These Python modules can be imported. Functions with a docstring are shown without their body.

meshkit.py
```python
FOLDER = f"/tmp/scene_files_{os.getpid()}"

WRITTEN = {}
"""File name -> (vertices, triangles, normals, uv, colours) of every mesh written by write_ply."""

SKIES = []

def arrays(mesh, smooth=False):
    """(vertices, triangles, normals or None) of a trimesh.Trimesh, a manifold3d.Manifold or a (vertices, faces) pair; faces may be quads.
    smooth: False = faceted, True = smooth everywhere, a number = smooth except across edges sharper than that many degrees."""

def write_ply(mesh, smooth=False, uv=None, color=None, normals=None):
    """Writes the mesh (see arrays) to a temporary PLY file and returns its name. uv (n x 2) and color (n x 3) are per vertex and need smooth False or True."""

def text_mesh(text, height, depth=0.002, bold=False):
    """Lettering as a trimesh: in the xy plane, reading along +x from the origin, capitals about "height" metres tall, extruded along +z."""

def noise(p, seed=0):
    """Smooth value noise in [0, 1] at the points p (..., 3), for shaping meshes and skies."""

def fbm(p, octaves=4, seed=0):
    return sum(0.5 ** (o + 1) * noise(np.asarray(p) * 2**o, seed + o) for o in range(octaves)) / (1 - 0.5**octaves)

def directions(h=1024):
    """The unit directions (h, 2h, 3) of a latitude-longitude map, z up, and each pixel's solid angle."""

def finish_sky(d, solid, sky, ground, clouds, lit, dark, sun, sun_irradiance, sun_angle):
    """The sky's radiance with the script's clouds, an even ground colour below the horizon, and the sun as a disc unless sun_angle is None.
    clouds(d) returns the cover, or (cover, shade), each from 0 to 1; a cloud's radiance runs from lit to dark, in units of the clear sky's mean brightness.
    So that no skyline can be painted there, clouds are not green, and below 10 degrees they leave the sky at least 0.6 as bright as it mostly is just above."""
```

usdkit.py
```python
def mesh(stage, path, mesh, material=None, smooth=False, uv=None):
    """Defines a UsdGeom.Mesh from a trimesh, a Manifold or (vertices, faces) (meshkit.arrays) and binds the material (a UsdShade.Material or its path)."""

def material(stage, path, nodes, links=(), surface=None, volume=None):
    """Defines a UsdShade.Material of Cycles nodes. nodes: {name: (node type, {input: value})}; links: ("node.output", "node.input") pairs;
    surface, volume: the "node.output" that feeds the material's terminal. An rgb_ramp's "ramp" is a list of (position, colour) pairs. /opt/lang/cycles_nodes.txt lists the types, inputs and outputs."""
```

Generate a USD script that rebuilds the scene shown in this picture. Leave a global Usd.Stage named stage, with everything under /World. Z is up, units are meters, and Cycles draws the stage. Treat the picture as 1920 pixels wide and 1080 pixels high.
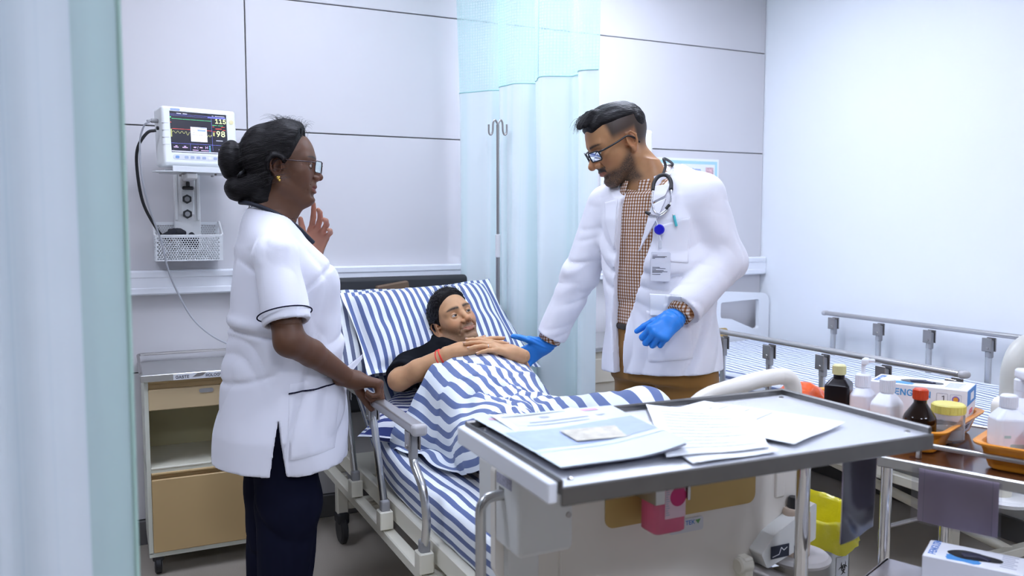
import math, random
import numpy as np, trimesh, manifold3d as m3, usdkit, meshkit
from meshkit import noise, fbm, text_mesh
import shapely, shapely.affinity
from shapely.geometry import Polygon, Point, box as sbox
from scipy.spatial import cKDTree
from pxr import Usd, UsdGeom, UsdLux, UsdShade, Sdf, Gf, Vt

random.seed(7)
stage = Usd.Stage.CreateInMemory()
UsdGeom.SetStageUpAxis(stage, "Z")
UsdGeom.SetStageMetersPerUnit(stage, 1.0)
WORLD = UsdGeom.Xform.Define(stage, "/World")
stage.SetDefaultPrim(WORLD.GetPrim())
UsdGeom.Scope.Define(stage, "/World/Looks")

# ------------------------------------------------------------------ camera, lights, exposure
CAM_H, YAW, PITCH, FPX = 1.32, math.radians(25.72), math.radians(-4.46), 1570.0
def _camera():
    cy, sy, cp, sp = math.cos(YAW), math.sin(YAW), math.cos(PITCH), math.sin(PITCH)
    w = np.array([sy * cp, cy * cp, sp]); r = np.array([cy, -sy, 0.0]); u = np.cross(r, w)
    cam = UsdGeom.Camera.Define(stage, "/World/camera")
    cam.CreateHorizontalApertureAttr(36.0)
    cam.CreateFocalLengthAttr(36.0 * FPX / 1920.0)
    cam.CreateFStopAttr(3.2)
    cam.CreateFocusDistanceAttr(2.75)
    cam.CreateClippingRangeAttr((0.05, 100.0))
    cam.CreateExposureAttr(EXPOSURE)
    m = Gf.Matrix4d(*r, 0, *u, 0, *(-w), 0, 0.0, 0.0, CAM_H, 1)
    cam.AddTransformOp().Set(m)
EXPOSURE = 0.24
_camera()
SKY = UsdLux.DomeLight.Define(stage, "/World/sky")          # daylight outside the closed room, seen through nothing here
SKY.CreateIntensityAttr(0.05); SKY.CreateColorAttr((0.75, 0.85, 1.0))
PANEL_LIGHT = (0.80, 0.868, 1.06)                            # cool white fluorescent
PANELS = [(2.10, 2.85, 24.0), (0.70, 2.80, 15.0), (-0.9, 2.3, 19.0), (1.30, 1.40, 14.0), (2.8, 0.7, 6.0), (0.0, -0.9, 34.0), (1.7, -1.1, 34.0)]  # last two are unseen fill lamps added behind the camera to brighten surfaces
CEIL = 2.72

# ------------------------------------------------------------------ materials
MATS = {}
def mat(name, color, rough=0.5, metallic=0.0, spec=0.5, grain=0.0, gscale=40.0, bump=0.0, bscale=60.0, bdist=0.002, sheen=0.0, trans=0.0, emit=None, estr=0.0, coat=0.0, alpha=None, ior=1.5, sss=0.0, brush=None):
    if name in MATS: return MATS[name]
    n = {"p": ("principled_bsdf", dict(base_color=color, roughness=rough, metallic=metallic, specular_ior_level=spec, ior=ior))}
    L = []
    p = n["p"][1]
    if sheen: p.update(sheen_weight=sheen, sheen_roughness=0.5)
    if trans: p.update(transmission_weight=trans)
    if coat: p.update(coat_weight=coat, coat_roughness=0.15)
    if sss: p.update(subsurface_weight=sss, subsurface_scale=0.006)
    if emit is not None: p.update(emission_color=emit, emission_strength=estr)
    if grain or bump or brush:
        n["tc"] = ("texture_coordinate", {})
    if grain:
        vec = "tc.object"
        if brush:
            n["mp"] = ("mapping", {"mapping_type": "point", "scale": brush}); L.append(("tc.object", "mp.vector")); vec = "mp.vector"
        n["nz"] = ("noise_texture", {"scale": gscale, "detail": 4.0, "roughness": 0.6})
        lo = tuple(c * (1 - grain) for c in color); hi = tuple(min(1, c * (1 + grain)) for c in color)
        n["rp"] = ("rgb_ramp", {"ramp": [(0.25, lo), (0.75, hi)]})
        L += [(vec, "nz.vector"), ("nz.fac", "rp.fac"), ("rp.color", "p.base_color")]
    if bump:
        n["nb"] = ("noise_texture", {"scale": bscale, "detail": 3.0})
        n["bp"] = ("bump", {"strength": bump, "distance": bdist})
        L += [("tc.object", "nb.vector"), ("nb.fac", "bp.height"), ("bp.normal", "p.normal")]
    if alpha is not None: p.update(alpha=alpha)
    MATS[name] = usdkit.material(stage, "/World/Looks/" + name, n, L, surface="p.BSDF")
    return MATS[name]

def tint_mat(name, rough=0.5, spec=0.4, sss=0.0, bump=0.0, bscale=300.0, bdist=0.0006, grain=0.0, gscale=200.0, sheen=0.0):
    """Base colour read from the mesh's own 'tint' primvar (what the thing is coloured, not how it is lit)."""
    if name in MATS: return MATS[name]
    n = {"a": ("attribute", {"attribute": "tint"}), "p": ("principled_bsdf", dict(roughness=rough, specular_ior_level=spec)), "tc": ("texture_coordinate", {})}
    L = []
    src = "a.color"
    if grain:
        n["nz"] = ("noise_texture", {"scale": gscale, "detail": 3.0})
        n["rp"] = ("rgb_ramp", {"ramp": [(0.3, (1 - grain,) * 3), (0.7, (1 + grain,) * 3)]})
        n["mx"] = ("mix_color", {"blend_type": "multiply", "fac": 1.0})
        L += [("tc.object", "nz.vector"), ("nz.fac", "rp.fac"), (src, "mx.a"), ("rp.color", "mx.b")]; src = "mx.result"
    L.append((src, "p.base_color"))
    if sss: n["p"][1].update(subsurface_weight=sss, subsurface_scale=0.008, subsurface_radius=(1.0, 0.35, 0.2))
    if sheen: n["p"][1].update(sheen_weight=sheen)
    if bump:
        n["nb"] = ("noise_texture", {"scale": bscale, "detail": 3.0}); n["bp"] = ("bump", {"strength": bump, "distance": bdist})
        L += [("tc.object", "nb.vector"), ("nb.fac", "bp.height"), ("bp.normal", "p.normal")]
    MATS[name] = usdkit.material(stage, "/World/Looks/" + name, n, L, surface="p.BSDF")
    return MATS[name]

def stripe_mat(name, period, white=(0.82, 0.86, 0.9), blue=(0.085, 0.13, 0.30), duty=0.42, axis="x", fine=0.0, rough=0.85):
    """Woven stripes in the cloth's own uv, metres."""
    if name in MATS: return MATS[name]
    n = {"uv": ("uvmap", {"attribute": "st"}), "s": ("separate_xyz", {}), "d": ("math", {"math_type": "divide", "value2": period}),
         "f": ("math", {"math_type": "fraction"}),
         "rp": ("rgb_ramp", {"ramp": [(0.0, white), (0.5 - duty / 2 - 0.015, white), (0.5 - duty / 2 + 0.015, blue), (0.5 + duty / 2 - 0.015, blue), (0.5 + duty / 2 + 0.015, white), (1.0, white)]}),
         "nz": ("noise_texture", {"scale": 900.0, "detail": 2.0}), "bp": ("bump", {"strength": 0.15, "distance": 0.0006}),
         "p": ("principled_bsdf", dict(roughness=rough, specular_ior_level=0.25, sheen_weight=0.15))}
    L = [("uv.UV", "s.vector"), ("s." + axis, "d.value1"), ("d.value", "f.value1"), ("f.value", "rp.fac"), ("rp.color", "p.base_color"), ("uv.UV", "nz.vector"), ("nz.fac", "bp.height"), ("bp.normal", "p.normal")]
    MATS[name] = usdkit.material(stage, "/World/Looks/" + name, n, L, surface="p.BSDF")
    return MATS[name]

# ------------------------------------------------------------------ the scene graph
USED = {}
def numbered(path):
    k = USED.get(path, 0); USED[path] = k + 1
    return path if k == 0 else "%s_%03d" % (path, k)

def tag(prim, label=None, cat=None, group=None, kind=None):
    p = prim.GetPrim() if hasattr(prim, "GetPrim") else prim
    for k, v in (("label", label), ("category", cat), ("group", group), ("kind", kind)):
        if v: p.SetCustomDataByKey(k, v)
    return prim

class Thing:
    def __init__(s, name, label=None, cat=None, loc=(0, 0, 0), rz=0.0, group=None, kind=None):
        s.path = numbered("/World/" + name); s.loc = np.array(loc, float); s.rz = rz
        x = UsdGeom.Xform.Define(stage, s.path); x.AddTranslateOp().Set(Gf.Vec3d(*map(float, loc)))
        if rz: x.AddRotateZOp().Set(float(rz))
        tag(x, label, cat, group, kind); s.prim = x.GetPrim()
        c, q = math.cos(math.radians(rz)), math.sin(math.radians(rz))
        s.R = np.array([[c, -q, 0], [q, c, 0], [0, 0, 1.0]])
    def local(s, v): return (np.asarray(v) - s.loc) @ s.R

class Part:
    def __init__(s, path, root, prim): s.path, s.root, s.prim = path, root, prim

def put(parent, name, mesh, material, smooth=30, label=None, uv=None, tint=None, world=False, kind=None):
    """ONE mesh prim. parent: None (top level), a Thing or a Part. world=True: the mesh is given in world coordinates."""
    path = numbered((parent.path if parent is not None else "/World") + "/" + name)
    if uv is not None or tint is not None:
        smooth = True if smooth else False
    if hasattr(mesh, "to_mesh"):
        mm = mesh.to_mesh(); mesh = trimesh.Trimesh(mm.vert_properties[:, :3], mm.tri_verts, process=False)
    elif isinstance(mesh, tuple):
        v, f = np.asarray(mesh[0], float), np.asarray(mesh[1], int)
        if f.shape[1] == 4: f = np.vstack([f[:, [0, 1, 2]], f[:, [0, 2, 3]]])
        mesh = trimesh.Trimesh(v, f, process=False)
    if world and parent is not None:
        root = parent.root if isinstance(parent, Part) else parent
        mesh = trimesh.Trimesh(root.local(mesh.vertices), mesh.faces, process=False)
    g = usdkit.mesh(stage, path, mesh, material, smooth=smooth, uv=uv)
    if tint is not None:
        UsdGeom.PrimvarsAPI(g).CreatePrimvar("tint", Sdf.ValueTypeNames.Color3fArray, "vertex").Set(Vt.Vec3fArray.FromNumpy(np.asarray(tint, np.float32)))
    if label or kind: tag(g, label, None, None, kind)
    root = parent.root if isinstance(parent, Part) else parent
    return Part(path, root, g.GetPrim())

def single(name, mesh, material, label, cat, group=None, smooth=30, uv=None, tint=None, kind=None):
    p = put(None, name, mesh, material, smooth, uv=uv, tint=tint); tag(p.prim, label, cat, group, kind); return p

def copy_of(src, label, loc, rz=0.0, group=None):
    base = src.path.split("/")[-1]
    path = numbered("/World/" + base)
    x = UsdGeom.Xform.Define(stage, path)
    x.GetPrim().GetReferences().AddInternalReference(src.path); x.GetPrim().SetInstanceable(True)
    x.ClearXformOpOrder(); x.AddTranslateOp().Set(Gf.Vec3d(*map(float, loc)))
    x.AddRotateZOp().Set(float(rz))
    d = src.prim.GetCustomData(); tag(x, label, d.get("category"), group or d.get("group"))
    return x

def struct(name, mesh, material, smooth=False):
    p = put(None, name, mesh, material, smooth); tag(p.prim, kind="structure"); return p

# ------------------------------------------------------------------ mesh builders
def cat(*ms):
    ms = [m for m in ms if m is not None]
    return trimesh.util.concatenate(ms) if len(ms) > 1 else ms[0]
def rotm(axis, deg): return trimesh.transformations.rotation_matrix(math.radians(deg), axis)
def mv(m, loc=(0, 0, 0), rx=0, ry=0, rz=0, s=None):
    m = m.copy()
    if s is not None: m.apply_scale(s)
    for a, d in (((1, 0, 0), rx), ((0, 1, 0), ry), ((0, 0, 1), rz)):
        if d: m.apply_transform(rotm(a, d))
    m.apply_translation(loc); return m
def bx(size, c=(0, 0, 0), b=0.0):
    """A box with chamfered edges."""
    h = np.array(size, float) / 2
    if b <= 0:
        m = trimesh.creation.box(size); m.apply_translation(c); return m
    b = min(b, h.min() * 0.95)
    pts = []
    for sx in (-1, 1):
        for sy in (-1, 1):
            for sz in (-1, 1):
                s = np.array([sx, sy, sz])
                for k in range(3):
                    q = h - b; q[k] = h[k]; pts.append(s * q)
    m = trimesh.convex.convex_hull(np.array(pts)); m.apply_translation(c); return m
def rbox(size, c=(0, 0, 0), r=0.01, n=5):
    """A box with rounded edges (hull of eight spheres)."""
    h = np.array(size, float) / 2; r = min(r, h.min() * 0.99)
    s = trimesh.creation.icosphere(2 if n > 4 else 1, r).vertices
    pts = np.vstack([s + np.array([x, y, z]) * (h - r) for x in (-1, 1) for y in (-1, 1) for z in (-1, 1)])
    m = trimesh.convex.convex_hull(pts); m.apply_translation(c); return m
def bounds_box(x0, x1, y0, y1, z0, z1, b=0.0): return bx((x1 - x0, y1 - y0, z1 - z0), ((x0 + x1) / 2, (y0 + y1) / 2, (z0 + z1) / 2), b)
def tube(pts, r, sides=12, closed=False, caps=True):
    p = np.asarray(pts, float); n = len(p)
    if closed: t = np.roll(p, -1, 0) - np.roll(p, 1, 0)
    else: t = np.gradient(p, axis=0)
    t /= np.linalg.norm(t, axis=1, keepdims=True) + 1e-12
    a = np.cross(t[0], [0, 0, 1.0] if abs(t[0][2]) < 0.9 else [1.0, 0, 0]); a /= np.linalg.norm(a)
    A = []
    for i in range(n):
        a = a - t[i] * (a @ t[i]); a /= np.linalg.norm(a) + 1e-12; A.append(a)
    A = np.array(A); B = np.cross(t, A); R = np.broadcast_to(r, (n,))
    ang = np.arange(sides) * 2 * np.pi / sides
    v = (p[:, None] + R[:, None, None] * (np.cos(ang)[None, :, None] * A[:, None] + np.sin(ang)[None, :, None] * B[:, None])).reshape(-1, 3)
    m = n if closed else n - 1
    i, j = np.meshgrid(np.arange(m), np.arange(sides), indexing="ij"); i2 = (i + 1) % n; j2 = (j + 1) % sides
    q = np.stack([i * sides + j, i * sides + j2, i2 * sides + j2, i2 * sides + j], -1).reshape(-1, 4)
    f = np.vstack([q[:, [0, 1, 2]], q[:, [0, 2, 3]]])
    if caps and not closed:
        k = len(v); v = np.vstack([v, p[0], p[-1]]); jj = np.arange(sides); j2 = (jj + 1) % sides
        f = np.vstack([f, np.stack([np.full(sides, k), j2, jj], 1), np.stack([np.full(sides, k + 1), (n - 1) * sides + jj, (n - 1) * sides + j2], 1)])
    return trimesh.Trimesh(v, f, process=False)
def rod(a, b, r, sides=14, r2=None):
    a, b = np.array(a, float), np.array(b, float)
    e = min(0.12 * np.linalg.norm(b - a), 0.25 * r)
    d = (b - a) / np.linalg.norm(b - a); r2 = r if r2 is None else r2
    return tube([a, a + d * 1e-5, a + d * e, b - d * e, b - d * 1e-5, b], [r * 0.8, r * 0.8, r, r2, r2 * 0.8, r2 * 0.8], sides)
def path(pts, fillet, n=6, closed=False):
    """Rounds the corners of a polyline."""
    P = [np.array(p, float) for p in pts]; out = []
    N = len(P)
    for i in range(N):
        if not closed and i in (0, N - 1): out.append(P[i]); continue
        a, b, c = P[(i - 1) % N], P[i], P[(i + 1) % N]
        d = min(fillet, np.linalg.norm(a - b) * 0.49, np.linalg.norm(c - b) * 0.49)
        p0, p1 = b + (a - b) / np.linalg.norm(a - b) * d, b + (c - b) / np.linalg.norm(c - b) * d
        for t in np.linspace(0, 1, n): out.append((1 - t) ** 2 * p0 + 2 * t * (1 - t) * b + t * t * p1)
    return np.array(out)
def bezier(pts, n=24):
    """Catmull-Rom through the points."""
    p = np.array(pts, float); p = np.vstack([2 * p[0] - p[1], p, 2 * p[-1] - p[-2]]); out = []
    k = max(2, n // (len(p) - 3))
    for i in range(1, len(p) - 2):
        for t in np.linspace(0, 1, k, endpoint=False):
            a, b, c, d = p[i - 1:i + 3]
            out.append(0.5 * (2 * b + (c - a) * t + (2 * a - 5 * b + 4 * c - d) * t * t + (3 * b - a - 3 * c + d) * t ** 3))
    out.append(p[-2]); return np.array(out)
def lathe(prof, n=28, c=(0, 0, 0)):
    prof = np.array(prof, float); k = len(prof); ang = np.arange(n) * 2 * np.pi / n
    v = np.stack([prof[:, 0][:, None] * np.cos(ang), prof[:, 0][:, None] * np.sin(ang), np.repeat(prof[:, 1][:, None], n, 1)], -1).reshape(-1, 3)
    i, j = np.meshgrid(np.arange(k - 1), np.arange(n), indexing="ij"); j2 = (j + 1) % n
    q = np.stack([i * n + j, i * n + j2, (i + 1) * n + j2, (i + 1) * n + j], -1).reshape(-1, 4)
    m = trimesh.Trimesh(v + np.array(c), np.vstack([q[:, [0, 1, 2]], q[:, [0, 2, 3]]]), process=False)
    return m
def rrect(x0, y0, x1, y1, r, n=5):
    r = min(r, (x1 - x0) / 2.001, (y1 - y0) / 2.001)
    return sbox(x0 + r, y0 + r, x1 - r, y1 - r).buffer(r, quad_segs=n)
def ext(poly, h, c=(0, 0, 0), bev=0.0):
    """Extrudes a shapely polygon along +z; bev chamfers the top edge."""
    polys = getattr(poly, "geoms", [poly]); out = []
    for g in polys:
        if g.is_empty: continue
        if bev > 0:
            mani = lambda gg, z0, hh, s: None
            out.append(_bevel(g, h, bev))
        else: out.append(trimesh.creation.extrude_polygon(g, h, engine="earcut"))
    m = cat(*out); m.apply_translation(c); return m
def _bevel(g, h, b):
    cs = lambda gg: m3.CrossSection([np.array(gg.exterior.coords)[:-1]] + [np.array(i.coords)[:-1] for i in gg.interiors], m3.FillRule.EvenOdd)
    body = m3.Manifold.extrude(cs(g), h - b)
    steps = [body]
    for k, (f, z) in enumerate(((0.3, 0.55), (1.0, 1.0))):
        s = g.buffer(-b * f)
        for q in getattr(s, "geoms", [s]):
            if not q.is_empty: steps.append(m3.Manifold.extrude(cs(q), h - b + b * z))
    mm = m3.Manifold.batch_boolean(steps, m3.OpType.Add).to_mesh()
    return trimesh.Trimesh(mm.vert_properties[:, :3], mm.tri_verts, process=False)
def to_man(m): return m3.Manifold(m3.Mesh(np.asarray(m.vertices, np.float32), np.asarray(m.faces, np.uint32)))
def from_man(m):
    q = m.to_mesh(); return trimesh.Trimesh(q.vert_properties[:, :3], q.tri_verts, process=False)
def diff(a, *bs):
    r = to_man(a)
    for b in bs: r = r - to_man(b)
    return from_man(r)
def yz(m, c=(0, 0, 0)):
    """xy drawing -> stands up facing -y (x right, y up), thickness towards +y."""
    m = m.copy(); m.apply_transform(np.array([[1, 0, 0, 0], [0, 0, 1, 0], [0, 1, 0, 0], [0, 0, 0, 1.0]])); m.faces = m.faces[:, ::-1]; m.apply_translation(c); return m
def sheet(P, thick=0.0):
    """(nu,nv,3) grid -> mesh; thick gives it a back side."""
    nu, nv = P.shape[:2]; v = P.reshape(-1, 3)
    i, j = np.meshgrid(np.arange(nu - 1), np.arange(nv - 1), indexing="ij")
    q = np.stack([i * nv + j, (i + 1) * nv + j, (i + 1) * nv + j + 1, i * nv + j + 1], -1).reshape(-1, 4)
    if thick == 0: return trimesh.Trimesh(v, np.vstack([q[:, [0, 1, 2]], q[:, [0, 2, 3]]]), process=False)
    du = np.gradient(P, axis=0); dv = np.gradient(P, axis=1); n = np.cross(du, dv); n /= np.linalg.norm(n, axis=-1, keepdims=True) + 1e-12
    v2 = (P - n * thick).reshape(-1, 3); k = len(v)
    rim = [(i * nv, (i + 1) * nv) for i in range(nu - 1)][::-1]
    e = []
    for i in range(nu - 1): e.append((i * nv, (i + 1) * nv)); e.append(((i + 1) * nv + nv - 1, i * nv + nv - 1))
    for j in range(nv - 1): e.append((j + 1, j)); e.append(((nu - 1) * nv + j, (nu - 1) * nv + j + 1))
    e = np.array(e); side = np.stack([e[:, 1], e[:, 0], e[:, 0] + k, e[:, 1] + k], 1)
    q = np.vstack([q, q[:, ::-1] + k, side])
    return trimesh.Trimesh(np.vstack([v, v2]), np.vstack([q[:, [0, 1, 2]], q[:, [0, 2, 3]]]), process=False)
# ------------------------------------------------------------------ the room
X0, X1, Y0, Y1 = -4.2, 3.353, -5.6, 3.70
wall_white = mat("wall_white", (0.86, 0.88, 0.91), 0.55, bump=0.08, bscale=220.0)
panel_paint = mat("panel_paint", (0.66, 0.645, 0.665), 0.5, spec=0.35, bump=0.05, bscale=300.0)
joint_dark = mat("panel_joint", (0.16, 0.15, 0.14), 0.8)
floor_vinyl = mat("floor_vinyl", (0.40, 0.355, 0.30), 0.42, grain=0.10, gscale=260.0)
ceil_white = mat("ceiling_white", (0.62, 0.62, 0.62), 0.8)
base_grey = mat("baseboard_grey", (0.13, 0.125, 0.125), 0.45)
plastic_white = mat("plastic_white", (0.80, 0.80, 0.80), 0.35)
trim_white = mat("trim_white", (0.83, 0.85, 0.90), 0.35)
steel = mat("steel_brushed", (0.62, 0.62, 0.61), 0.30, metallic=1.0, grain=0.06, gscale=60.0, brush=(1, 60, 60))
steel_dark = mat("steel_satin", (0.42, 0.40, 0.39), 0.36, metallic=1.0)
chrome = mat("chrome", (0.78, 0.78, 0.78), 0.10, metallic=1.0)
alu = mat("aluminium_rail", (0.50, 0.48, 0.47), 0.33, metallic=0.85)
cream_paint = mat("cream_paint", (0.76, 0.73, 0.62), 0.35)
white_abs = mat("white_board_plastic", (0.80, 0.76, 0.69), 0.38)
beige_panel = mat("beige_panel", (0.52, 0.35, 0.11), 0.5)
black_rubber = mat("black_rubber", (0.015, 0.015, 0.017), 0.5)
black_plastic = mat("black_plastic", (0.02, 0.02, 0.022), 0.35)
grey_plastic = mat("grey_plastic", (0.30, 0.30, 0.31), 0.45)
paper = mat("paper_white", (0.86, 0.88, 0.92), 0.7)
ink_dark = mat("ink_dark", (0.06, 0.06, 0.09), 0.7)
ink_grey = mat("ink_grey", (0.45, 0.47, 0.55), 0.7)
ink_blue = mat("ink_blue", (0.05, 0.18, 0.55), 0.6)
ink_red = mat("ink_red", (0.70, 0.06, 0.14), 0.6)

struct("floor", bounds_box(X0, X1, Y0, Y1, -0.05, 0.0), floor_vinyl)
struct("ceiling", bounds_box(X0, X1, Y0, Y1, CEIL, CEIL + 0.05), ceil_white)
ward_paint = mat("ward_paint", (0.42, 0.40, 0.37), 0.7)
struct("wall_left", bounds_box(X0 - 0.1, X0, Y0, Y1, 0, CEIL), ward_paint)
struct("wall_right", bounds_box(X1, X1 + 0.1, Y0, Y1 + 0.1, 0, CEIL), wall_white)
struct("wall_front", bounds_box(X0, X1, Y0 - 0.1, Y0, 0, CEIL), ward_paint)
wb = Thing("wall_back", kind="structure")
put(wb, "backing", bounds_box(X0, X1, Y1, Y1 + 0.1, 0, CEIL), joint_dark)
zs = [0.10, 0.712, 1.08, 1.708, 2.263, CEIL]; xs = [X0, -2.2, -0.83, 0.543, 1.92, X1]
for k in range(len(zs) - 1):
    for j in range(len(xs) - 1):
        put(wb, "panel", bounds_box(xs[j] + 0.0025, xs[j + 1] - 0.0025, Y1 - 0.012, Y1, zs[k] + 0.0025, zs[k + 1] - 0.0025, 0.0015), panel_paint, smooth=False)
struct("baseboard_back", bounds_box(X0, X1, Y1 - 0.03, Y1 - 0.012, 0.0, 0.10, 0.003), base_grey)
struct("baseboard_right", bounds_box(X1 - 0.016, X1, Y0, Y1 - 0.03, 0.0, 0.10, 0.003), base_grey)
rail = cat(bounds_box(X0, X1 - 0.002, Y1 - 0.062, Y1 - 0.012, 1.030, 1.062, 0.006), bounds_box(X0, X1 - 0.002, Y1 - 0.058, Y1 - 0.012, 1.060, 1.098), bounds_box(X0, X1 - 0.002, Y1 - 0.062, Y1 - 0.012, 1.096, 1.128, 0.006))
struct("trim_1", rail, trim_white)
for i, (x, y, e) in enumerate(PANELS):
    where = ["over the aisle between the beds", "over the occupied bed", "over the near left bay", "over the foot of the occupied bed", "near the camera at right", "added behind the camera as fill light", "added at the rear right as fill light"][i]
    t = Thing("ceiling_light", "square white ceiling panel lamp " + where, "ceiling lamp", (x, y, CEIL), group="ceiling panel lamps")
    fr = ext(sbox(-0.32, -0.32, 0.32, 0.32).difference(sbox(-0.29, -0.29, 0.29, 0.29)), 0.02, (0, 0, -0.02))
    put(t, "frame", fr, plastic_white)
    put(t, "diffuser", bx((0.58, 0.58, 0.006), (0, 0, -0.009)), mat("lamp_%d" % i, (0.9, 0.9, 0.9), emit=PANEL_LIGHT, estr=e), label="glowing diffuser")

# floor tile joint lines near the far bed
# ------------------------------------------------------------------ poster and wall fittings behind the doctor
po = Thing("poster", "pale blue bordered notice on the wall behind the doctor's shoulder", "poster", (2.82, Y1 - 0.012, 1.50))
put(po, "sheet", bounds_box(-0.26, 0.215, -0.004, 0.0, -0.17, 0.165), paper)
bd = sbox(-0.25, -0.16, 0.203, 0.152).difference(sbox(-0.236, -0.146, 0.189, 0.136))
put(po, "border", yz(ext(bd, 0.0006), (0, -0.0046, 0)), mat("poster_blue", (0.42, 0.70, 0.86), 0.6), label="light blue border")
put(po, "lettering", mv(yz(text_mesh("Regions", 0.011, 0.0005), (0.035, -0.0048, 0.102))), ink_blue)
put(po, "picture", yz(cat(ext(sbox(0.125, 0.06, 0.178, 0.12), 0.0005)), (0, -0.0047, 0)), mat("poster_pic", (0.75, 0.45, 0.48), 0.6, grain=0.5, gscale=70.0), label="small pink and blue picture")
put(po, "text_block", yz(cat(*[ext(sbox(-0.2 + 0.0, 0.07 - 0.02 * k, 0.1 - 0.03 * (k % 3), 0.074 - 0.02 * k), 0.0005) for k in range(9)]), (0, -0.0047, 0)), ink_grey)
ds = Thing("wall_dispenser", "white rounded wall dispenser showing behind the doctor's neck", "dispenser", (2.505, Y1 - 0.012, 1.66))
put(ds, "body", rbox((0.085, 0.08, 0.17), (0, -0.04, 0.05), 0.018), plastic_white)
put(ds, "nozzle", rod((0, -0.05, -0.034), (0, -0.05, -0.06), 0.012), grey_plastic)
gp = Thing("wall_outlet", "grey and white gas outlet panel on the wall behind the doctor's chin", "wall panel", (2.33, Y1 - 0.012, 1.53))
put(gp, "plate", bounds_box(-0.06, 0.09, -0.02, 0, -0.10, 0.06, 0.004), plastic_white)
for k in range(3): put(gp, "slot", bounds_box(-0.045, 0.075, -0.0215, -0.018, -0.08 + 0.05 * k, -0.055 + 0.05 * k, 0.001), mat("outlet_grey", (0.42, 0.42, 0.40), 0.5))
sq = Thing("bedhead_locker", "cream and olive locker by the wall half hidden behind the curtain and the doctor", "cabinet", (2.12, 3.40, 0))
put(sq, "body", bounds_box(-0.2, 0.2, -0.2, 0.22, 0.08, 0.74, 0.006), mat("locker_cream", (0.72, 0.66, 0.55), 0.5))
put(sq, "door", bounds_box(-0.18, 0.18, -0.215, -0.2, 0.10, 0.40, 0.004), mat("locker_tan", (0.48, 0.40, 0.22), 0.5))
put(sq, "drawer", bounds_box(-0.18, 0.18, -0.215, -0.2, 0.60, 0.71, 0.004), mat("locker_cream", None))
put(sq, "top", bounds_box(-0.215, 0.215, -0.22, 0.23, 0.74, 0.765, 0.004), steel)
for s_ in (-1, 1): put(sq, "caster", cat(mv(lathe([(0, -0.01), (0.035, -0.01), (0.035, 0.01), (0, 0.01)], 16), (s_ * 0.17, -0.15, 0.035), ry=90), rod((s_ * 0.17, -0.15, 0.03), (s_ * 0.17, -0.15, 0.085), 0.01)), black_rubber)

# ------------------------------------------------------------------ bedside cabinet at left
bc_frame = mat("cabinet_frame", (0.72, 0.74, 0.64), 0.4)
bc_tan = mat("cabinet_tan", (0.60, 0.42, 0.20), 0.45, spec=0.4)
bc_tan_l = mat("cabinet_tan_light", (0.66, 0.51, 0.30), 0.45)
bc_in = mat("cabinet_inside", (0.52, 0.47, 0.27), 0.5)
t = Thing("bedside_cabinet", "tan and cream bedside cabinet with open shelf behind the standing woman in white tunic", "cabinet", (0.315, 3.32, 0))
W2, D = 0.215, 0.345
put(t, "body", cat(bounds_box(-W2, -W2 + 0.014, 0, D, 0.085, 0.742), bounds_box(W2 - 0.014, W2, 0, D, 0.085, 0.742), bounds_box(-W2, W2, 0, D, 0.072, 0.088), bounds_box(-W2, W2, 0.002, D, 0.392, 0.404)), bc_frame)
put(t, "back_panel", bounds_box(-W2 + 0.014, W2 - 0.014, D - 0.012, D, 0.088, 0.742), bc_in)
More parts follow.
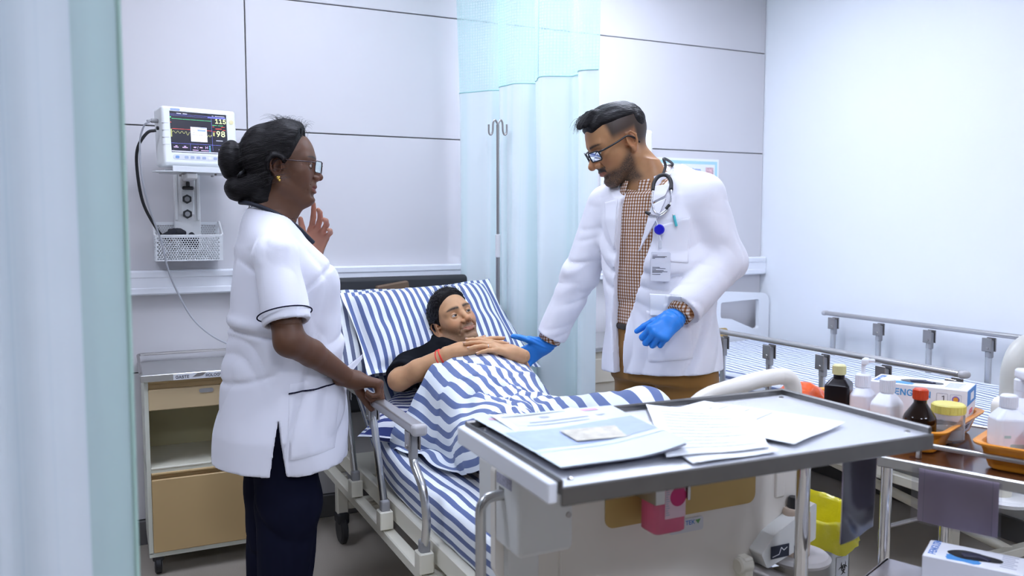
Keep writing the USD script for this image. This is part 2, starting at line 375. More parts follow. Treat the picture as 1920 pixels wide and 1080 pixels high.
put(t, "shelf", bounds_box(-W2 + 0.014, W2 - 0.014, 0.0, D - 0.012, 0.404, 0.412, 0.002), mat("shelf_cream", (0.74, 0.72, 0.60), 0.4))
d_ = put(t, "drawer", cat(bounds_box(-W2 + 0.014, W2 - 0.014, -0.006, 0.014, 0.628, 0.706, 0.003), bounds_box(-W2 + 0.014, W2 - 0.014, 0.014, D - 0.02, 0.625, 0.634)), bc_tan_l)
put(d_, "name_plate", cat(yz(ext(rrect(-0.026, -0.008, 0.026, 0.008, 0.008), 0.002, bev=0.0008), (0.0, -0.0085, 0.69))), steel)
put(d_, "finger_recess", cat(bounds_box(-W2 + 0.014, W2 - 0.014, 0.016, 0.03, 0.70, 0.742), bounds_box(-W2 + 0.014, W2 - 0.014, -0.002, 0.02, 0.727, 0.742, 0.003)), bc_tan)
dr = put(t, "door", bounds_box(-W2 + 0.015, W2 - 0.015, -0.008, 0.014, 0.09, 0.368, 0.003), bc_tan)
put(dr, "pull_lip", cat(bounds_box(-W2 + 0.015, W2 - 0.015, 0.012, 0.026, 0.36, 0.392), bounds_box(-W2 + 0.015, W2 - 0.015, -0.006, 0.014, 0.384, 0.392, 0.002)), bc_tan)
put(t, "top", cat(bounds_box(-W2 - 0.012, W2 + 0.012, -0.02, D + 0.01, 0.742, 0.758, 0.003), bounds_box(-W2 - 0.012, W2 + 0.012, -0.022, -0.014, 0.738, 0.764, 0.002)), steel)
put(t, "gallery_rail", cat(tube(path([(-W2 - 0.008, 0.02, 0.764), (-W2 - 0.008, D, 0.79), (W2 + 0.008, D, 0.79), (W2 + 0.008, 0.02, 0.764)], 0.02), 0.0055, 10)), steel_dark)
lab = put(t, "name_strip", bounds_box(-0.115, 0.062, -0.0245, -0.0205, 0.740, 0.762), paper, label="torn paper strip lettered GASTENTEROLOGY")
put(lab, "lettering", cat(yz(text_mesh("GASTE", 0.0105, 0.0004, bold=True), (-0.108, -0.0251, 0.745)), yz(text_mesh("ROLOGY", 0.0105, 0.0004, bold=True), (-0.003, -0.0251, 0.745))), ink_dark)
put(lab, "tear", yz(ext(Polygon([(-0.05, 0.747), (-0.03, 0.7605), (0.0, 0.7615), (-0.012, 0.751), (-0.025, 0.748)]), 0.0004), (0, -0.0253, 0)), steel_dark)
for sx in (-1, 1):
    for y in (0.03, D - 0.05):
        c_ = put(t, "caster", mv(cat(lathe([(0, -0.012), (0.03, -0.012), (0.035, -0.008), (0.035, 0.008), (0.03, 0.012), (0, 0.012)], 20)), (sx * (W2 - 0.03), y, 0.035), ry=90), black_rubber)
        put(c_, "hub", mv(lathe([(0, -0.014), (0.016, -0.014), (0.016, 0.014), (0, 0.014)], 16), (sx * (W2 - 0.03), y, 0.035), ry=90), grey_plastic)
        put(c_, "fork", rbox((0.04, 0.05, 0.03), (sx * (W2 - 0.03), y, 0.064), 0.01), black_plastic)

# ------------------------------------------------------------------ patient monitor, its wall arm, basket and leads
mo = Thing("patient_monitor", "white patient monitor with lit black screen on the wall bracket", "monitor", (0.325, 3.50, 1.522), rz=13.0)
def tilt(m): return mv(mv(m, (0, 0, 0.012)), rx=-5)
MW, MH = 0.142, 0.222
case = diff(rbox((2 * MW, 0.10, MH), (0, -0.005, MH / 2), 0.012), bounds_box(-0.112, 0.104, -0.10, -0.049, 0.047, 0.203))
put(mo, "case", tilt(case), mat("monitor_case", (0.82, 0.84, 0.84), 0.4))
FY = -0.055
scr = put(mo, "screen", tilt(bounds_box(-0.111, 0.103, -0.051, -0.048, 0.048, 0.202)), mat("screen_black", (0.01, 0.01, 0.015), 0.25, emit=(0.012, 0.012, 0.022), estr=1.0))
def glow(n, c, s=1.4): return mat("glow_" + n, (0.02, 0.02, 0.02), 0.6, emit=c, estr=s)
def onscr(name, polys, m, y=-0.0515):
    put(scr, name, tilt(yz(cat(*[ext(p, 0.0004) for p in polys]), (0, y, 0))), m)
def txt(s, h, x, z, y=-0.0517, bold=False): return tilt(yz(text_mesh(s, h, 0.0004, bold=bold), (x, y, z)))
put(scr, "readout", cat(txt("115", 0.017, 0.058, 0.168, bold=True), txt("98", 0.021, 0.060, 0.117, bold=True)), glow("yellow", (0.85, 1.0, 0.45)), label="big yellow figures 115 and 98")
onscr("green_trace", [sbox(-0.104, 0.1745, 0.046, 0.1758), sbox(-0.110, 0.178, -0.106, 0.183), sbox(0.048, 0.159, 0.066, 0.1605), sbox(0.07, 0.159, 0.09, 0.1603)], glow("green", (0.1, 0.75, 0.3)))
onscr("red_trace", [sbox(-0.104, 0.1365, 0.046, 0.1377), sbox(-0.110, 0.160, -0.106, 0.162), sbox(0.048, 0.1535, 0.056, 0.155), sbox(0.082, 0.1535, 0.097, 0.155), sbox(0.060, 0.1455, 0.084, 0.148), sbox(0.088, 0.142, 0.098, 0.144), sbox(0.05, 0.135, 0.06, 0.1365)], glow("red", (0.9, 0.08, 0.06)))
wv = [(-0.103 + 0.0015 * i, 0.1245 + (0.0042 * math.sin(i * 0.62) * (1 if i < 38 else 0.3)) - (0.006 if 34 < i < 40 else 0)) for i in range(44)]
wv2 = [(0.022 + 0.0012 * i, 0.117 + 0.004 * math.sin(i * 0.8 + 1)) for i in range(20)]
def ribbon(pp, w=0.0007): return shapely.LineString(pp).buffer(w)
onscr("yellow_trace", [ribbon(wv), ribbon(wv2), sbox(-0.110, 0.106, -0.1055, 0.136), sbox(0.049, 0.118, 0.056, 0.132)], glow("olive", (0.62, 0.66, 0.25), 0.8))
onscr("blue_bars", [sbox(0.045, 0.060, 0.0457, 0.186), sbox(-0.110, 0.082, 0.100, 0.083), sbox(-0.110, 0.192, 0.10, 0.1927), sbox(0.032, 0.1865, 0.101, 0.191), sbox(-0.110, 0.187, 0.032, 0.1876), sbox(-0.040, 0.056, -0.0393, 0.082)], glow("blue", (0.16, 0.18, 0.75)))
for q_ in [sbox(-0.110, 0.050, 0.065, 0.0545), sbox(-0.085, 0.1945, -0.068, 0.1975), sbox(-0.062, 0.1945, -0.046, 0.1975), sbox(0.048, 0.1945, 0.055, 0.197), sbox(0.06, 0.1945, 0.098, 0.197), sbox(0.06, 0.099, 0.086, 0.102), sbox(0.068, 0.062, 0.088, 0.068)]: onscr("white_bar", [q_], glow("white", (0.62, 0.66, 0.95), 1.0))
onscr("purple_readings", [sbox(-0.102, 0.066, -0.084, 0.069), sbox(-0.07, 0.066, -0.05, 0.069), sbox(-0.096, 0.071, -0.088, 0.0735), sbox(-0.064, 0.071, -0.056, 0.0735), sbox(-0.028, 0.068, -0.018, 0.072), sbox(-0.005, 0.068, 0.006, 0.072), Polygon([(-0.0135, 0.066), (-0.0125, 0.066), (-0.0105, 0.075), (-0.0115, 0.075)]), sbox(0.017, 0.066, 0.0185, 0.076), sbox(0.0245, 0.066, 0.026, 0.076), sbox(0.017, 0.0702, 0.026, 0.0716), sbox(-0.032, 0.058, -0.01, 0.0605), sbox(0.0, 0.058, 0.03, 0.0605)], glow("purple", (0.62, 0.45, 0.95)))
onscr("cyan_icons", [Point(0.034, 0.0755).buffer(0.0032).difference(Point(0.034, 0.0755).buffer(0.002)), Point(0.034, 0.067).buffer(0.0032).difference(Point(0.034, 0.067).buffer(0.002)), Point(0.034, 0.059).buffer(0.0032).difference(Point(0.034, 0.059).buffer(0.002)), Point(0.082, 0.076).buffer(0.005)], glow("cyan", (0.2, 0.6, 0.9)))
dlg = put(scr, "dialog_box", tilt(yz(ext(sbox(-0.036, 0.092, 0.026, 0.148), 0.0006), (0, -0.0519, 0))), glow("dialog", (0.78, 0.82, 1.0), 1.3))
put(dlg, "field", tilt(yz(cat(ext(sbox(-0.010, 0.1325, 0.021, 0.139), 0.0004), ext(sbox(-0.003, 0.1445, 0.025, 0.147), 0.0004)), (0, -0.0524, 0))), glow("field", (0.25, 0.35, 0.9)))
put(dlg, "lettering", cat(txt("Select to set the date", 0.003, -0.032, 0.117, -0.0523), txt("Date", 0.003, -0.031, 0.1345, -0.0523), txt("Time", 0.003, -0.031, 0.1255, -0.0523)), glow("dark", (0.25, 0.25, 0.4), 0.8))
put(mo, "badge", tilt(yz(ext(rrect(-0.109, 0.2055, -0.073, 0.2135, 0.004), 0.001, bev=0.0004), (0, FY - 0.0008, 0))), mat("badge_blue", (0.33, 0.42, 0.68), 0.4))
kp = put(mo, "key_strip", tilt(yz(ext(rrect(-0.108, 0.020, 0.062, 0.040, 0.010), 0.0012, bev=0.0005), (0, FY - 0.001, 0))), mat("key_strip", (0.70, 0.71, 0.74), 0.5))
for k, x in enumerate((-0.092, -0.058, -0.036, -0.014, 0.008, 0.030, 0.051)):
    put(kp, "key", tilt(yz(ext(rrect(x - 0.007, 0.0245, x + 0.007, 0.0345, 0.003), 0.0016, bev=0.0006), (0, FY - 0.002, 0))), mat("key_blue", (0.20, 0.36, 0.66), 0.45) if k == 0 else mat("key_grey", (0.36, 0.42, 0.58), 0.5) if k != 5 else plastic_white)
put(mo, "dial", tilt(mv(lathe([(0, 0), (0.011, 0), (0.013, 0.004), (0.011, 0.012), (0, 0.013)], 20), (0.092, FY + 0.002, 0.026), rx=90)), grey_plastic)
put(mo, "alarm_lamp", tilt(mv(lathe([(0, 0), (0.009, 0), (0.009, 0.002), (0, 0.003)], 20), (0.122, FY + 0.001, 0.175), rx=90)), mat("lamp_cover", (0.80, 0.72, 0.42), 0.3))
for k in range(4): put(mo, "side_slot", tilt(bounds_box(-MW - 0.0006, -MW + 0.025, FY - 0.0006, FY + 0.004, 0.075 + 0.027 * k, 0.0763 + 0.027 * k)), mat("slot_grey", (0.55, 0.56, 0.58), 0.6))  # mid grey strips mark the slots on the case side
plug = put(mo, "lead_plug", tilt(mv(cat(rod((0, 0, 0), (-0.026, 0, -0.001), 0.0085), rod((-0.02, 0, 0), (-0.04, 0, -0.004), 0.006)), (-MW, -0.01, 0.170))), grey_plastic)
put(mo, "lead_socket", tilt(rod((-MW + 0.002, -0.012, 0.142), (-MW - 0.008, -0.012, 0.142), 0.007)), black_plastic)

br = Thing("monitor_bracket", "white wall bracket with black knobs carrying the patient monitor", "wall bracket", (0.295, Y1 - 0.012, 1.40))
put(br, "wall_channel", cat(bounds_box(-0.05, 0.05, -0.03, -0.0, -0.20, 0.26, 0.003), bounds_box(-0.048, -0.036, -0.038, -0.03, -0.07, 0.2, 0.002), bounds_box(0.036, 0.048, -0.038, -0.03, -0.07, 0.2, 0.002)), plastic_white)
put(br, "arm", cat(rbox((0.055, 0.05, 0.05), (0, -0.055, 0.085), 0.006), bounds_box(-0.02, 0.02, -0.28, -0.06, 0.086, 0.108, 0.004), bounds_box(-0.026, 0.026, -0.042, -0.03, -0.05, 0.05, 0.004)), plastic_white)
sh = ext(rrect(-0.125, -0.10, 0.155, 0.09, 0.015), 0.004)
put(br, "tray", mv(cat(sh, bounds_box(-0.125, 0.155, -0.102, -0.098, 0, 0.022, 0.001), ext(Polygon([(-0.125, -0.10), (-0.175, -0.06), (-0.178, -0.02), (-0.125, 0.05)]), 0.004), bounds_box(-0.1, 0.13, 0.085, 0.09, 0, 0.02)), (0.03, -0.185, 0.110), rz=13), mat("tray_white", (0.74, 0.76, 0.78), 0.4))
for z in (0.015, -0.045):
    kn = []
    for a in range(6): kn.append((0.0155 * math.cos(a * math.pi / 3 + 0.5), 0.0155 * math.sin(a * math.pi / 3 + 0.5)))
    k_ = put(br, "knob", yz(ext(Polygon(kn).buffer(0.003), 0.016, bev=0.003), (-0.002, -0.06, z)), black_plastic)
    put(k_, "cap", mv(lathe([(0, 0), (0.010, 0), (0.010, 0.002), (0, 0.0025)], 16), (-0.002, -0.0585, z), rx=90), grey_plastic)
put(br, "clamp_handle", cat(rbox((0.044, 0.012, 0.014), (0, -0.088, 0.058), 0.005), rod((0, -0.09, 0.062), (0, -0.085, 0.082), 0.008)), black_plastic)
for sx in (-1, 1):
    for y in (-0.12, -0.24): put(br, "screw", rod((sx * 0.06 + 0.03, y, 0.109), (sx * 0.06 + 0.03, y, 0.102), 0.005), steel_dark)

def perforated(w, h, p=0.0094, r=0.0037, m=0.009):
    g = sbox(0, 0, w, h); holes = []
    ny = int((h - 2 * m) / (p * 0.866)); nx = int((w - 2 * m) / p)
    for j in range(ny + 1):
        for i in range(nx + 1 - (j % 2)):
            holes.append(Point(m + i * p + (j % 2) * p / 2, m + j * p * 0.866).buffer(r, quad_segs=2))
    return g.difference(shapely.union_all(holes))
bk = Thing("wire_basket", "white perforated metal basket on the wall below the monitor", "basket", (0.292, Y1 - 0.012, 1.168))
BW = 0.252; wm = mat("basket_white", (0.78, 0.80, 0.82), 0.4)
put(bk, "front", mv(yz(ext(perforated(BW, 0.10), 0.002)), (-BW / 2, -0.125, 0.0), rx=6), wm)
put(bk, "back", yz(ext(perforated(BW, 0.155), 0.002), (-BW / 2, -0.006, 0.0)), wm)
for sx in (-1, 1):
    s_ = mv(ext(perforated(0.112, 0.10), 0.002), rx=90, rz=90); put(bk, "side", mv(s_, (sx * (BW / 2 - 0.001), -0.118, 0.0)), wm)
put(bk, "bottom", ext(perforated(BW, 0.118), 0.002, (-BW / 2, -0.122, 0.0)), wm)
put(bk, "rim", cat(tube(path([(-BW / 2, -0.004, 0.155), (-BW / 2, -0.02, 0.15), (-BW / 2, -0.116, 0.10), (BW / 2, -0.116, 0.10), (BW / 2, -0.02, 0.15), (BW / 2, -0.004, 0.155)], 0.012), 0.005, 8), bounds_box(-BW / 2, BW / 2, -0.122, -0.113, 0.092, 0.104, 0.003)), plastic_white)
random.seed(3)
cuff = [(0.292 - 0.07 + 0.03 * i + 0.0, Y1 - 0.075 + 0.02 * math.sin(i * 2.1), 1.262 + 0.026 * math.sin(i * 1.7 + 0.6)) for i in range(4)]
single("pressure_cuff", cat(*[mv(rbox((0.06, 0.05, 0.022), (0, 0, 0), 0.009), c, rx=20 * i, ry=-30 + 25 * i, rz=30 * i) for i, c in enumerate(cuff)]), mat("cuff_black", (0.02, 0.02, 0.028), 0.7), "black folded blood pressure cuff lying in the wall basket", "cuff")
single("black_hose", tube(bezier([(0.175, 3.44, 1.665), (0.145, 3.45, 1.655), (0.112, 3.47, 1.60), (0.108, 3.50, 1.52), (0.125, 3.53, 1.40), (0.165, 3.56, 1.31), (0.20, 3.60, 1.262), (0.23, 3.61, 1.25)], 48), 0.0058, 10), black_rubber, "thick black hose looping from the monitor's side into the basket", "hose")
single("monitor_lead", tube(bezier([(0.155, 3.43, 1.695), (0.135, 3.44, 1.68), (0.120, 3.46, 1.62), (0.122, 3.47, 1.50), (0.145, 3.49, 1.38), (0.185, 3.52, 1.25), (0.205, 3.54, 1.15), (0.235, 3.56, 1.06), (0.30, 3.56, 0.93), (0.40, 3.50, 0.845), (0.55, 3.40, 0.80), (0.78, 3.2, 0.74)], 80), 0.0036, 8), mat("lead_grey", (0.42, 0.43, 0.47), 0.45), "thin grey lead hanging from the monitor down behind the woman", "cable")

# ------------------------------------------------------------------ drip stand behind the bed
iv = Thing("drip_pole", "steel drip pole with two hooks in front of the pale curtain", "drip pole", (1.522, 3.30, 0.49))
put(iv, "pole", cat(rod((0, 0, 0), (0, 0, 0.75), 0.009), rod((0, 0, 0.72), (0, 0, 1.25), 0.0065)), steel_dark)
put(iv, "sleeve", rod((0, 0, 0.68), (0, 0, 0.78), 0.0115), plastic_white)
for s_ in (-1, 1):
    hk = [(0, 0, 1.25), (s_ * 0.010, -s_ * 0.004, 1.268), (s_ * 0.018, -s_ * 0.008, 1.258), (s_ * 0.020, -s_ * 0.009, 1.222), (s_ * 0.026, -s_ * 0.012, 1.207), (s_ * 0.034, -s_ * 0.016, 1.214), (s_ * 0.035, -s_ * 0.016, 1.250)]
    put(iv, "hook", tube(bezier(hk, 30), 0.004, 8), steel_dark)
# ------------------------------------------------------------------ hospital beds
sheet_m = stripe_mat("sheet_stripe", 0.036, duty=0.46, blue=(0.10, 0.14, 0.30))
sheet_m2 = stripe_mat("sheet_stripe_far", 0.036, duty=0.34, white=(0.80, 0.84, 0.92), blue=(0.14, 0.18, 0.34))
mattress_dark = mat("mattress_dark", (0.03, 0.032, 0.036), 0.6)

def side_rail(parent_bed, x, y0, y1, ztop, zbase, posts, lean=0.0, bent_first=True, tw=0.042, th=0.030):
    r_ = put(parent_bed, "side_rail", cat(rbox((tw, y1 - y0, th), (x, (y0 + y1) / 2, ztop - th / 2), 0.008, 3)), alu, world=True)
    for ye in (y0 - 0.008, y1 + 0.008): put(r_, "end_cap", rbox((tw + 0.005, 0.028, th + 0.005), (x, ye, ztop - th / 2), 0.012), mat("cap_grey", (0.45, 0.44, 0.45), 0.4), world=True)
    for k, (yt, yb) in enumerate(posts):
        hinge = cat(bounds_box(x - 0.018, x - 0.013, yt - 0.02, yt + 0.022, ztop - 0.085, ztop - 0.028, 0.002), bounds_box(x + 0.013, x + 0.018, yt - 0.02, yt + 0.022, ztop - 0.085, ztop - 0.028, 0.002), rod((x - 0.022, yt - 0.004, ztop - 0.072), (x + 0.022, yt - 0.004, ztop - 0.072), 0.006))
        put(r_, "hinge", hinge, steel_dark, world=True)
        top, bot = np.array([x, yt, ztop - 0.06]), np.array([x + lean, yb, zbase + 0.035])
        put(r_, "hinge_block", rbox((0.024, 0.026, 0.075), (x, yt - 0.002, ztop - 0.075), 0.006), grey_plastic, world=True)
        if k == 0 and bent_first:
            pts = bezier([top, top + [0, -0.006, -0.06], (top + bot) / 2 + [0, -0.035, 0.03], bot + [0, -0.02, 0.09], bot], 28)
        else: pts = np.array([top + (bot - top) * t for t in np.linspace(0, 1, 6)])
        put(r_, "post", tube(pts, 0.0125, 12), steel, world=True)
        put(r_, "post_foot", rbox((0.03, 0.032, 0.05), bot + [0, 0, 0.005], 0.008), grey_plastic, world=True)
        put(r_, "post_socket", bounds_box(x + lean - 0.022, x + lean + 0.022, yb - 0.024, yb + 0.024, zbase - 0.03, zbase + 0.03, 0.003), cream_paint, world=True)
    return r_

def end_board(parent, name, x0, x1, y, z0, ztop, label=None):
    """Moulded board with two arched grips and cut-outs; xz drawing."""
    w = x1 - x0; c = (x0 + x1) / 2
    zp = ztop - 0.17
    body = Polygon([(x0, zp + 0.03), (x0 + 0.03, zp + 0.055), (c, zp + 0.09), (x1 - 0.03, zp + 0.055), (x1, zp + 0.03), (x1, z0 + 0.14), (x1 - 0.05, z0 + 0.05), (x1 - 0.2, z0), (x0 + 0.2, z0), (x0 + 0.05, z0 + 0.05), (x0, z0 + 0.14)]).buffer(-0.02).buffer(0.02)
    m = yz(ext(body, 0.03, bev=0.008), (0, y - 0.016, 0))
    b = put(parent, name, m, white_abs, world=True, label=label)
    xo = x1 - 0.020
    pts = path([(xo - 0.36, y, zp + 0.03), (xo - 0.30, y, ztop - 0.045), (xo - 0.10, y, ztop - 0.012), (xo, y, ztop - 0.012), (xo + 0.003, y, zp)], 0.075, 9)
    put(b, "grip", tube(pts, [0.0205] * len(pts), 14), white_abs, world=True)
    return b

def make_bed(name, label, cx, y0, y1, dz, half=0.422, occupied=True):
    t = Thing(name, label, "hospital bed", (cx, (y0 + y1) / 2, 0))
    zb = 0.32 + dz
    L, R_ = cx - half, cx + half
    fr = [bounds_box(L + 0.075, L + 0.115, y0 + 0.05, y1 - 0.06, zb - 0.035, zb, 0.004), bounds_box(R_ - 0.115, R_ - 0.075, y0 + 0.05, y1 - 0.06, zb - 0.035, zb, 0.004)]
    fr += [bounds_box(L + 0.10, R_ - 0.10, y, y + 0.04, zb - 0.06, zb - 0.02, 0.004) for y in (y0 + 0.16, y0 + 0.75, y0 + 1.35, y1 - 0.2)]
    put(t, "frame", cat(*fr), cream_paint, world=True)
    dk = [bounds_box(L + 0.115, L + 0.145, y0 + 0.05, y1 - 0.1, zb + 0.02, zb + 0.085, 0.004), bounds_box(R_ - 0.145, R_ - 0.115, y0 + 0.05, y1 - 0.1, zb + 0.02, zb + 0.085, 0.004)]
    dk += [bounds_box(L + 0.13, R_ - 0.13, y, y + 0.30, zb + 0.06, zb + 0.075) for y in np.arange(y0 + 0.08, y1 - 0.4, 0.33)]
    put(t, "deck", cat(*dk), cream_paint, world=True)
    for yy in (y0 + 0.22, y1 - 0.32):
        for sx in (-1, 1):
            lx = cx + sx * (half - 0.13)
            g = put(t, "leg", bounds_box(lx - 0.022, lx + 0.022, yy - 0.022, yy + 0.022, 0.13, zb - 0.03, 0.003), cream_paint, world=True)
            put(g, "caster", cat(mv(lathe([(0, -0.015), (0.05, -0.015), (0.06, -0.008), (0.06, 0.008), (0.05, 0.015), (0, 0.015)], 20), (lx, yy, 0.06), ry=90), rbox((0.05, 0.07, 0.05), (lx, yy, 0.11), 0.012)), black_rubber, world=True)
    put(t, "brace", rod((cx, y0 + 0.22, 0.16), (cx - half + 0.14, y0 + 0.75, zb - 0.05), 0.018), cream_paint, world=True)
    for yy in (y0 + 0.22, y1 - 0.32): put(t, "cross_bar", bounds_box(cx - half + 0.13, cx + half - 0.13, yy - 0.018, yy + 0.018, 0.145, 0.18, 0.003), cream_paint, world=True)
    return t, L, R_, zb

BX, BY0, BY1 = 1.122, 1.55, 3.66
bed, BL, BR, BZ = make_bed("hospital_bed", "occupied hospital bed in the middle, its footboard behind the steel table", BX, BY0, BY1, 0.0)
side_rail(bed, 0.772, 2.215, 3.34, 0.752, 0.355, [(2.262, 2.205), (2.668, 2.585), (3.02, 2.945)], lean=0.012)
# footboard of the main bed
fb = end_board(bed, "footboard", BL, BR, BY0, 0.46, 0.955, label="white moulded footboard with beige inset")
put(fb, "inset_panel", yz(ext(rrect(0.966, 0.645, 1.392, 0.752, 0.022), 0.003, bev=0.001), (0, BY0 - 0.0185, 0)), beige_panel, world=True, label="beige rounded inset")
for rib in (bounds_box(BL + 0.075, BL + 0.083, BY0 - 0.021, BY0 - 0.01, 0.48, 0.80, 0.002), bounds_box(BL + 0.150, BL + 0.156, BY0 - 0.020, BY0 - 0.01, 0.48, 0.80, 0.002), rbox((0.03, 0.012, 0.11), (BR - 0.075, BY0 - 0.016, 0.70), 0.005)):
    put(fb, "rim_rib", rib, white_abs, world=True)
pl = put(fb, "name_plate", yz(ext(rrect(1.140, 0.603, 1.236, 0.635, 0.006), 0.002, bev=0.0006), (0, BY0 - 0.0185, 0)), mat("plate_pale", (0.66, 0.66, 0.68), 0.4), world=True)
put(pl, "lettering", cat(yz(text_mesh("TEK", 0.010, 0.0004, bold=True), (1.184, BY0 - 0.0190, 0.620)), ), ink_blue, world=True)
put(pl, "emblem", yz(ext(Polygon([(1.212, 0.629), (1.228, 0.630), (1.221, 0.619)]), 0.0004), (0, BY0 - 0.0190, 0)), mat("emblem_green", (0.12, 0.34, 0.10), 0.5), world=True)
ctl = put(bed, "corner_block", diff(rbox((0.125, 0.20, 0.165), (BL + 0.065, BY0 - 0.02, 0.742), 0.012), bounds_box(BL - 0.01, BL + 0.012, BY0 - 0.055, BY0 - 0.03, 0.76, 0.785)), mat("block_white", (0.78, 0.79, 0.77), 0.4), world=True, label="white corner box with a steel bar")
put(ctl, "screw", mv(lathe([(0, 0), (0.006, 0), (0.006, 0.003), (0, 0.004)], 14), (BL + 0.115, BY0 - 0.119, 0.735), rx=90), steel_dark, world=True)
put(ctl, "sticker", bounds_box(BL + 0.0015, BL + 0.004, BY0 - 0.09, BY0 - 0.02, 0.79, 0.812), mat("sticker_grey", (0.42, 0.42, 0.52), 0.6, grain=0.4, gscale=200.0), world=True)
put(ctl, "push_bar", tube(path([(BL + 0.02, BY0 - 0.045, 0.770), (BL - 0.045, BY0 - 0.045, 0.770), (BL - 0.045, BY0 - 0.045, 0.46), (BL + 0.03, BY0 - 0.045, 0.46)], 0.045, 8), 0.011, 12), steel, world=True)
put(bed, "end_post", cat(bounds_box(BL + 0.02, BL + 0.10, BY0 - 0.025, BY0 + 0.02, 0.34, 0.70, 0.006)), mat("block_white", None), world=True)
# corner bumper with a socket
put(bed, "bumper", mv(lathe([(0, 0), (0.055, 0), (0.075, 0.008), (0.078, 0.016), (0.070, 0.024), (0, 0.026)], 30), (BR - 0.018, BY0 - 0.03, 0.475)), mat("bumper_grey", (0.55, 0.53, 0.52), 0.4), world=True, label="grey round bumper wheel")
sk = put(bed, "pole_socket", mv(lathe([(0.022, 0.118), (0.031, 0.118), (0.035, 0.110), (0.036, 0.05), (0.034, 0.0), (0, 0.0)], 24), (BR - 0.030, BY0 - 0.03, 0.50)), mat("socket_cream", (0.62, 0.50, 0.40), 0.4), world=True, label="cream pole socket")
put(sk, "plug", mv(lathe([(0, 0), (0.016, 0), (0.0145, 0.035), (0.012, 0.04), (0, 0.04)], 18), (BR - 0.038, BY0 - 0.03, 0.605)), black_plastic, world=True)
put(bed, "corner_arm", yz(ext(Polygon([(1.40, 0.50), (1.545, 0.545), (1.545, 0.625), (1.49, 0.60), (1.42, 0.565), (1.385, 0.53)]).buffer(0.006), 0.05, bev=0.006), (0, BY0 - 0.06, 0)), mat("block_white", None), world=True)
lb = put(bed, "warning_label", yz(ext(sbox(1.405, 0.515, 1.462, 0.546), 0.001), (0, BY0 - 0.063, 0)), mat("label_navy", (0.015, 0.02, 0.04), 0.5), world=True)
put(lb, "mark", yz(ext(ribbon([(1.41, 0.520), (1.43, 0.524), (1.437, 0.54), (1.445, 0.532), (1.455, 0.538)], 0.0008), 0.0004), (0, BY0 - 0.0636, 0)), paper, world=True)
put(bed, "actuator", cat(rod((1.38, BY0 - 0.02, 0.475), (1.44, BY0 - 0.10, 0.455), 0.024), ), steel_dark, world=True)
put(bed, "crank_link", cat(rod((1.33, BY0 - 0.03, 0.50), (1.37, BY0 - 0.03, 0.50), 0.02), bounds_box(1.34, 1.37, BY0 - 0.045, BY0, 0.45, 0.52, 0.004)), cream_paint, world=True)
# headboard
hbx = put(bed, "headboard", rbox((0.70, 0.05, 0.60), (1.155, 3.61, 0.78), 0.02), mattress_dark, world=True, label="dark grey padded headboard")
put(hbx, "wooden_strip", mv(bx((0.15, 0.03, 0.05), (0, 0, 0), 0.006), (1.13, 3.568, 1.028), ry=-8), mat("strip_wood", (0.16, 0.10, 0.06), 0.5), world=True, label="brown wooden strip")

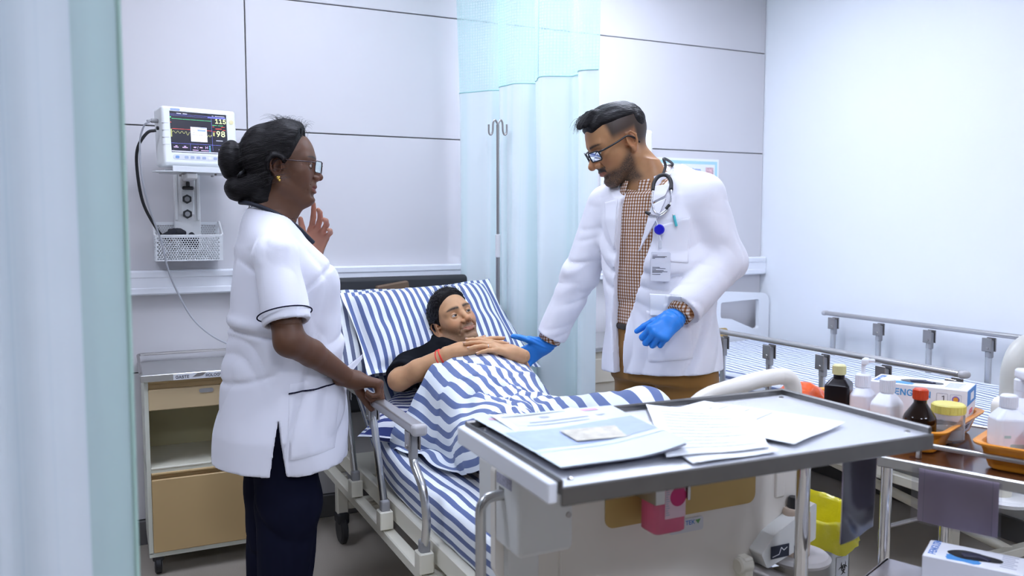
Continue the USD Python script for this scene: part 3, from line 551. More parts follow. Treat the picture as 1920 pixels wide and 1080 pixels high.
# mattress: flat seat section and raised back section, one cushion
def mattress_grid(profile, x0, x1, thick, r=0.035, rough=0.004, seed=1, sag=0.0):
    """profile: [(y,z)] along the bed. Returns mesh and uv of a rounded slab following the profile."""
    pr_ = bezier([(0, a, b) for a, b in profile], 70)[:, 1:]
    w = x1 - x0
    cs = []                                                   # cross-section round the slab, starting under the left edge
    for a in np.linspace(-90, 0, 4): cs.append((0 + r - r * math.cos(math.radians(a)) , -thick + r + r * math.sin(math.radians(a)) ))
    cs = [(r, -thick)] + [(r - r * math.cos(math.radians(a)), -thick + r - r * math.sin(math.radians(a))) for a in (60, 30, 0)]
    cs += [(0.0, -thick + r + (thick - 2 * r) * k) for k in (0.33, 0.66)]
    cs += [(r - r * math.cos(math.radians(a)), -r + r * math.sin(math.radians(a))) for a in (0, 30, 60, 90)]
    n = 34
    cs += [(r + (w - 2 * r) * k / n, 0.0) for k in range(1, n)]
    cs += [(w - r + r * math.sin(math.radians(a)), -r + r * math.cos(math.radians(a))) for a in (0, 30, 60, 90)]
    cs += [(w, -thick + r + (thick - 2 * r) * k) for k in (0.66, 0.33)] + [(w - r + r * math.cos(math.radians(a)), -thick + r - r * math.sin(math.radians(a))) for a in (0, 30, 60)] + [(w - r, -thick)]
    cs = np.array(cs); d = np.r_[0, np.cumsum(np.linalg.norm(np.diff(cs, axis=0), axis=1))]
    t_ = np.gradient(pr_, axis=0); t_ /= np.linalg.norm(t_, axis=1, keepdims=True); nn = np.stack([-t_[:, 1], t_[:, 0]], 1)
    nn *= np.sign(nn[:, 1:2] + 1e-9)
    s = np.r_[0, np.cumsum(np.linalg.norm(np.diff(pr_, axis=0), axis=1))]
    P = np.zeros((len(pr_), len(cs), 3)); UV = np.zeros((len(pr_), len(cs), 2))
    for i in range(len(pr_)):
        P[i, :, 0] = x0 + cs[:, 0]; P[i, :, 1] = pr_[i, 0] + nn[i, 0] * cs[:, 1]; P[i, :, 2] = pr_[i, 1] + nn[i, 1] * cs[:, 1]
        UV[i, :, 0] = d; UV[i, :, 1] = s[i]
    q = P.reshape(-1, 3); wob = (fbm(q * 9.0, 3, seed) - 0.5) * 2
    P[..., 2] += (wob * rough * 2).reshape(P.shape[:2]); P[..., 0] += ((fbm(q * 7.0 + 9, 2, seed) - 0.5) * rough).reshape(P.shape[:2])
    m = sheet(P); m.faces = m.faces[:, ::-1] if m.face_normals[len(m.faces) // 2][2] < 0 else m.faces
    # end caps
    v = m.vertices; a = np.arange(len(cs)); k = len(v); e = (len(pr_) - 1) * len(cs)
    v2 = np.vstack([v, P[0].mean(0), P[-1].mean(0)])
    caps = [[k, a[i], a[i + 1]] for i in range(len(cs) - 1)] + [[k + 1, e + a[i + 1], e + a[i]] for i in range(len(cs) - 1)]
    uv = np.vstack([UV.reshape(-1, 2), UV[0].mean(0), UV[-1].mean(0)])
    return trimesh.Trimesh(v2, np.vstack([m.faces, caps]), process=False), uv
mm, uv = mattress_grid([(1.60, 0.535), (1.95, 0.53), (2.3, 0.53), (2.62, 0.535), (2.82, 0.60), (3.15, 0.835), (3.44, 1.04)], 0.832, 1.475, 0.135)
mt = put(bed, "mattress", mm, sheet_m, uv=uv, world=True, smooth=True, label="mattress under blue striped sheet, back raised")

# ------------------------------------------------------------------ pillows
def pillow_mesh(w, h, th, seed=0, flange=0.022, n=46, puff=0.45):
    """Local xy face, z thickness; uv in metres. Seamed flange round the edge."""
    u = np.linspace(-1, 1, n); U, V = np.meshgrid(u, u, indexing="ij")
    fu, fv = 1 - flange * 2 / w, 1 - flange * 2 / h
    a = np.clip(1 - (np.abs(U) / fu) ** 2.6, 0, 1) * np.clip(1 - (np.abs(V) / fv) ** 2.6, 0, 1)
    z = th / 2 * a ** puff
    X = U * w / 2 * (1 - 0.05 * (1 - V ** 2) * np.abs(U) ** 3); Y = V * h / 2 * (1 - 0.05 * (1 - U ** 2) * np.abs(V) ** 3)
    q = np.stack([X * 7, Y * 7, np.full_like(X, seed)], -1)
    edge = np.clip(np.maximum(np.abs(U), np.abs(V)) * 1.6 - 0.6, 0, 1)
    wr = (fbm(q, 3, seed) - 0.5) * 0.036 + (noise(np.stack([U * 9 + V * 2, V * 3, U * 0 + seed], -1), seed + 5) - 0.5) * 0.022 * edge
    top = np.stack([X, Y, z + wr * (0.25 + a)], -1); bot = np.stack([X, Y, -z + wr * 0.3 * (1 - a) + 0 * z], -1)
    mt_, mb = sheet(top), sheet(bot)
    mb.faces = mb.faces[:, ::-1]
    if mt_.face_normals[:, 2].mean() < 0: mt_.faces, mb.faces = mt_.faces[:, ::-1], mb.faces[:, ::-1]
    uv = np.stack([X, Y], -1).reshape(-1, 2)
    return cat(mt_, mb), np.vstack([uv, uv])
def pose(m, M3, loc):
    m = m.copy(); m.vertices = m.vertices @ np.asarray(M3).T + np.asarray(loc); return m
def frame(xdir, ndir):
    x = np.array(xdir, float); x /= np.linalg.norm(x); n = np.array(ndir, float); n -= x * (n @ x); n /= np.linalg.norm(n)
    return np.stack([x, np.cross(n, x), n], 1)
pil_m = stripe_mat("pillow_stripe", 0.028, duty=0.48, blue=(0.115, 0.16, 0.34))
pil_m2 = stripe_mat("pillow_stripe_grey", 0.030, blue=(0.13, 0.15, 0.24), white=(0.78, 0.82, 0.83), duty=0.46)
pil_h = stripe_mat("pillow_stripe_cross", 0.030, blue=(0.05, 0.07, 0.24), white=(0.78, 0.80, 0.87), duty=0.46, axis="y")
def bend_head(m, c, depth, r):
    d2 = (m.vertices[:, 0] - c[0]) ** 2 + (m.vertices[:, 1] - c[1]) ** 2
    m.vertices[:, 2] -= depth * np.exp(-d2 / r ** 2) * (m.vertices[:, 2] > -0.03); return m
pm, puv = pillow_mesh(0.64, 0.44, 0.15, seed=3, flange=0.028)
pm = bend_head(pm, (0.06, -0.03), 0.025, 0.12)
p1 = put(None, "pillow", pose(pm, frame((0.97, -0.02, 0.06), (0.05, -0.60, 0.78)), (1.130, 3.055, 0.93)), pil_m, uv=puv, smooth=True)
tag(p1.prim, "large blue striped pillow under the lying man's head", "pillow")
pm, puv = pillow_mesh(0.46, 0.46, 0.12, seed=8)
p2 = put(None, "pillow", pose(pm, frame((0.9, 0.16, -0.12), (0.25, -0.55, 0.8)), (1.345, 3.165, 0.890)), pil_m, uv=puv, smooth=True)
tag(p2.prim, "striped pillow sticking out to the right behind the large one, beside the drip pole", "pillow")
pm, puv = pillow_mesh(0.5, 0.50, 0.11, seed=12, flange=0.03)
p3 = put(None, "pillow", pose(pm, frame((0.95, -0.12, 0.02), (-0.12, -0.55, 0.8)), (0.985, 3.14, 0.895)), pil_m2, uv=puv, smooth=True)
tag(p3.prim, "paler striped pillow at the left, half hidden under the large one", "pillow")
PIL4 = ((1.10, 2.765, 0.622), frame((0.83, -0.55, 0.0), (-0.06, -0.20, 1.0)))
pm, puv = pillow_mesh(0.60, 0.38, 0.16, seed=21, flange=0.02, puff=0.4)
p4 = put(None, "pillow", pose(pm, PIL4[1], PIL4[0]), pil_h, uv=puv, smooth=True)
tag(p4.prim, "blue and white striped pillow lying flat on the mattress under the blanket's near side", "pillow")

# ------------------------------------------------------------------ the empty bed at right
CX2, QY0, QY1 = 2.84, 1.60, 3.66
bed2, QL, QR, QZ = make_bed("hospital_bed", "empty hospital bed with striped sheet against the white wall at right", CX2, QY0, QY1, 0.125, half=0.47)
side_rail(bed2, 2.388, 1.72, 3.12, 0.858, 0.48, [(1.745, 1.745), (2.012, 2.012), (2.285, 2.285), (2.565, 2.565), (2.846, 2.846)], bent_first=False, tw=0.034, th=0.020)
side_rail(bed2, 3.272, 1.60, 3.115, 0.873, 0.48, [(1.70, 1.70), (1.96, 1.96), (2.24, 2.24), (2.52, 2.52), (2.792, 2.792), (3.067, 3.067)], bent_first=False, tw=0.034, th=0.020)
mm, uv = mattress_grid([(1.66, 0.668), (2.2, 0.668), (2.8, 0.668), (3.3, 0.672), (3.56, 0.675)], 2.425, 3.238, 0.13, rough=0.003, seed=5)
put(bed2, "mattress", mm, sheet_m2, uv=uv, world=True, smooth=True, label="mattress under tight striped sheet")
# headboard with cut-outs
hx0, hx1, hy = QL - 0.02, QR + 0.034, 3.62
outer = Polygon([(hx0, 0.60), (hx0, 0.915), (CX2, 0.955), (hx1, 0.925), (hx1, 0.60)]).buffer(-0.05).buffer(0.05)
cut = [Polygon([(CX2 + 0.16, 0.885), (hx1 - 0.075, 0.895), (hx1 - 0.07, 0.735), (hx1 - 0.10, 0.725), (CX2 + 0.24, 0.79), (CX2 + 0.16, 0.80)]).buffer(-0.015).buffer(0.015), Polygon([(CX2 + 0.02, 0.885), (CX2 + 0.10, 0.885), (CX2 + 0.10, 0.80), (CX2 + 0.02, 0.80)]).buffer(-0.015).buffer(0.015)]
cut += [shapely.affinity.scale(c_, -1, 1, origin=(CX2, 0)) for c_ in cut]
board = yz(ext(outer.difference(shapely.union_all(cut)), 0.035, bev=0.008), (0, hy - 0.0175, 0))
hb2 = put(bed2, "headboard", board, mat("board_white", (0.84, 0.86, 0.89), 0.4), world=True, label="white moulded headboard with cut-outs")
put(hb2, "inset_panel", yz(ext(rrect(CX2 - 0.16, 0.64, CX2 + 0.21, 0.745, 0.02), 0.003, bev=0.001), (0, hy - 0.021, 0)), beige_panel, world=True)
# footboard: thick tubular grip
fb2 = put(bed2, "footboard", yz(ext(Polygon([(QL, 0.56), (QL, 0.80), (QR, 0.80), (QR, 0.56)]).buffer(-0.03).buffer(0.03), 0.03, bev=0.008), (0, QY0 - 0.016, 0)), white_abs, world=True)
put(fb2, "grip", tube(path([(QL + 0.085, QY0, 0.72), (QL + 0.085, QY0, 0.945), (QL + 0.45, QY0, 0.965), (QL + 0.45, QY0, 0.74)], 0.10, 10), 0.036, 16), mat("grip_cream", (0.58, 0.57, 0.52), 0.4), world=True)
put(bed2, "bumper", mv(lathe([(0, 0), (0.055, 0), (0.078, 0.008), (0.080, 0.018), (0.072, 0.026), (0, 0.028)], 30), (QL + 0.03, QY0 - 0.03, 0.478)), plastic_white, world=True, label="white round bumper wheel")
put(bed2, "pole_socket", mv(lathe([(0, 0.12), (0.03, 0.12), (0.034, 0.10), (0.030, 0.0), (0, 0.0)], 24), (QL + 0.02, QY0 - 0.02, 0.505)), cream_paint, world=True)
put(bed2, "crank", tube(path([(2.44, 1.80, 0.375), (2.13, 1.79, 0.372), (2.13, 1.785, 0.315)], 0.03, 6), 0.0075, 10), steel_dark, world=True, label="steel crank rod")

# ------------------------------------------------------------------ curtains
def curtain_mat(name, body, line, deep, trans, lines=((11.0, 0.35), (37.0, 0.5)), selvedge=None, tfac=0.25):
    n = {"uv": ("uvmap", {"attribute": "st"}), "s": ("separate_xyz", {}),
         "m1": ("mapping", {"mapping_type": "point", "scale": (lines[0][0], 0.0, 0.0)}), "m2": ("mapping", {"mapping_type": "point", "scale": (lines[1][0], 0.0, 0.0)}),
         "n1": ("noise_texture", {"scale": 1.0, "detail": 1.0}), "n2": ("noise_texture", {"scale": 1.0, "detail": 3.0, "roughness": 0.8}),
         "r1": ("rgb_ramp", {"ramp": [(0.42, line), (0.50, body)]}), "r2": ("rgb_ramp", {"ramp": [(0.36, deep), (0.47, (1, 1, 1))]}),
         "mx": ("mix_color", {"blend_type": "multiply", "fac": 1.0}),
         "d": ("diffuse_bsdf", {}), "t": ("translucent_bsdf", {"color": trans}), "sh": ("mix_closure", {"fac": tfac})}
    L = [("uv.UV", "s.vector"), ("uv.UV", "m1.vector"), ("uv.UV", "m2.vector"), ("m1.vector", "n1.vector"), ("m2.vector", "n2.vector"), ("n1.fac", "r1.fac"), ("n2.fac", "r2.fac"),
         ("r1.color", "mx.a"), ("r2.color", "mx.b"), ("mx.result", "d.color"), ("d.BSDF", "sh.closure1"), ("t.BSDF", "sh.closure2")]
    if selvedge:
        n["gt"] = ("math", {"math_type": "greater_than", "value2": selvedge[0]}); n["sv"] = ("mix_color", {"blend_type": "mix", "b": selvedge[1]})
        L = [x for x in L if x != ("mx.result", "d.color")] + [("s.x", "gt.value1"), ("gt.value", "sv.fac"), ("mx.result", "sv.a"), ("sv.result", "d.color")]
    return usdkit.material(stage, "/World/Looks/" + name, n, L, surface="sh.closure")
def net_mat(name, col, thread):
    """Net: woven grid 13 mm x 11 mm, holes let the light through."""
    n = {"uv": ("uvmap", {"attribute": "st"}), "s": ("separate_xyz", {}),
         "dx": ("math", {"math_type": "divide", "value2": 0.0135}), "fx": ("math", {"math_type": "fraction"}), "gx": ("math", {"math_type": "less_than", "value2": 0.22}),
         "dy": ("math", {"math_type": "divide", "value2": 0.0125}), "fy": ("math", {"math_type": "fraction"}), "gy": ("math", {"math_type": "less_than", "value2": 0.20}),
         "mxm": ("math", {"math_type": "maximum"}), "al": ("map_range", {"to_min": 0.52, "to_max": 1.0}),
         "col": ("mix_color", {"blend_type": "mix", "a": col, "b": thread}),
         "d": ("diffuse_bsdf", {}), "t": ("translucent_bsdf", {"color": (0.45, 0.85, 0.80)}), "dt": ("mix_closure", {"fac": 0.35}), "tr": ("transparent_bsdf", {}), "sh": ("mix_closure", {})}
    L = [("uv.UV", "s.vector"), ("s.x", "dx.value1"), ("dx.value", "fx.value1"), ("fx.value", "gx.value1"), ("s.y", "dy.value1"), ("dy.value", "fy.value1"), ("fy.value", "gy.value1"),
         ("gx.value", "mxm.value1"), ("gy.value", "mxm.value2"), ("mxm.value", "al.value"), ("mxm.value", "col.fac"), ("col.result", "d.color"),
         ("d.BSDF", "dt.closure1"), ("t.BSDF", "dt.closure2"), ("al.result", "sh.fac"), ("tr.BSDF", "sh.closure1"), ("dt.closure", "sh.closure2")]
    return usdkit.material(stage, "/World/Looks/" + name, n, L, surface="sh.closure")
def drape(line, z0, z1, amp, pleat, seed=0, nz=40, nu=240, flare=0.25, phase=0.0, top_taper=0.6):
    """A pleated curtain along a ground line; uv = metres along the cloth, height."""
    L = bezier([(x, y, 0) for x, y in line], 120)[:, :2]
    s = np.r_[0, np.cumsum(np.linalg.norm(np.diff(L, axis=0), axis=1))]
    uu = np.linspace(0, s[-1], nu); C = np.stack([np.interp(uu, s, L[:, 0]), np.interp(uu, s, L[:, 1])], 1)
    T = np.gradient(C, axis=0); T /= np.linalg.norm(T, axis=1, keepdims=True); Nn = np.stack([-T[:, 1], T[:, 0]], 1)
    zz = np.linspace(z0, z1, nz); P = np.zeros((nu, nz, 3)); UV = np.zeros((nu, nz, 2))
    ph = uu / pleat * 2 * np.pi + phase + 2.2 * noise(np.stack([uu * 4, uu * 0, uu * 0 + seed], -1), seed) * 2
    for k, z in enumerate(zz):
        h = (z - z0) / (z1 - z0)
        am = amp * (1 + flare * (1 - h)) * (1 - top_taper * max(0, (h - 0.8) / 0.2)) * (0.6 + 0.8 * noise(np.stack([uu * 5, uu * 0 + z * 0.6, uu * 0], -1), seed + 3))
        o = am * (np.sin(ph + 0.5 * math.sin(z * 1.3 + seed)) + 0.28 * np.sin(2.3 * ph + 1 + z * 0.5))
        w = 0.5 * am * np.cos(ph)
        P[:, k, :2] = C + Nn * o[:, None] + T * w[:, None]; P[:, k, 2] = z
    arc = np.r_[0, np.cumsum(np.linalg.norm(np.diff(P[:, nz // 2, :2], axis=0), axis=1))]
    UV[..., 0] = arc[:, None]; UV[..., 1] = zz[None, :]
    return P, UV
cl_white = curtain_mat("curtain_cloth", (0.89, 0.94, 0.96), (0.80, 0.91, 0.92), (0.94, 0.98, 0.98), (0.74, 0.92, 0.90))
cnet = net_mat("curtain_net", (0.62, 0.86, 0.85), (0.84, 0.94, 0.95))
ct = Thing("bed_curtain", "pale aqua pleated bed curtain with a net top, hanging behind the doctor's outstretched arm", "curtain", (1.65, 3.2, 0))
line = [(1.512, 3.640), (1.560, 3.52), (1.605, 3.36), (1.65, 3.16), (1.700, 2.98), (1.738, 2.85)]
ZN = 1.915
P, UV = drape(line, 0.33, ZN, 0.040, 0.215, seed=4, flare=0.45, top_taper=0.0)
put(ct, "cloth", sheet(P), cl_white, uv=UV.reshape(-1, 2), world=True, smooth=True)
P2, UV2 = drape(line, ZN, 2.66, 0.040, 0.215, seed=4, flare=0.0, top_taper=0.0)
k = P[:, -1, :2] - P2[:, 0, :2]; P2[..., :2] += k[:, None, :]
put(ct, "net_top", sheet(P2), cnet, uv=UV2.reshape(-1, 2), world=True, smooth=True, label="aqua net top with a white grid")
put(ct, "seam_tape", tube(np.array([p for p in P[::2, -1]]), 0.003, 5), mat("seam_aqua", (0.45, 0.75, 0.74), 0.8), world=True)
put(ct, "track", cat(rbox((0.03, 1.6, 0.025), (1.62, 2.88, 2.69), 0.006, 3)), plastic_white, world=True)
cf = Thing("bed_curtain", "pale green curtain close to the camera along the left edge", "curtain", (-0.2, 1.33, 0))
P, UV = drape([(-0.62, 1.42), (-0.40, 1.37), (-0.20, 1.335), (-0.06, 1.305), (0.014, 1.262)], 0.25, 2.60, 0.016, 0.16, seed=9, flare=0.35, top_taper=0.0, nu=200)
fg = curtain_mat("curtain_cloth_near", (0.84, 0.88, 0.94), (0.56, 0.68, 0.75), (0.80, 0.87, 0.90), (0.66, 0.76, 0.80), lines=((15.0, 0.35), (34.0, 0.5)), selvedge=(float(UV[-1, 0, 0]) - 0.062, (0.40, 0.58, 0.54)), tfac=0.42)
put(cf, "cloth", sheet(P), fg, uv=UV.reshape(-1, 2), world=True, smooth=True)
put(cf, "hem", tube(np.array([p for p in P[-1, :]]), 0.004, 6), mat("hem_green", (0.40, 0.58, 0.52), 0.8), world=True)
put(cf, "track", rbox((0.9, 0.03, 0.025), (-0.3, 1.36, 2.62), 0.006, 3), plastic_white, world=True)

# ------------------------------------------------------------------ overbed table and what lies on it
tb = Thing("overbed_table", "steel topped overbed table standing over the foot of the bed in the foreground", "table", (1.031, 1.306, 0), rz=-1.58)
TZ, TX, TY = 0.917, 0.404, 0.206
put(tb, "top", bounds_box(-TX, TX, -TY, TY, TZ - 0.012, TZ - 0.006), mat("table_steel", (0.74, 0.75, 0.79), 0.42, metallic=0.75, grain=0.04, gscale=30.0, brush=(2, 60, 60)), label="steel tray top")
put(tb, "rim", cat(bounds_box(-TX - 0.003, TX + 0.003, -TY - 0.005, -TY + 0.001, TZ - 0.036, TZ - 0.0055, 0.002), bounds_box(-TX - 0.003, TX + 0.003, TY - 0.004, TY + 0.004, TZ - 0.026, TZ + 0.008, 0.003), bounds_box(TX - 0.004, TX + 0.004, -TY, TY, TZ - 0.034, TZ + 0.008, 0.003), bounds_box(-TX - 0.004, -TX + 0.004, -TY, TY, TZ - 0.02, TZ + 0.006, 0.003)), mat("rim_steel_shaded", (0.20, 0.196, 0.19), 0.32, metallic=1.0, grain=0.08, gscale=14.0), label="raised steel rim")  # same steel as the top, darkened to stand for a dark reflected room
put(tb, "side_bar", rbox((0.018, 2 * TY - 0.01, 0.034), (-TX - 0.013, 0.0, TZ - 0.016), 0.004), trim_white, label="white side bar")
for x in (-TX + 0.03, TX - 0.03):
    for y in (-TY + 0.03, TY - 0.03): put(tb, "rivet", mv(lathe([(0, 0.004), (0.004, 0.003), (0.006, 0), (0, -0.001)][::-1], 12), (x, y, TZ - 0.006)), chrome)
put(tb, "column", cat(rod((0.385, 0.110, 0.10), (0.385, 0.110, TZ - 0.02), 0.016)), chrome)
put(tb, "under_frame", cat(bounds_box(-0.36, 0.38, -0.02, 0.02, TZ - 0.032, TZ - 0.012, 0.002), bounds_box(0.35, 0.39, -0.1, 0.15, TZ - 0.032, TZ - 0.012, 0.002)), steel_dark)
put(tb, "base", cat(bounds_box(-0.35, 0.43, 0.135, 0.165, 0.08, 0.11, 0.004), bounds_box(-0.35, 0.43, -0.20, -0.17, 0.08, 0.11, 0.004), bounds_box(0.37, 0.40, -0.18, 0.15, 0.08, 0.11, 0.004)), cream_paint)
for x in (-0.32, 0.40):
    for y in (-0.185, 0.15): put(tb, "caster", cat(mv(lathe([(0, -0.01), (0.03, -0.01), (0.035, 0), (0.03, 0.01), (0, 0.01)], 16), (x, y, 0.035), ry=90), rod((x, y, 0.03), (x, y, 0.085), 0.008)), black_rubber)

def on_table(x, y): return np.array([x, y, 0.9])
def paper_sheet(corners, z, curl=0.0, n=14, thick=0.0004, lift=0.0):
    a, b, c, d = [np.array(q, float) for q in corners]; U, V = np.meshgrid(np.linspace(0, 1, n), np.linspace(0, 1, n), indexing="ij")
    P = ((1 - U) * (1 - V))[..., None] * a + (U * (1 - V))[..., None] * b + (U * V)[..., None] * c + ((1 - U) * V)[..., None] * d
    zz = z + curl * (np.abs(U - 0.5) * 2) ** 2 * (0.5 + V * 0.5) + lift * U ** 3 * (1 - V) ** 2 + 0.0012 * np.sin(U * 7 + V * 3)
    return np.dstack([P, zz]), U, V
def paper_thing(name, label, catg, corners, z, m, lines=None, curl=0.0, lift=0.0, inks=None):
    area_ = sum(corners[i][0] * corners[(i + 1) % 4][1] - corners[(i + 1) % 4][0] * corners[i][1] for i in range(4))
    if area_ < 0: corners = [corners[1], corners[0], corners[3], corners[2]]
    P, U, V = paper_sheet(corners, z, curl, lift=lift)
    cx_, cy_ = P[..., 0].mean(), P[..., 1].mean()
    t_ = Thing(name, label, catg, (cx_, cy_, z))
    mm_ = sheet(P, 0.0006)
    put(t_, "sheet", mm_, m, world=True, smooth=True)
    a, b, c, d = [np.array(q, float) for q in corners]
    if lines:
        g = []
        for (u0, u1, v0, v1) in lines:
            uu = np.linspace(u0, u1, 6); vv = np.linspace(v0, v1, 3); UU, VV = np.meshgrid(uu, vv, indexing="ij")
            Q = ((1 - UU) * (1 - VV))[..., None] * a + (UU * (1 - VV))[..., None] * b + (UU * VV)[..., None] * c + ((1 - UU) * VV)[..., None] * d
            zz = z + curl * (np.abs(UU - 0.5) * 2) ** 2 * (0.5 + VV * 0.5) + lift * UU ** 3 * (1 - VV) ** 2 + 0.0012 * np.sin(UU * 7 + VV * 3) + 0.0007
            s_ = sheet(np.dstack([Q, zz])); 
            if s_.face_normals[:, 2].mean() < 0: s_.faces = s_.faces[:, ::-1]
            g.append(s_)
        put(t_, "printed_lines", cat(*g), ink_grey, world=True)
    for nm, rects, im in (inks or []):
        g = []
        for (u0, u1, v0, v1, sk_) in rects:
            uu = np.linspace(u0, u1, 8); vv = np.linspace(v0, v1, 6); UU, VV = np.meshgrid(uu, vv, indexing="ij"); VV = VV + sk_ * (UU - u0) * 1.0
            Q = ((1 - UU) * (1 - VV))[..., None] * a + (UU * (1 - VV))[..., None] * b + (UU * VV)[..., None] * c + ((1 - UU) * VV)[..., None] * d
            zz = z + curl * (np.abs(UU - 0.5) * 2) ** 2 * (0.5 + VV * 0.5) + lift * UU ** 3 * (1 - VV) ** 2 + 0.0012 * np.sin(UU * 7 + VV * 3) + 0.0008
            s_ = sheet(np.dstack([Q, zz]))
            if s_.face_normals[:, 2].mean() < 0: s_.faces = s_.faces[:, ::-1]
            g.append(s_)
        put(t_, nm, cat(*g), im, world=True)
    return t_
BRO = [(0.6486, 1.1638), (0.9030, 1.1560), (0.9710, 1.5182), (0.6525, 1.5522)]   # near-left, near-right, far-right, far-left
bro_blue = mat("brochure_blue", (0.48, 0.58, 0.84), 0.3, grain=0.10, gscale=25.0)
bro_pale = mat("brochure_pale", (0.80, 0.90, 0.93), 0.25)
txt_lines = lambda u0, u1, v0, v1, n, h=0.18: [(u0, u1 - (0.18 * (k % 3)), v0 + (v1 - v0) * k / n, v0 + (v1 - v0) * (k + h) / n) for k in range(n)]
paper_thing("paper_sheet", "white printed sheet at the far left, curled up behind the brochure", "paper", [(0.6797, 1.3580), (0.9030, 1.3386), (0.8739, 1.5279), (0.6894, 1.5405)], 0.9175, paper, curl=0.012)
paper_thing("paper_sheet", "lowest white sheet on the steel table, its near edge showing under the others", "paper", [(0.8739, 1.1133), (1.0584, 1.1075), (1.1361, 1.3774), (0.9419, 1.3968)], 0.9165, paper)
paper_thing("paper_sheet", "white printed form at the right of the papers, one corner pointing at the trolley", "paper", [(1.1118, 1.1249), (1.3254, 1.2046), (1.2040, 1.4959), (1.0001, 1.4162)], 0.9188, paper, lines=txt_lines(0.35, 0.9, 0.45, 0.93, 9))
paper_thing("paper_sheet", "uppermost white printed form in the middle of the table", "paper", [(0.8467, 1.1492), (1.0487, 1.1230), (1.2157, 1.3502), (1.0535, 1.5085)], 0.9210, paper, lines=txt_lines(0.12, 0.9, 0.1, 0.92, 12, 0.12), curl=0.001)
bro = paper_thing("brochure", "blue and white glossy health brochure at the left of the steel table", "brochure", BRO, 0.9235, bro_pale, lift=0.016, curl=0.003,
    inks=[("blue_band", [(0.02, 0.99, 0.26, 0.60, 0.10)], bro_blue), ("white_band", [(0.0, 0.98, 0.22, 0.265, 0.06)], mat("bro_white", (0.80, 0.90, 0.93), 0.3)),
          ("red_badge", [(0.08, 0.17, 0.885, 0.93, 0), (0.70, 0.86, 0.91, 0.96, 0)], mat("bro_pink", (0.74, 0.42, 0.55), 0.4)), ("title", [(0.3, 0.85, 0.78, 0.80, 0.02), (0.25, 0.7, 0.72, 0.735, 0.02), (0.42, 0.48, 0.86, 0.90, 0)], ink_grey)])
# the photograph of a building printed on the cover
put(bro, "cover_picture", cat(*[m_ for m_ in [mv(bx((0.141, 0.083, 0.0004)), (0.8254, 1.3211, 0.9272), rz=-6)]]), mat("bro_building", (0.66, 0.62, 0.52), 0.4, grain=0.25, gscale=40.0), world=True)
put(bro, "pages", sheet(paper_sheet([(0.6554, 1.1696), (0.8982, 1.1638), (0.9613, 1.5085), (0.6603, 1.5444)], 0.9220, 0.002, lift=0.011)[0], 0.003), mat("page_grey", (0.35, 0.35, 0.42), 0.6), world=True)

# hand rub bottle on the footboard
hb = Thing("hand_rub_bottle", "pink hand rub bottle in a steel holder on the footboard under the steel table", "bottle", (1.075, 1.470, 0.662))
pink = mat("pink_liquid", (0.83, 0.13, 0.26), 0.25, trans=0.25, coat=0.3)
def bottle_box(w, d, h, r, sh, neck_r, neck_h, n=5, taper=1.0):
    """Square shouldered bottle, hull of rounded layers, neck on top."""
    def ring(ww, dd, rr, z):
        p = np.array(rrect(-ww / 2, -dd / 2, ww / 2, dd / 2, rr, n).exterior.coords)[:-1]; return np.c_[p, np.full(len(p), z)]
    c = 0.004
    pts = np.vstack([ring(w - 2 * c, d - 2 * c, r, 0), ring(w, d, r, c), ring(w * taper, d * taper, r, h - sh), ring(w * 0.94 * taper, d * 0.94 * taper, r, h - sh * 0.75), ring(w * 0.5, min(d * 0.6, w * 0.5), r * 0.6, h - sh * 0.08), ring(w * 0.42, min(d * 0.5, w * 0.42), r * 0.5, h)])
    body = trimesh.convex.convex_hull(pts)
    if neck_h: body = cat(body, lathe([(0, h - 0.004), (neck_r, h - 0.004), (neck_r, h + neck_h), (0, h + neck_h)], 20))
    return body
put(hb, "body", mv(bottle_box(0.082, 0.062, 0.150, 0.012, 0.03, 0.012, 0.02), (0, 0, -0.012)), pink)
lab = put(hb, "paper_label", yz(ext(rrect(-0.018, 0.022, 0.036, 0.125, 0.002), 0.0006), (0.0, -0.0325, 0)), mat("label_pink", (0.80, 0.58, 0.66), 0.5))
put(lab, "drop_mark", yz(ext(shapely.union_all([Point(0.010, 0.068).buffer(0.021), Polygon([(-0.008, 0.078), (0.028, 0.078), (0.020, 0.108)])]).intersection(sbox(-0.018, 0.02, 0.036, 0.12)), 0.0004), (0.006, -0.0331, 0)), mat("label_magenta", (0.55, 0.01, 0.14), 0.5))
put(lab, "fine_print", yz(cat(*[ext(sbox(-0.016, 0.03 + 0.005 * k, -0.006 - 0.002 * (k % 3), 0.032 + 0.005 * k), 0.0004) for k in range(14)]), (0, -0.0331, 0)), ink_grey)
hd = put(hb, "holder", cat(bounds_box(-0.046, -0.043, -0.036, 0.05, 0.058, 0.13), bounds_box(0.043, 0.046, -0.036, 0.05, 0.058, 0.13), bounds_box(-0.046, -0.022, -0.038, -0.035, 0.058, 0.13, 0.001), bounds_box(0.038, 0.046, -0.038, -0.035, 0.058, 0.13, 0.001), bounds_box(-0.046, 0.046, 0.034, 0.05, 0.058, 0.13)), mat("holder_steel", (0.5, 0.48, 0.44), 0.3, metallic=1.0))
put(hb, "pump", cat(rod((0, 0, 0.155), (0, 0, 0.20), 0.006), rbox((0.05, 0.018, 0.014), (0.012, 0, 0.206), 0.006), lathe([(0.0, 0.150), (0.016, 0.150), (0.015, 0.172), (0, 0.175)], 18)), plastic_white)

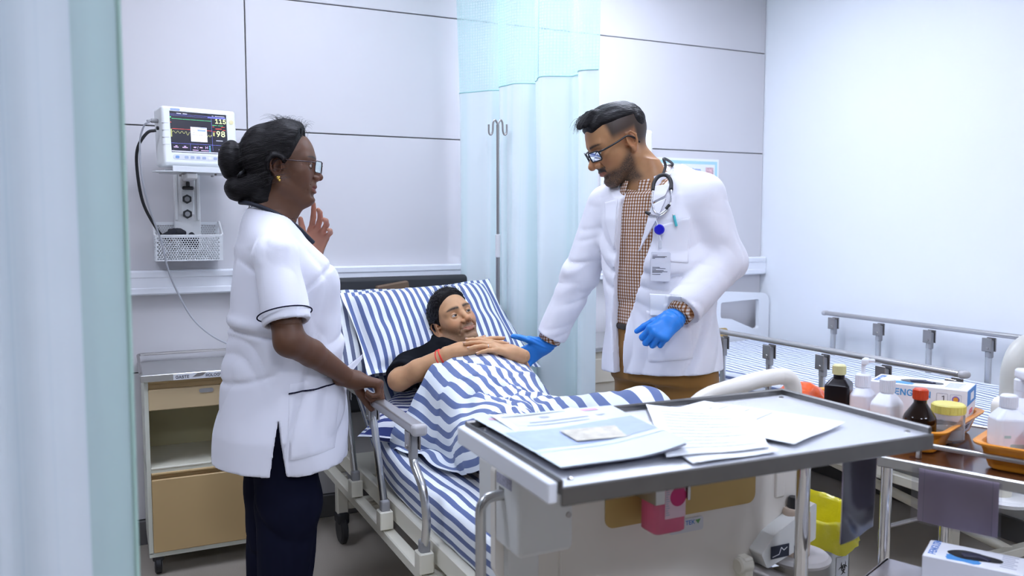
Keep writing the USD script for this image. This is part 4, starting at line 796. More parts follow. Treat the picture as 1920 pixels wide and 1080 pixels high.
# papers in clear sleeves
clear = usdkit.material(stage, "/World/Looks/clear_film", {"g": ("glossy_bsdf", {"roughness": 0.15, "color": (0.9, 0.9, 0.95)}), "t": ("transparent_bsdf", {"color": (0.93, 0.93, 0.95)}), "f": ("fresnel", {"IOR": 1.5}), "m": ("mix_closure", {})}, [("f.fac", "m.fac"), ("t.BSDF", "m.closure1"), ("g.BSDF", "m.closure2")], surface="m.closure")
lilac_paper = usdkit.material(stage, "/World/Looks/lilac_paper", {"d": ("diffuse_bsdf", {"color": (0.80, 0.72, 0.82)}), "t": ("translucent_bsdf", {"color": (0.80, 0.72, 0.84)}), "m": ("mix_closure", {"fac": 0.42})}, [("d.BSDF", "m.closure1"), ("t.BSDF", "m.closure2")], surface="m.closure")
def sleeve(name_label, a, b, z0, z1, mL, mR, mB, wob=0.004):
    a, b = np.array(a, float), np.array(b, float); w = np.linalg.norm(b - a); d = (b - a) / w; nrm = np.array([d[1], -d[0]])
    t_ = Thing("document_sleeve", name_label, "document sleeve", (*((a + b) / 2), z0))
    def pl(s0, s1, za, zb, off, n=12):
        S, Z = np.meshgrid(np.linspace(s0, s1, n), np.linspace(za, zb, n), indexing="ij")
        o = off + wob * np.sin(S / w * 5 + Z * 9) * (z1 - Z) / (z1 - z0)
        return np.stack([a[0] + d[0] * S + nrm[0] * o, a[1] + d[1] * S + nrm[1] * o, Z], -1)
    put(t_, "paper", sheet(pl(mL, w - mR, z0 + mB, z1, 0.0), 0.0005), lilac_paper, world=True, smooth=True, label="lilac paper in the sleeve")
    put(t_, "film", sheet(pl(0, w, z0, z1, 0.0025), 0.0003), clear, world=True, smooth=True, label="clear plastic film")
    put(t_, "printed_rule", cat(sheet(pl(mL + 0.012, mL + 0.0128, z0 + mB, z1, 0.001)), sheet(pl(w - mR - 0.012, w - mR - 0.0112, z0 + mB, z1, 0.001))), ink_grey, world=True)
sleeve("clear sleeve with lilac paper hanging from the steel table above the yellow bin", (1.276, 1.165), (1.418, 1.206), 0.688, 0.885, 0.002, 0.014, 0.002)

# ------------------------------------------------------------------ dressing trolley with trays and bottles
RZ = math.degrees(math.atan2(0.357, 0.934))                    # local x = depth of the trolley, local -y = along its near edge
tr = Thing("dressing_trolley", "steel dressing trolley with a guard rail and brown top at the right edge", "trolley", (1.598, 1.348, 0), rz=RZ)
TD, TL, TH = 0.48, 0.80, 0.78
put(tr, "top", bounds_box(0.004, TD, -TL, 0.0, TH - 0.008, TH - 0.002), mat("trolley_brown", (0.075, 0.028, 0.016), 0.14, spec=0.5, coat=0.15), label="dark brown glossy top")
put(tr, "rim", cat(bounds_box(-0.006, 0.008, -TL, 0.006, TH - 0.024, TH + 0.002, 0.003), bounds_box(TD - 0.008, TD + 0.006, -TL, 0.006, TH - 0.024, TH + 0.002, 0.003), bounds_box(0, TD, -0.008, 0.006, TH - 0.024, TH + 0.002, 0.003), bounds_box(0, TD, -TL - 0.006, -TL + 0.006, TH - 0.024, TH + 0.002, 0.003)), steel)
put(tr, "guard_rail", cat(tube(path([(0.045, -0.07, TH), (0.045, -0.07, TH + 0.032), (0.045, -TL + 0.03, TH + 0.032), (0.045, -TL + 0.03, TH)], 0.02, 6), 0.0065, 12)), steel)
for i, (x, y) in enumerate(((0.012, -0.012), (0.012, -TL + 0.02), (TD - 0.012, -0.012), (TD - 0.012, -TL + 0.02))):
    g = put(tr, "leg", rod((x, y, 0.08), (x, y, TH - 0.02), 0.0125), chrome)
    put(g, "caster", cat(mv(lathe([(0, -0.012), (0.033, -0.012), (0.04, -0.006), (0.04, 0.006), (0.033, 0.012), (0, 0.012)], 18), (x, y, 0.04), ry=90), rbox((0.035, 0.05, 0.04), (x, y, 0.075), 0.01)), black_rubber)
put(tr, "lower_shelf", bounds_box(0.0, TD, -TL, 0.0, 0.20, 0.215, 0.003), steel)
st = Thing("steel_stand", "low steel stand in front of the trolley carrying the lower glove box", "stand", (1.600, 1.332, 0), rz=RZ)
put(st, "top", cat(bounds_box(-0.42, -0.012, -0.62, -0.012, 0.535, 0.549), bounds_box(-0.42, -0.412, -0.62, -0.012, 0.52, 0.549, 0.002), bounds_box(-0.42, -0.012, -0.02, -0.012, 0.52, 0.549, 0.002)), mat("stand_steel", (0.58, 0.56, 0.58), 0.30, metallic=0.9, grain=0.06, gscale=12.0))
for x in (-0.40, -0.03):
    for y in (-0.60, -0.03): put(st, "leg", rod((x, y, 0.0), (x, y, 0.535), 0.011), chrome)
put(st, "stretcher", cat(rod((-0.40, -0.03, 0.15), (-0.03, -0.03, 0.15), 0.008), rod((-0.40, -0.60, 0.15), (-0.03, -0.60, 0.15), 0.008)), chrome)
def on_trolley(x, y, z=0.0): q = tr.R @ np.array([x, y, 0]) + tr.loc; return (q[0], q[1], TH + z)
sa = tr.R @ np.array([-0.010, -0.075, 0]) + tr.loc; sb_ = tr.R @ np.array([-0.010, -0.255, 0]) + tr.loc
sleeve("clear sleeve with lilac paper hanging on the trolley's near edge below the right orange tray", (sa[0], sa[1]), (sb_[0], sb_[1]), 0.648, 0.772, 0.014, 0.006, 0.004)

orange = mat("orange_plastic", (0.80, 0.30, 0.025), 0.32, spec=0.5)
def tray(w, l, h, flare=0.018, wall=0.0025, r=0.02):
    """Open tray with flared sides and a rolled rim; footprint x 0..w, y -l..0."""
    def ring(o, z, rr): 
        p = np.array(rrect(-o, -l - o, w + o, o, rr, 4).exterior.coords)[:-1]; return np.c_[p, np.full(len(p), z)]
    lay = [ring(-0.004, 0.0, r), ring(0, 0.004, r), ring(flare, h - 0.004, r + flare), ring(flare + 0.010, h - 0.004, r + flare), ring(flare + 0.012, h + 0.001, r + flare), ring(flare + 0.008, h + 0.003, r + flare), ring(flare - wall, h, r + flare), ring(-wall, 0.007, r), ring(-0.006, 0.004, r)]
    n = len(lay[0]); V = np.vstack(lay); F = []
    for k in range(len(lay) - 1):
        for i in range(n): F += [[k * n + i, k * n + (i + 1) % n, (k + 1) * n + (i + 1) % n], [k * n + i, (k + 1) * n + (i + 1) % n, (k + 1) * n + i]]
    b0, b1 = len(V), len(V) + 1; V = np.vstack([V, lay[0].mean(0), lay[-1].mean(0)]); e = (len(lay) - 1) * n
    for i in range(n): F += [[b0, (i + 1) % n, i], [b1, e + i, e + (i + 1) % n]]
    return trimesh.Trimesh(V, np.array(F), process=False)
t1 = Thing("orange_tray", "orange plastic tray on the trolley holding the dark bottles and the upper glove box", "tray", on_trolley(0.098, 0.30, 0.0), rz=RZ)
put(t1, "body", tray(0.31, 0.385, 0.055), orange)
lb = put(t1, "paper_label", mv(bx((0.15, 0.0008, 0.036)), (0.19, -0.3960, 0.030), rx=18), mat("label_lilac", (0.66, 0.62, 0.70), 0.6), label="paper label lettered TAPPING SET")
put(lb, "lettering", mv(mv(yz(text_mesh("TAPPING SET", 0.011, 0.0004, bold=True)), rx=18), (0.135, -0.3960, 0.024)), ink_dark)
t2 = Thing("orange_tray", "orange plastic tray at the right edge with the spray bottle standing in it", "tray", on_trolley(0.062, -0.205, 0.0), rz=RZ)
put(t2, "body", tray(0.30, 0.34, 0.058), orange)

bot_white = mat("bottle_white", (0.80, 0.82, 0.88), 0.35, sss=0.0, spec=0.4)
bot_milky = mat("bottle_milky", (0.74, 0.75, 0.82), 0.4)
black_gl = mat("bottle_black", (0.006, 0.004, 0.006), 0.28, spec=0.35)
amber = mat("bottle_amber", (0.010, 0.004, 0.002), 0.10, spec=0.5)
cap_cream = mat("cap_cream", (0.72, 0.68, 0.36), 0.4)
def cap(r, h, z): return cat(lathe([(0, z), (r, z), (r, z + h - 0.003), (r - 0.003, z + h), (0, z + h)], 26), *[bx((0.0016, 0.0016, h - 0.006), (r * math.cos(a), r * math.sin(a), z + h / 2 - 0.001)) for a in np.linspace(0, 2 * math.pi, 26, endpoint=False)])
B = Thing("bottle", "black square bottle with a cream screw cap", "bottle", on_trolley(0.20, 0.181, 0.008), rz=RZ + 14)
put(B, "body", bottle_box(0.086, 0.062, 0.125, 0.010, 0.018, 0.014, 0.012), black_gl); put(B, "cap", cap(0.0165, 0.026, 0.135), cap_cream)
B = Thing("pump_bottle", "white pump bottle with a pink printed label beside the black bottle", "pump bottle", on_trolley(0.20, 0.119, 0.008), rz=RZ + 8)
put(B, "body", bottle_box(0.070, 0.055, 0.110, 0.018, 0.022, 0.014, 0.004), bot_milky)
put(B, "pump", cat(cap(0.0185, 0.034, 0.110), rod((0, 0, 0.14), (0, 0, 0.172), 0.0055), rbox((0.030, 0.016, 0.018), (0.003, -0.004, 0.176), 0.006), rod((0.004, -0.006, 0.179), (0.018, -0.022, 0.177), 0.005)), bot_white)
l_ = put(B, "paper_label", yz(ext(rrect(-0.027, 0.008, 0.024, 0.072, 0.004), 0.0006), (0, -0.0282, 0)), mat("label_white", (0.82, 0.80, 0.86), 0.5))
put(l_, "fine_print", yz(cat(*[ext(sbox(-0.018, 0.06 - 0.005 * k, 0.018, 0.0622 - 0.005 * k), 0.0004) for k in range(2)]), (0, -0.0287, 0)), ink_grey)
put(l_, "red_print", yz(cat(ext(sbox(-0.018, 0.042, 0.017, 0.048), 0.0004), ext(Polygon([(-0.004, 0.026), (0.008, 0.036), (0.010, 0.030), (0.02, 0.026)]), 0.0004), ext(sbox(-0.02, 0.016, 0.02, 0.024), 0.0004)), (0, -0.0287, 0)), ink_red)
B = Thing("bottle", "plain white square bottle with sloping shoulders and white cap beside the dark red-capped bottle", "bottle", on_trolley(0.16, 0.044, 0.008), rz=RZ - 10)
put(B, "body", bottle_box(0.076, 0.055, 0.110, 0.012, 0.030, 0.015, 0.004), bot_white); put(B, "cap", cap(0.0175, 0.034, 0.113), bot_white)
B = Thing("bottle", "round dark brown glass bottle with an orange-red screw cap", "bottle", on_trolley(0.130, -0.043, 0.008))
put(B, "body", lathe([(0, 0), (0.034, 0), (0.037, 0.004), (0.037, 0.066), (0.034, 0.074), (0.018, 0.098), (0.0145, 0.104), (0.0145, 0.118), (0, 0.118)], 36), amber)
put(B, "cap", cap(0.0165, 0.026, 0.112), mat("cap_red", (0.62, 0.06, 0.015), 0.35))
put(B, "paper_label", tube([(0.0372 * math.cos(a), 0.0372 * math.sin(a), 0.03) for a in np.linspace(-2.4, -0.3, 14)], 0.0006, 4), paper)
B = Thing("jar", "clear jar with a wide yellow lid between the brown bottle and the glove box", "jar", on_trolley(0.215, -0.082, 0.012))
glass = mat("jar_glass", (0.92, 0.93, 0.95), 0.05, trans=0.9)
put(B, "body", lathe([(0, 0), (0.034, 0), (0.037, 0.004), (0.037, 0.062), (0.035, 0.070), (0.033, 0.070), (0.0345, 0.061), (0.0345, 0.006), (0, 0.004)], 32), glass)
put(B, "lid", cap(0.0375, 0.022, 0.068), mat("lid_yellow", (0.74, 0.66, 0.16), 0.4)); put(B, "contents", lathe([(0, 0.0065), (0.033, 0.0065), (0.033, 0.03), (0, 0.032)], 24), mat("cotton", (0.75, 0.75, 0.74), 0.9))

box_white = mat("carton_white", (0.80, 0.81, 0.86), 0.5); box_blue = mat("carton_blue", (0.03, 0.24, 0.66), 0.45)
def glove_box(label, loc, rz, w=0.235, d=0.125, h=0.082, side=True):
    g = Thing("glove_box", label, "glove box", loc, rz)
    put(g, "carton", diff(bounds_box(0, w, 0, d, 0, h, 0.0012), ), box_white)
    ov = [(w * 0.5 + 0.052 * math.cos(a), d * 0.5 + 0.024 * math.sin(a) * (1 + 0.2 * math.cos(3 * a))) for a in np.linspace(0, 2 * math.pi, 28, endpoint=False)]
    o_ = put(g, "opening", ext(Polygon(ov), 0.0008, (0, 0, h)), black_plastic, label="dark torn opening with gloves inside")
    put(o_, "glove_tip", cat(mv(rbox((0.04, 0.018, 0.008), (0, 0, 0), 0.004), (w * 0.47, d * 0.5, h + 0.001), rz=20), mv(rbox((0.03, 0.014, 0.007), (0, 0, 0), 0.003), (w * 0.58, d * 0.47, h + 0.001), rz=-25)), mat("glove_dark", (0.03, 0.03, 0.06), 0.5))
    put(g, "top_print", cat(mv(text_mesh("PENGUIN", 0.014, 0.0004, bold=True), (0.022, 0.018, h), rz=90), ), ink_blue)
    if side: put(g, "side_lettering", yz(text_mesh("PENGUIN", 0.016, 0.0004, bold=True), (0.050, -0.0006, h - 0.028)), mat("ink_sky", (0.06, 0.30, 0.62), 0.5))
    hands = [shapely.affinity.rotate(Polygon([(0.0, 0), (0.05, 0.004), (0.056, 0.010), (0.05, 0.016), (0, 0.018)]).buffer(0.004), a, origin=(0, 0.009)) for a in (0, 18, -16)]
    put(g, "glove_picture", cat(*[ext(shapely.affinity.translate(q, 0.048, 0.012 + 0.004 * k), 0.0004 + 0.0001 * k, (0, 0, h)) for k, q in enumerate(hands)]), mat("print_blue", (0.08, 0.30, 0.66), 0.5))
    put(g, "small_print", cat(*[ext(sbox(w * 0.76, 0.025 + 0.011 * k, w * 0.92 - 0.006 * (k % 2), 0.029 + 0.011 * k), 0.0004, (0, 0, h)) for k in range(7)]), ink_grey)
    for k, (sx, sz) in enumerate(() if not side else ((0.165, 0.044), (0.196, 0.044), (0.165, 0.014), (0.196, 0.014))):
        f_ = put(g, "pictogram", yz(ext(rrect(sx, sz, sx + 0.026, sz + 0.026, 0.003).difference(rrect(sx + 0.0008, sz + 0.0008, sx + 0.0252, sz + 0.0252, 0.0025)), 0.0004), (0, -0.0006, 0)), ink_grey)
    if side: put(g, "sun_mark", yz(cat(ext(Point(0.209, 0.057).buffer(0.0085).difference(Point(0.209, 0.057).buffer(0.006)), 0.0004)), (0, -0.0007, 0)), mat("ink_violet", (0.20, 0.10, 0.45), 0.5))
    if side: put(g, "sun_centre", yz(ext(Point(0.209, 0.057).buffer(0.006), 0.0004), (0, -0.0007, 0)), mat("ink_orange", (0.80, 0.35, 0.05), 0.5))
    if side: put(g, "numeral", cat(yz(text_mesh("2", 0.014, 0.0004), (0.2045, -0.0006, 0.020)), yz(text_mesh("1", 0.014, 0.0004), (0.175, -0.0006, 0.050))), ink_dark)
    e_ = put(g, "end_band", bounds_box(w - 0.0002, w + 0.0006, 0.001, d - 0.001, h * 0.52, h - 0.001), box_blue)
    put(e_, "end_label", bounds_box(w + 0.0004, w + 0.001, d * 0.35, d * 0.72, h * 0.62, h * 0.86), paper)
    put(g, "end_lettering", mv(mv(yz(text_mesh("LATEX", 0.011, 0.0004, bold=True)), rz=90), (w + 0.0004, 0.03, h * 0.22)), ink_red)
    return g
single("black_pouch", mv(rbox((0.10, 0.20, 0.030), (0, 0, 0.015), 0.010), on_trolley(0.335, 0.030, 0.008), rz=RZ), black_plastic, "flat black pouch lying under the glove carton in the orange tray", "pouch")
q = on_trolley(0.283, 0.135, 0.0385)
g1 = glove_box("white glove carton with a blue end, in the orange tray behind the bottles", q, RZ - 84)
pt = st.R @ np.array([-0.118, -0.120, 0]) + st.loc
g2 = glove_box("white glove carton on the low steel stand, printed with blue gloves", (pt[0], pt[1], 0.5495), RZ - 82, w=0.185, d=0.105, h=0.068, side=False)
# objects in the right tray
B = Thing("bottle", "white square bottle with screw cap and faded green print in the right orange tray", "bottle", on_trolley(0.115, -0.232, 0.008), rz=RZ - 52)
put(B, "body", bottle_box(0.070, 0.058, 0.122, 0.014, 0.026, 0.015, 0.004), bot_white); put(B, "cap", cap(0.0175, 0.028, 0.124), bot_white)
put(B, "faded_print", yz(cat(ext(sbox(-0.004, 0.03, 0.026, 0.044).buffer(0.003), 0.0004), ext(sbox(-0.02, 0.06, -0.006, 0.066), 0.0004)), (0, -0.0292, 0)), mat("print_green", (0.42, 0.62, 0.62), 0.6))
B = Thing("spray_bottle", "white spray bottle with trigger behind the square bottle in the right orange tray", "spray bottle", on_trolley(0.215, -0.235, 0.008), rz=RZ - 50)
put(B, "body", lathe([(0, 0), (0.034, 0), (0.037, 0.006), (0.037, 0.09), (0.03, 0.115), (0.016, 0.132), (0.0155, 0.15), (0, 0.15)], 30), bot_white)
put(B, "trigger", cat(rod((0, 0, 0.145), (0, 0, 0.175), 0.0165), rbox((0.026, 0.055, 0.024), (0, -0.012, 0.186), 0.008), mv(rbox((0.014, 0.010, 0.05), (0, 0, 0), 0.004), (0, -0.032, 0.165), rx=18)), bot_white)
put(B, "red_label", tube([(0.0374 * math.cos(a), 0.0374 * math.sin(a), 0.055) for a in np.linspace(-2.6, -0.4, 16)], 0.001, 4), ink_red)
B = Thing("bottle", "bottle of pink liquid at the picture's right edge in the orange tray", "bottle", on_trolley(0.105, -0.305, 0.008), rz=RZ - 50)
put(B, "body", bottle_box(0.060, 0.045, 0.105, 0.014, 0.022, 0.013, 0.004), bot_milky); put(B, "liquid", bounds_box(-0.0306, 0.0306, -0.0231, 0.0231, 0.012, 0.070, 0.006), mat("pink_liquid", None)); put(B, "cap", cap(0.0155, 0.022, 0.106), bot_white)
put(B, "paper_label", yz(ext(rrect(0.002, 0.01, 0.028, 0.06, 0.002), 0.0006), (0, -0.0239, 0)), paper)
# loose wrapped packets in the first tray, a red bag behind the table
single("foil_packet", mv(cat(rbox((0.06, 0.05, 0.012), (0, 0, 0), 0.005), mv(rbox((0.05, 0.04, 0.012), (0, 0, 0), 0.005), (0.01, 0.012, 0.012), rz=25, ry=12)), on_trolley(0.37, -0.055, 0.03)), mat("foil", (0.75, 0.75, 0.78), 0.2, metallic=0.7, bump=0.8, bscale=60.0, bdist=0.004), "crumpled clear wrapped packets in the orange tray beside the glove carton", "packet")
def crumple(m, amp, sc, seed):
    m = m.copy(); n = m.vertex_normals; m.vertices = m.vertices + n * ((fbm(m.vertices * sc, 3, seed) - 0.5) * 2 * amp)[:, None]; return m
sph = trimesh.creation.icosphere(4, 1.0)
rb = sph.copy(); rb.vertices = rb.vertices * [0.10, 0.06, 0.05]
single("orange_bag", mv(crumple(rb, 0.016, 22, 4), on_trolley(0.27, 0.315, 0.045), rz=RZ), mat("bag_orange", (0.85, 0.12, 0.02), 0.3, coat=0.4, bump=0.5, bscale=40.0, bdist=0.004), "crumpled red-orange plastic bag behind the steel table's far corner", "plastic bag")

# ------------------------------------------------------------------ pedal bin with a yellow liner
pb = Thing("waste_bin", "round steel pedal bin with a yellow bag and a biohazard sticker behind the bed's corner", "waste bin", (1.862, 1.815, 0))
put(pb, "body", lathe([(0, 0.01), (0.112, 0.01), (0.114, 0.03), (0.114, 0.385), (0.118, 0.39), (0.118, 0.40), (0.110, 0.40), (0.108, 0.03), (0, 0.03)], 40), steel)
put(pb, "base_ring", lathe([(0.0, 0.0), (0.118, 0.0), (0.118, 0.03), (0.112, 0.03)], 40), black_rubber)
put(pb, "rim", lathe([(0.112, 0.385), (0.119, 0.385), (0.121, 0.392), (0.119, 0.40), (0.112, 0.40)], 40), black_plastic)
ang = np.linspace(0, 2 * np.pi, 72, endpoint=False); prof = [(0.095, 0.33), (0.108, 0.41), (0.117, 0.465), (0.123, 0.485), (0.130, 0.475), (0.133, 0.448), (0.137, 0.424), (0.140, 0.404)]
V = []
for k, (r_, z_) in enumerate(prof):
    q = np.stack([np.cos(ang) * 2.2, np.sin(ang) * 2.2, np.full_like(ang, k * 0.5)], -1)
    wv_ = (fbm(q * 1.6, 3, 2) - 0.5)
    rr = r_ + wv_ * 0.03 * (0.3 + k / len(prof)); zz = z_ + (fbm(q * 1.1, 2, 6) - 0.5) * 0.06 * (k / len(prof)) + (0.02 * np.cos(ang - 2.0) if k >= 3 else 0)
    V.append(np.stack([rr * np.cos(ang), rr * np.sin(ang), zz], -1))
V = np.array(V); V = np.concatenate([V, V[:, :1]], 1)
put(pb, "liner", sheet(V, 0.0015), mat("bag_yellow", (0.80, 0.72, 0.02), 0.28, bump=0.5, bscale=50.0, bdist=0.003, coat=0.3), smooth=True, label="yellow bin liner folded over the rim")
def on_cyl(poly, r, a0, z0, th=0.0006):
    m = ext(poly, th); m = m.subdivide().subdivide() ; v = m.vertices; a = a0 + v[:, 0] / r; rr = r + v[:, 2]
    return trimesh.Trimesh(np.stack([rr * np.cos(a), rr * np.sin(a), z0 + v[:, 1]], -1), m.faces, process=False)
a0 = math.atan2(-0.72, -0.10)
stc = put(pb, "sticker", on_cyl(shapely.segmentize(sbox(-0.03, -0.05, 0.03, 0.05), 0.01), 0.1146, a0 + 0.32, 0.31), paper, label="white sticker with black biohazard sign")
bio = []
for k in range(3):
    a = math.radians(90 + 120 * k); c_ = (0.011 * math.cos(a), 0.011 * math.sin(a))
    bio.append(Point(c_).buffer(0.012).difference(Point(c_[0] * 1.35, c_[1] * 1.35).buffer(0.0095)))
bio.append(Point(0, 0).buffer(0.0105).difference(Point(0, 0).buffer(0.0075))); 
bio = shapely.union_all(bio).difference(Point(0, 0).buffer(0.0022)).difference(shapely.union_all([shapely.LineString([(0, 0), (0.006 * math.cos(math.radians(90 + 120 * k)), 0.006 * math.sin(math.radians(90 + 120 * k)))]).buffer(0.0008) for k in range(3)]))
put(stc, "biohazard_sign", on_cyl(bio, 0.1152, a0 + 0.32, 0.325), black_plastic)
put(pb, "pedal", rbox((0.05, 0.05, 0.012), (-0.06, -0.125, 0.02), 0.005), black_plastic)
# ------------------------------------------------------------------ figures: distance fields meshed by surface nets
f32 = np.float32
def V3(*a): return np.array(a, f32)
def unit(v): v = np.asarray(v, float); return v / (np.linalg.norm(v) + 1e-12)
def smin(a, b, k):
    if k <= 0: return np.minimum(a, b)
    h = np.maximum(k - np.abs(a - b), 0) / k
    return np.minimum(a, b) - h * h * (k * 0.25)
def smax(a, b, k): return -smin(-a, -b, k)
def s_ball(p, c, r): q = p - V3(*c); return np.sqrt(np.einsum("ij,ij->i", q, q)) - f32(r)
def s_cone(p, a, b, r1, r2):
    """Capsule whose radius runs from r1 to r2."""
    a = np.asarray(a, f32); b = np.asarray(b, f32); ab = b - a; L2 = float(ab @ ab) + 1e-12
    q = p - a; t = np.clip((q @ ab) / f32(L2), 0, 1)
    d = q - t[:, None] * ab
    return np.sqrt(np.einsum("ij,ij->i", d, d)) - (f32(r1) + t * f32(r2 - r1))
def s_ell(p, c, r, R=None):
    q = p - V3(*c)
    if R is not None: q = q @ np.asarray(R, f32)
    r = np.asarray(r, f32); k0 = np.sqrt(((q / r) ** 2).sum(1)) + 1e-9; k1 = np.sqrt(((q / (r * r)) ** 2).sum(1)) + 1e-9
    return k0 * (k0 - 1) / k1
def s_chain(p, pts, rs, k=0.01):
    d = None
    for i in range(len(pts) - 1):
        e = s_cone(p, pts[i], pts[i + 1], rs[i], rs[i + 1]); d = e if d is None else smin(d, e, k)
    return d
def s_box(p, c, h, R=None, r=0.0):
    q = p - V3(*c)
    if R is not None: q = q @ np.asarray(R, f32)
    q = np.abs(q) - (np.asarray(h, f32) - f32(r)); return np.sqrt((np.maximum(q, 0) ** 2).sum(1)) + np.minimum(q.max(1), 0) - f32(r)
def smooth01(x, a, b): t = np.clip((x - a) / (b - a), 0, 1); return t * t * (3 - 2 * t)

def mesh_sdf(f, lo, hi, h, block=6, margin=1.35):
    lo = np.asarray(lo, float); hi = np.asarray(hi, float)
    nb = np.ceil((hi - lo) / (h * block)).astype(int); n = nb * block
    bi = np.stack(np.meshgrid(*[np.arange(k) for k in nb], indexing="ij"), -1).reshape(-1, 3)
    cen = (lo + (bi * block + (block - 1) / 2) * h).astype(f32)
    dc = np.concatenate([f(c) for c in np.array_split(cen, max(1, len(cen) // 200000))])
    near = np.abs(dc) < h * block * 0.87 * margin
    G = np.repeat(np.repeat(np.repeat(np.where(dc.reshape(nb) < 0, -1, 1).astype(f32), block, 0), block, 1), block, 2)
    off = np.stack(np.meshgrid(*[np.arange(block)] * 3, indexing="ij"), -1).reshape(-1, 3)
    idx = (bi[near][:, None] * block + off[None]).reshape(-1, 3)
    pts = (lo + idx * h).astype(f32)
    d = np.concatenate([f(c) for c in np.array_split(pts, max(1, len(pts) // 150000))]) if len(pts) else np.zeros(0)
    G[idx[:, 0], idx[:, 1], idx[:, 2]] = d
    G[0], G[-1], G[:, 0], G[:, -1], G[:, :, 0], G[:, :, -1] = [np.maximum(x, 1e-4) for x in (G[0], G[-1], G[:, 0], G[:, -1], G[:, :, 0], G[:, :, -1])]
    S = G < 0
    c = np.zeros(np.array(S.shape) - 1, np.uint8)
    for a in (0, 1):
        for b in (0, 1):
            for e in (0, 1): c += S[a:S.shape[0] - 1 + a, b:S.shape[1] - 1 + b, e:S.shape[2] - 1 + e]
    cells = np.argwhere((c > 0) & (c < 8)); num = np.full(c.shape, -1, np.int64); num[tuple(cells.T)] = np.arange(len(cells))
    acc = np.zeros((len(cells), 3)); cnt = np.zeros(len(cells))
    cor = np.array([[a, b, e] for a in (0, 1) for b in (0, 1) for e in (0, 1)])
    val = np.stack([G[tuple((cells + q).T)] for q in cor], 1)
    for i in range(8):
        for j in range(i + 1, 8):
            if np.abs(cor[i] - cor[j]).sum() != 1: continue
            m = (val[:, i] < 0) != (val[:, j] < 0); t = val[m, i] / (val[m, i] - val[m, j])
            acc[m] += cor[i] + t[:, None] * (cor[j] - cor[i]); cnt[m] += 1
    v = lo + (cells + acc / cnt[:, None]) * h
    F = []
    for ax in range(3):
        u, w = (ax + 1) % 3, (ax + 2) % 3
        sl0 = [slice(None)] * 3; sl1 = [slice(None)] * 3; sl0[ax] = slice(0, -1); sl1[ax] = slice(1, None)
        A, B = S[tuple(sl0)], S[tuple(sl1)]; e = np.argwhere(A != B)
        e = e[(e[:, u] > 0) & (e[:, w] > 0) & (e[:, u] < S.shape[u] - 1) & (e[:, w] < S.shape[w] - 1)]
        flip = A[tuple(e.T)]
        du = np.zeros(3, int); du[u] = 1; dw = np.zeros(3, int); dw[w] = 1
        q = np.stack([num[tuple((e - du - dw).T)], num[tuple((e - dw).T)], num[tuple(e.T)], num[tuple((e - du).T)]], 1)
        q[~flip] = q[~flip][:, ::-1]; F.append(q)
    q = np.vstack(F)
    # split each quad along its shorter diagonal
    a = np.linalg.norm(v[q[:, 0]] - v[q[:, 2]], axis=1) <= np.linalg.norm(v[q[:, 1]] - v[q[:, 3]], axis=1)
    tri = np.vstack([q[a][:, [0, 1, 2]], q[a][:, [0, 2, 3]], q[~a][:, [1, 2, 3]], q[~a][:, [1, 3, 0]]])
    return trimesh.Trimesh(v, tri, process=False)
def biggest(m, keep=1):
    from scipy.sparse import coo_matrix
    from scipy.sparse.csgraph import connected_components
    e = m.edges; n = len(m.vertices)
    k, lab = connected_components(coo_matrix((np.ones(len(e)), (e[:, 0], e[:, 1])), (n, n)), False)
    if k <= keep: return m
    big = np.argsort(-np.bincount(lab))[:keep]; ok = np.isin(lab, big); ren = np.cumsum(ok) - 1
    return trimesh.Trimesh(m.vertices[ok], ren[m.faces[ok[m.faces[:, 0]]]], process=False)
def relax(m, it=6):
    return trimesh.smoothing.filter_taubin(m, iterations=it) if it else m
def regions(f, parts, base):
    """parts: [(lo, hi, h)] finer boxes inside base (lo, hi, h); the pieces are joined into one continuous mesh."""
    def boxd(p, lo, hi): c = (np.asarray(lo) + hi) / 2; return s_box(p, c, (np.asarray(hi) - lo) / 2)
    ms = []
    for lo, hi, h in parts:
        ms.append(mesh_sdf(lambda p: np.maximum(f(p), boxd(p, lo, hi)), np.array(lo) - 3 * h, np.array(hi) + 3 * h, h))
    def rest(p):
        d = f(p)
        for lo, hi, h in parts: d = np.maximum(d, -boxd(p, np.array(lo) + 0.004, np.array(hi) - 0.004))
        return d
    ms.append(mesh_sdf(rest, *base))
    u = m3.Manifold.batch_boolean([to_man(trimesh.Trimesh(m.vertices, m.faces, process=False)) for m in ms if len(m.faces)], m3.OpType.Add)
    return biggest(from_man(u))
def cast(f, o, d, far=0.6, it=40, iso=0.0):
    """Sphere-traces rays from o along d onto the surface f = iso."""
    o = np.asarray(o, f32); d = np.broadcast_to(np.asarray(d, f32), o.shape); t = np.zeros(len(o), f32)
    for _ in range(it):
        s = f(o + d * t[:, None]) - iso; t = np.minimum(t + 0.8 * s, far)
    return o + d * t[:, None]
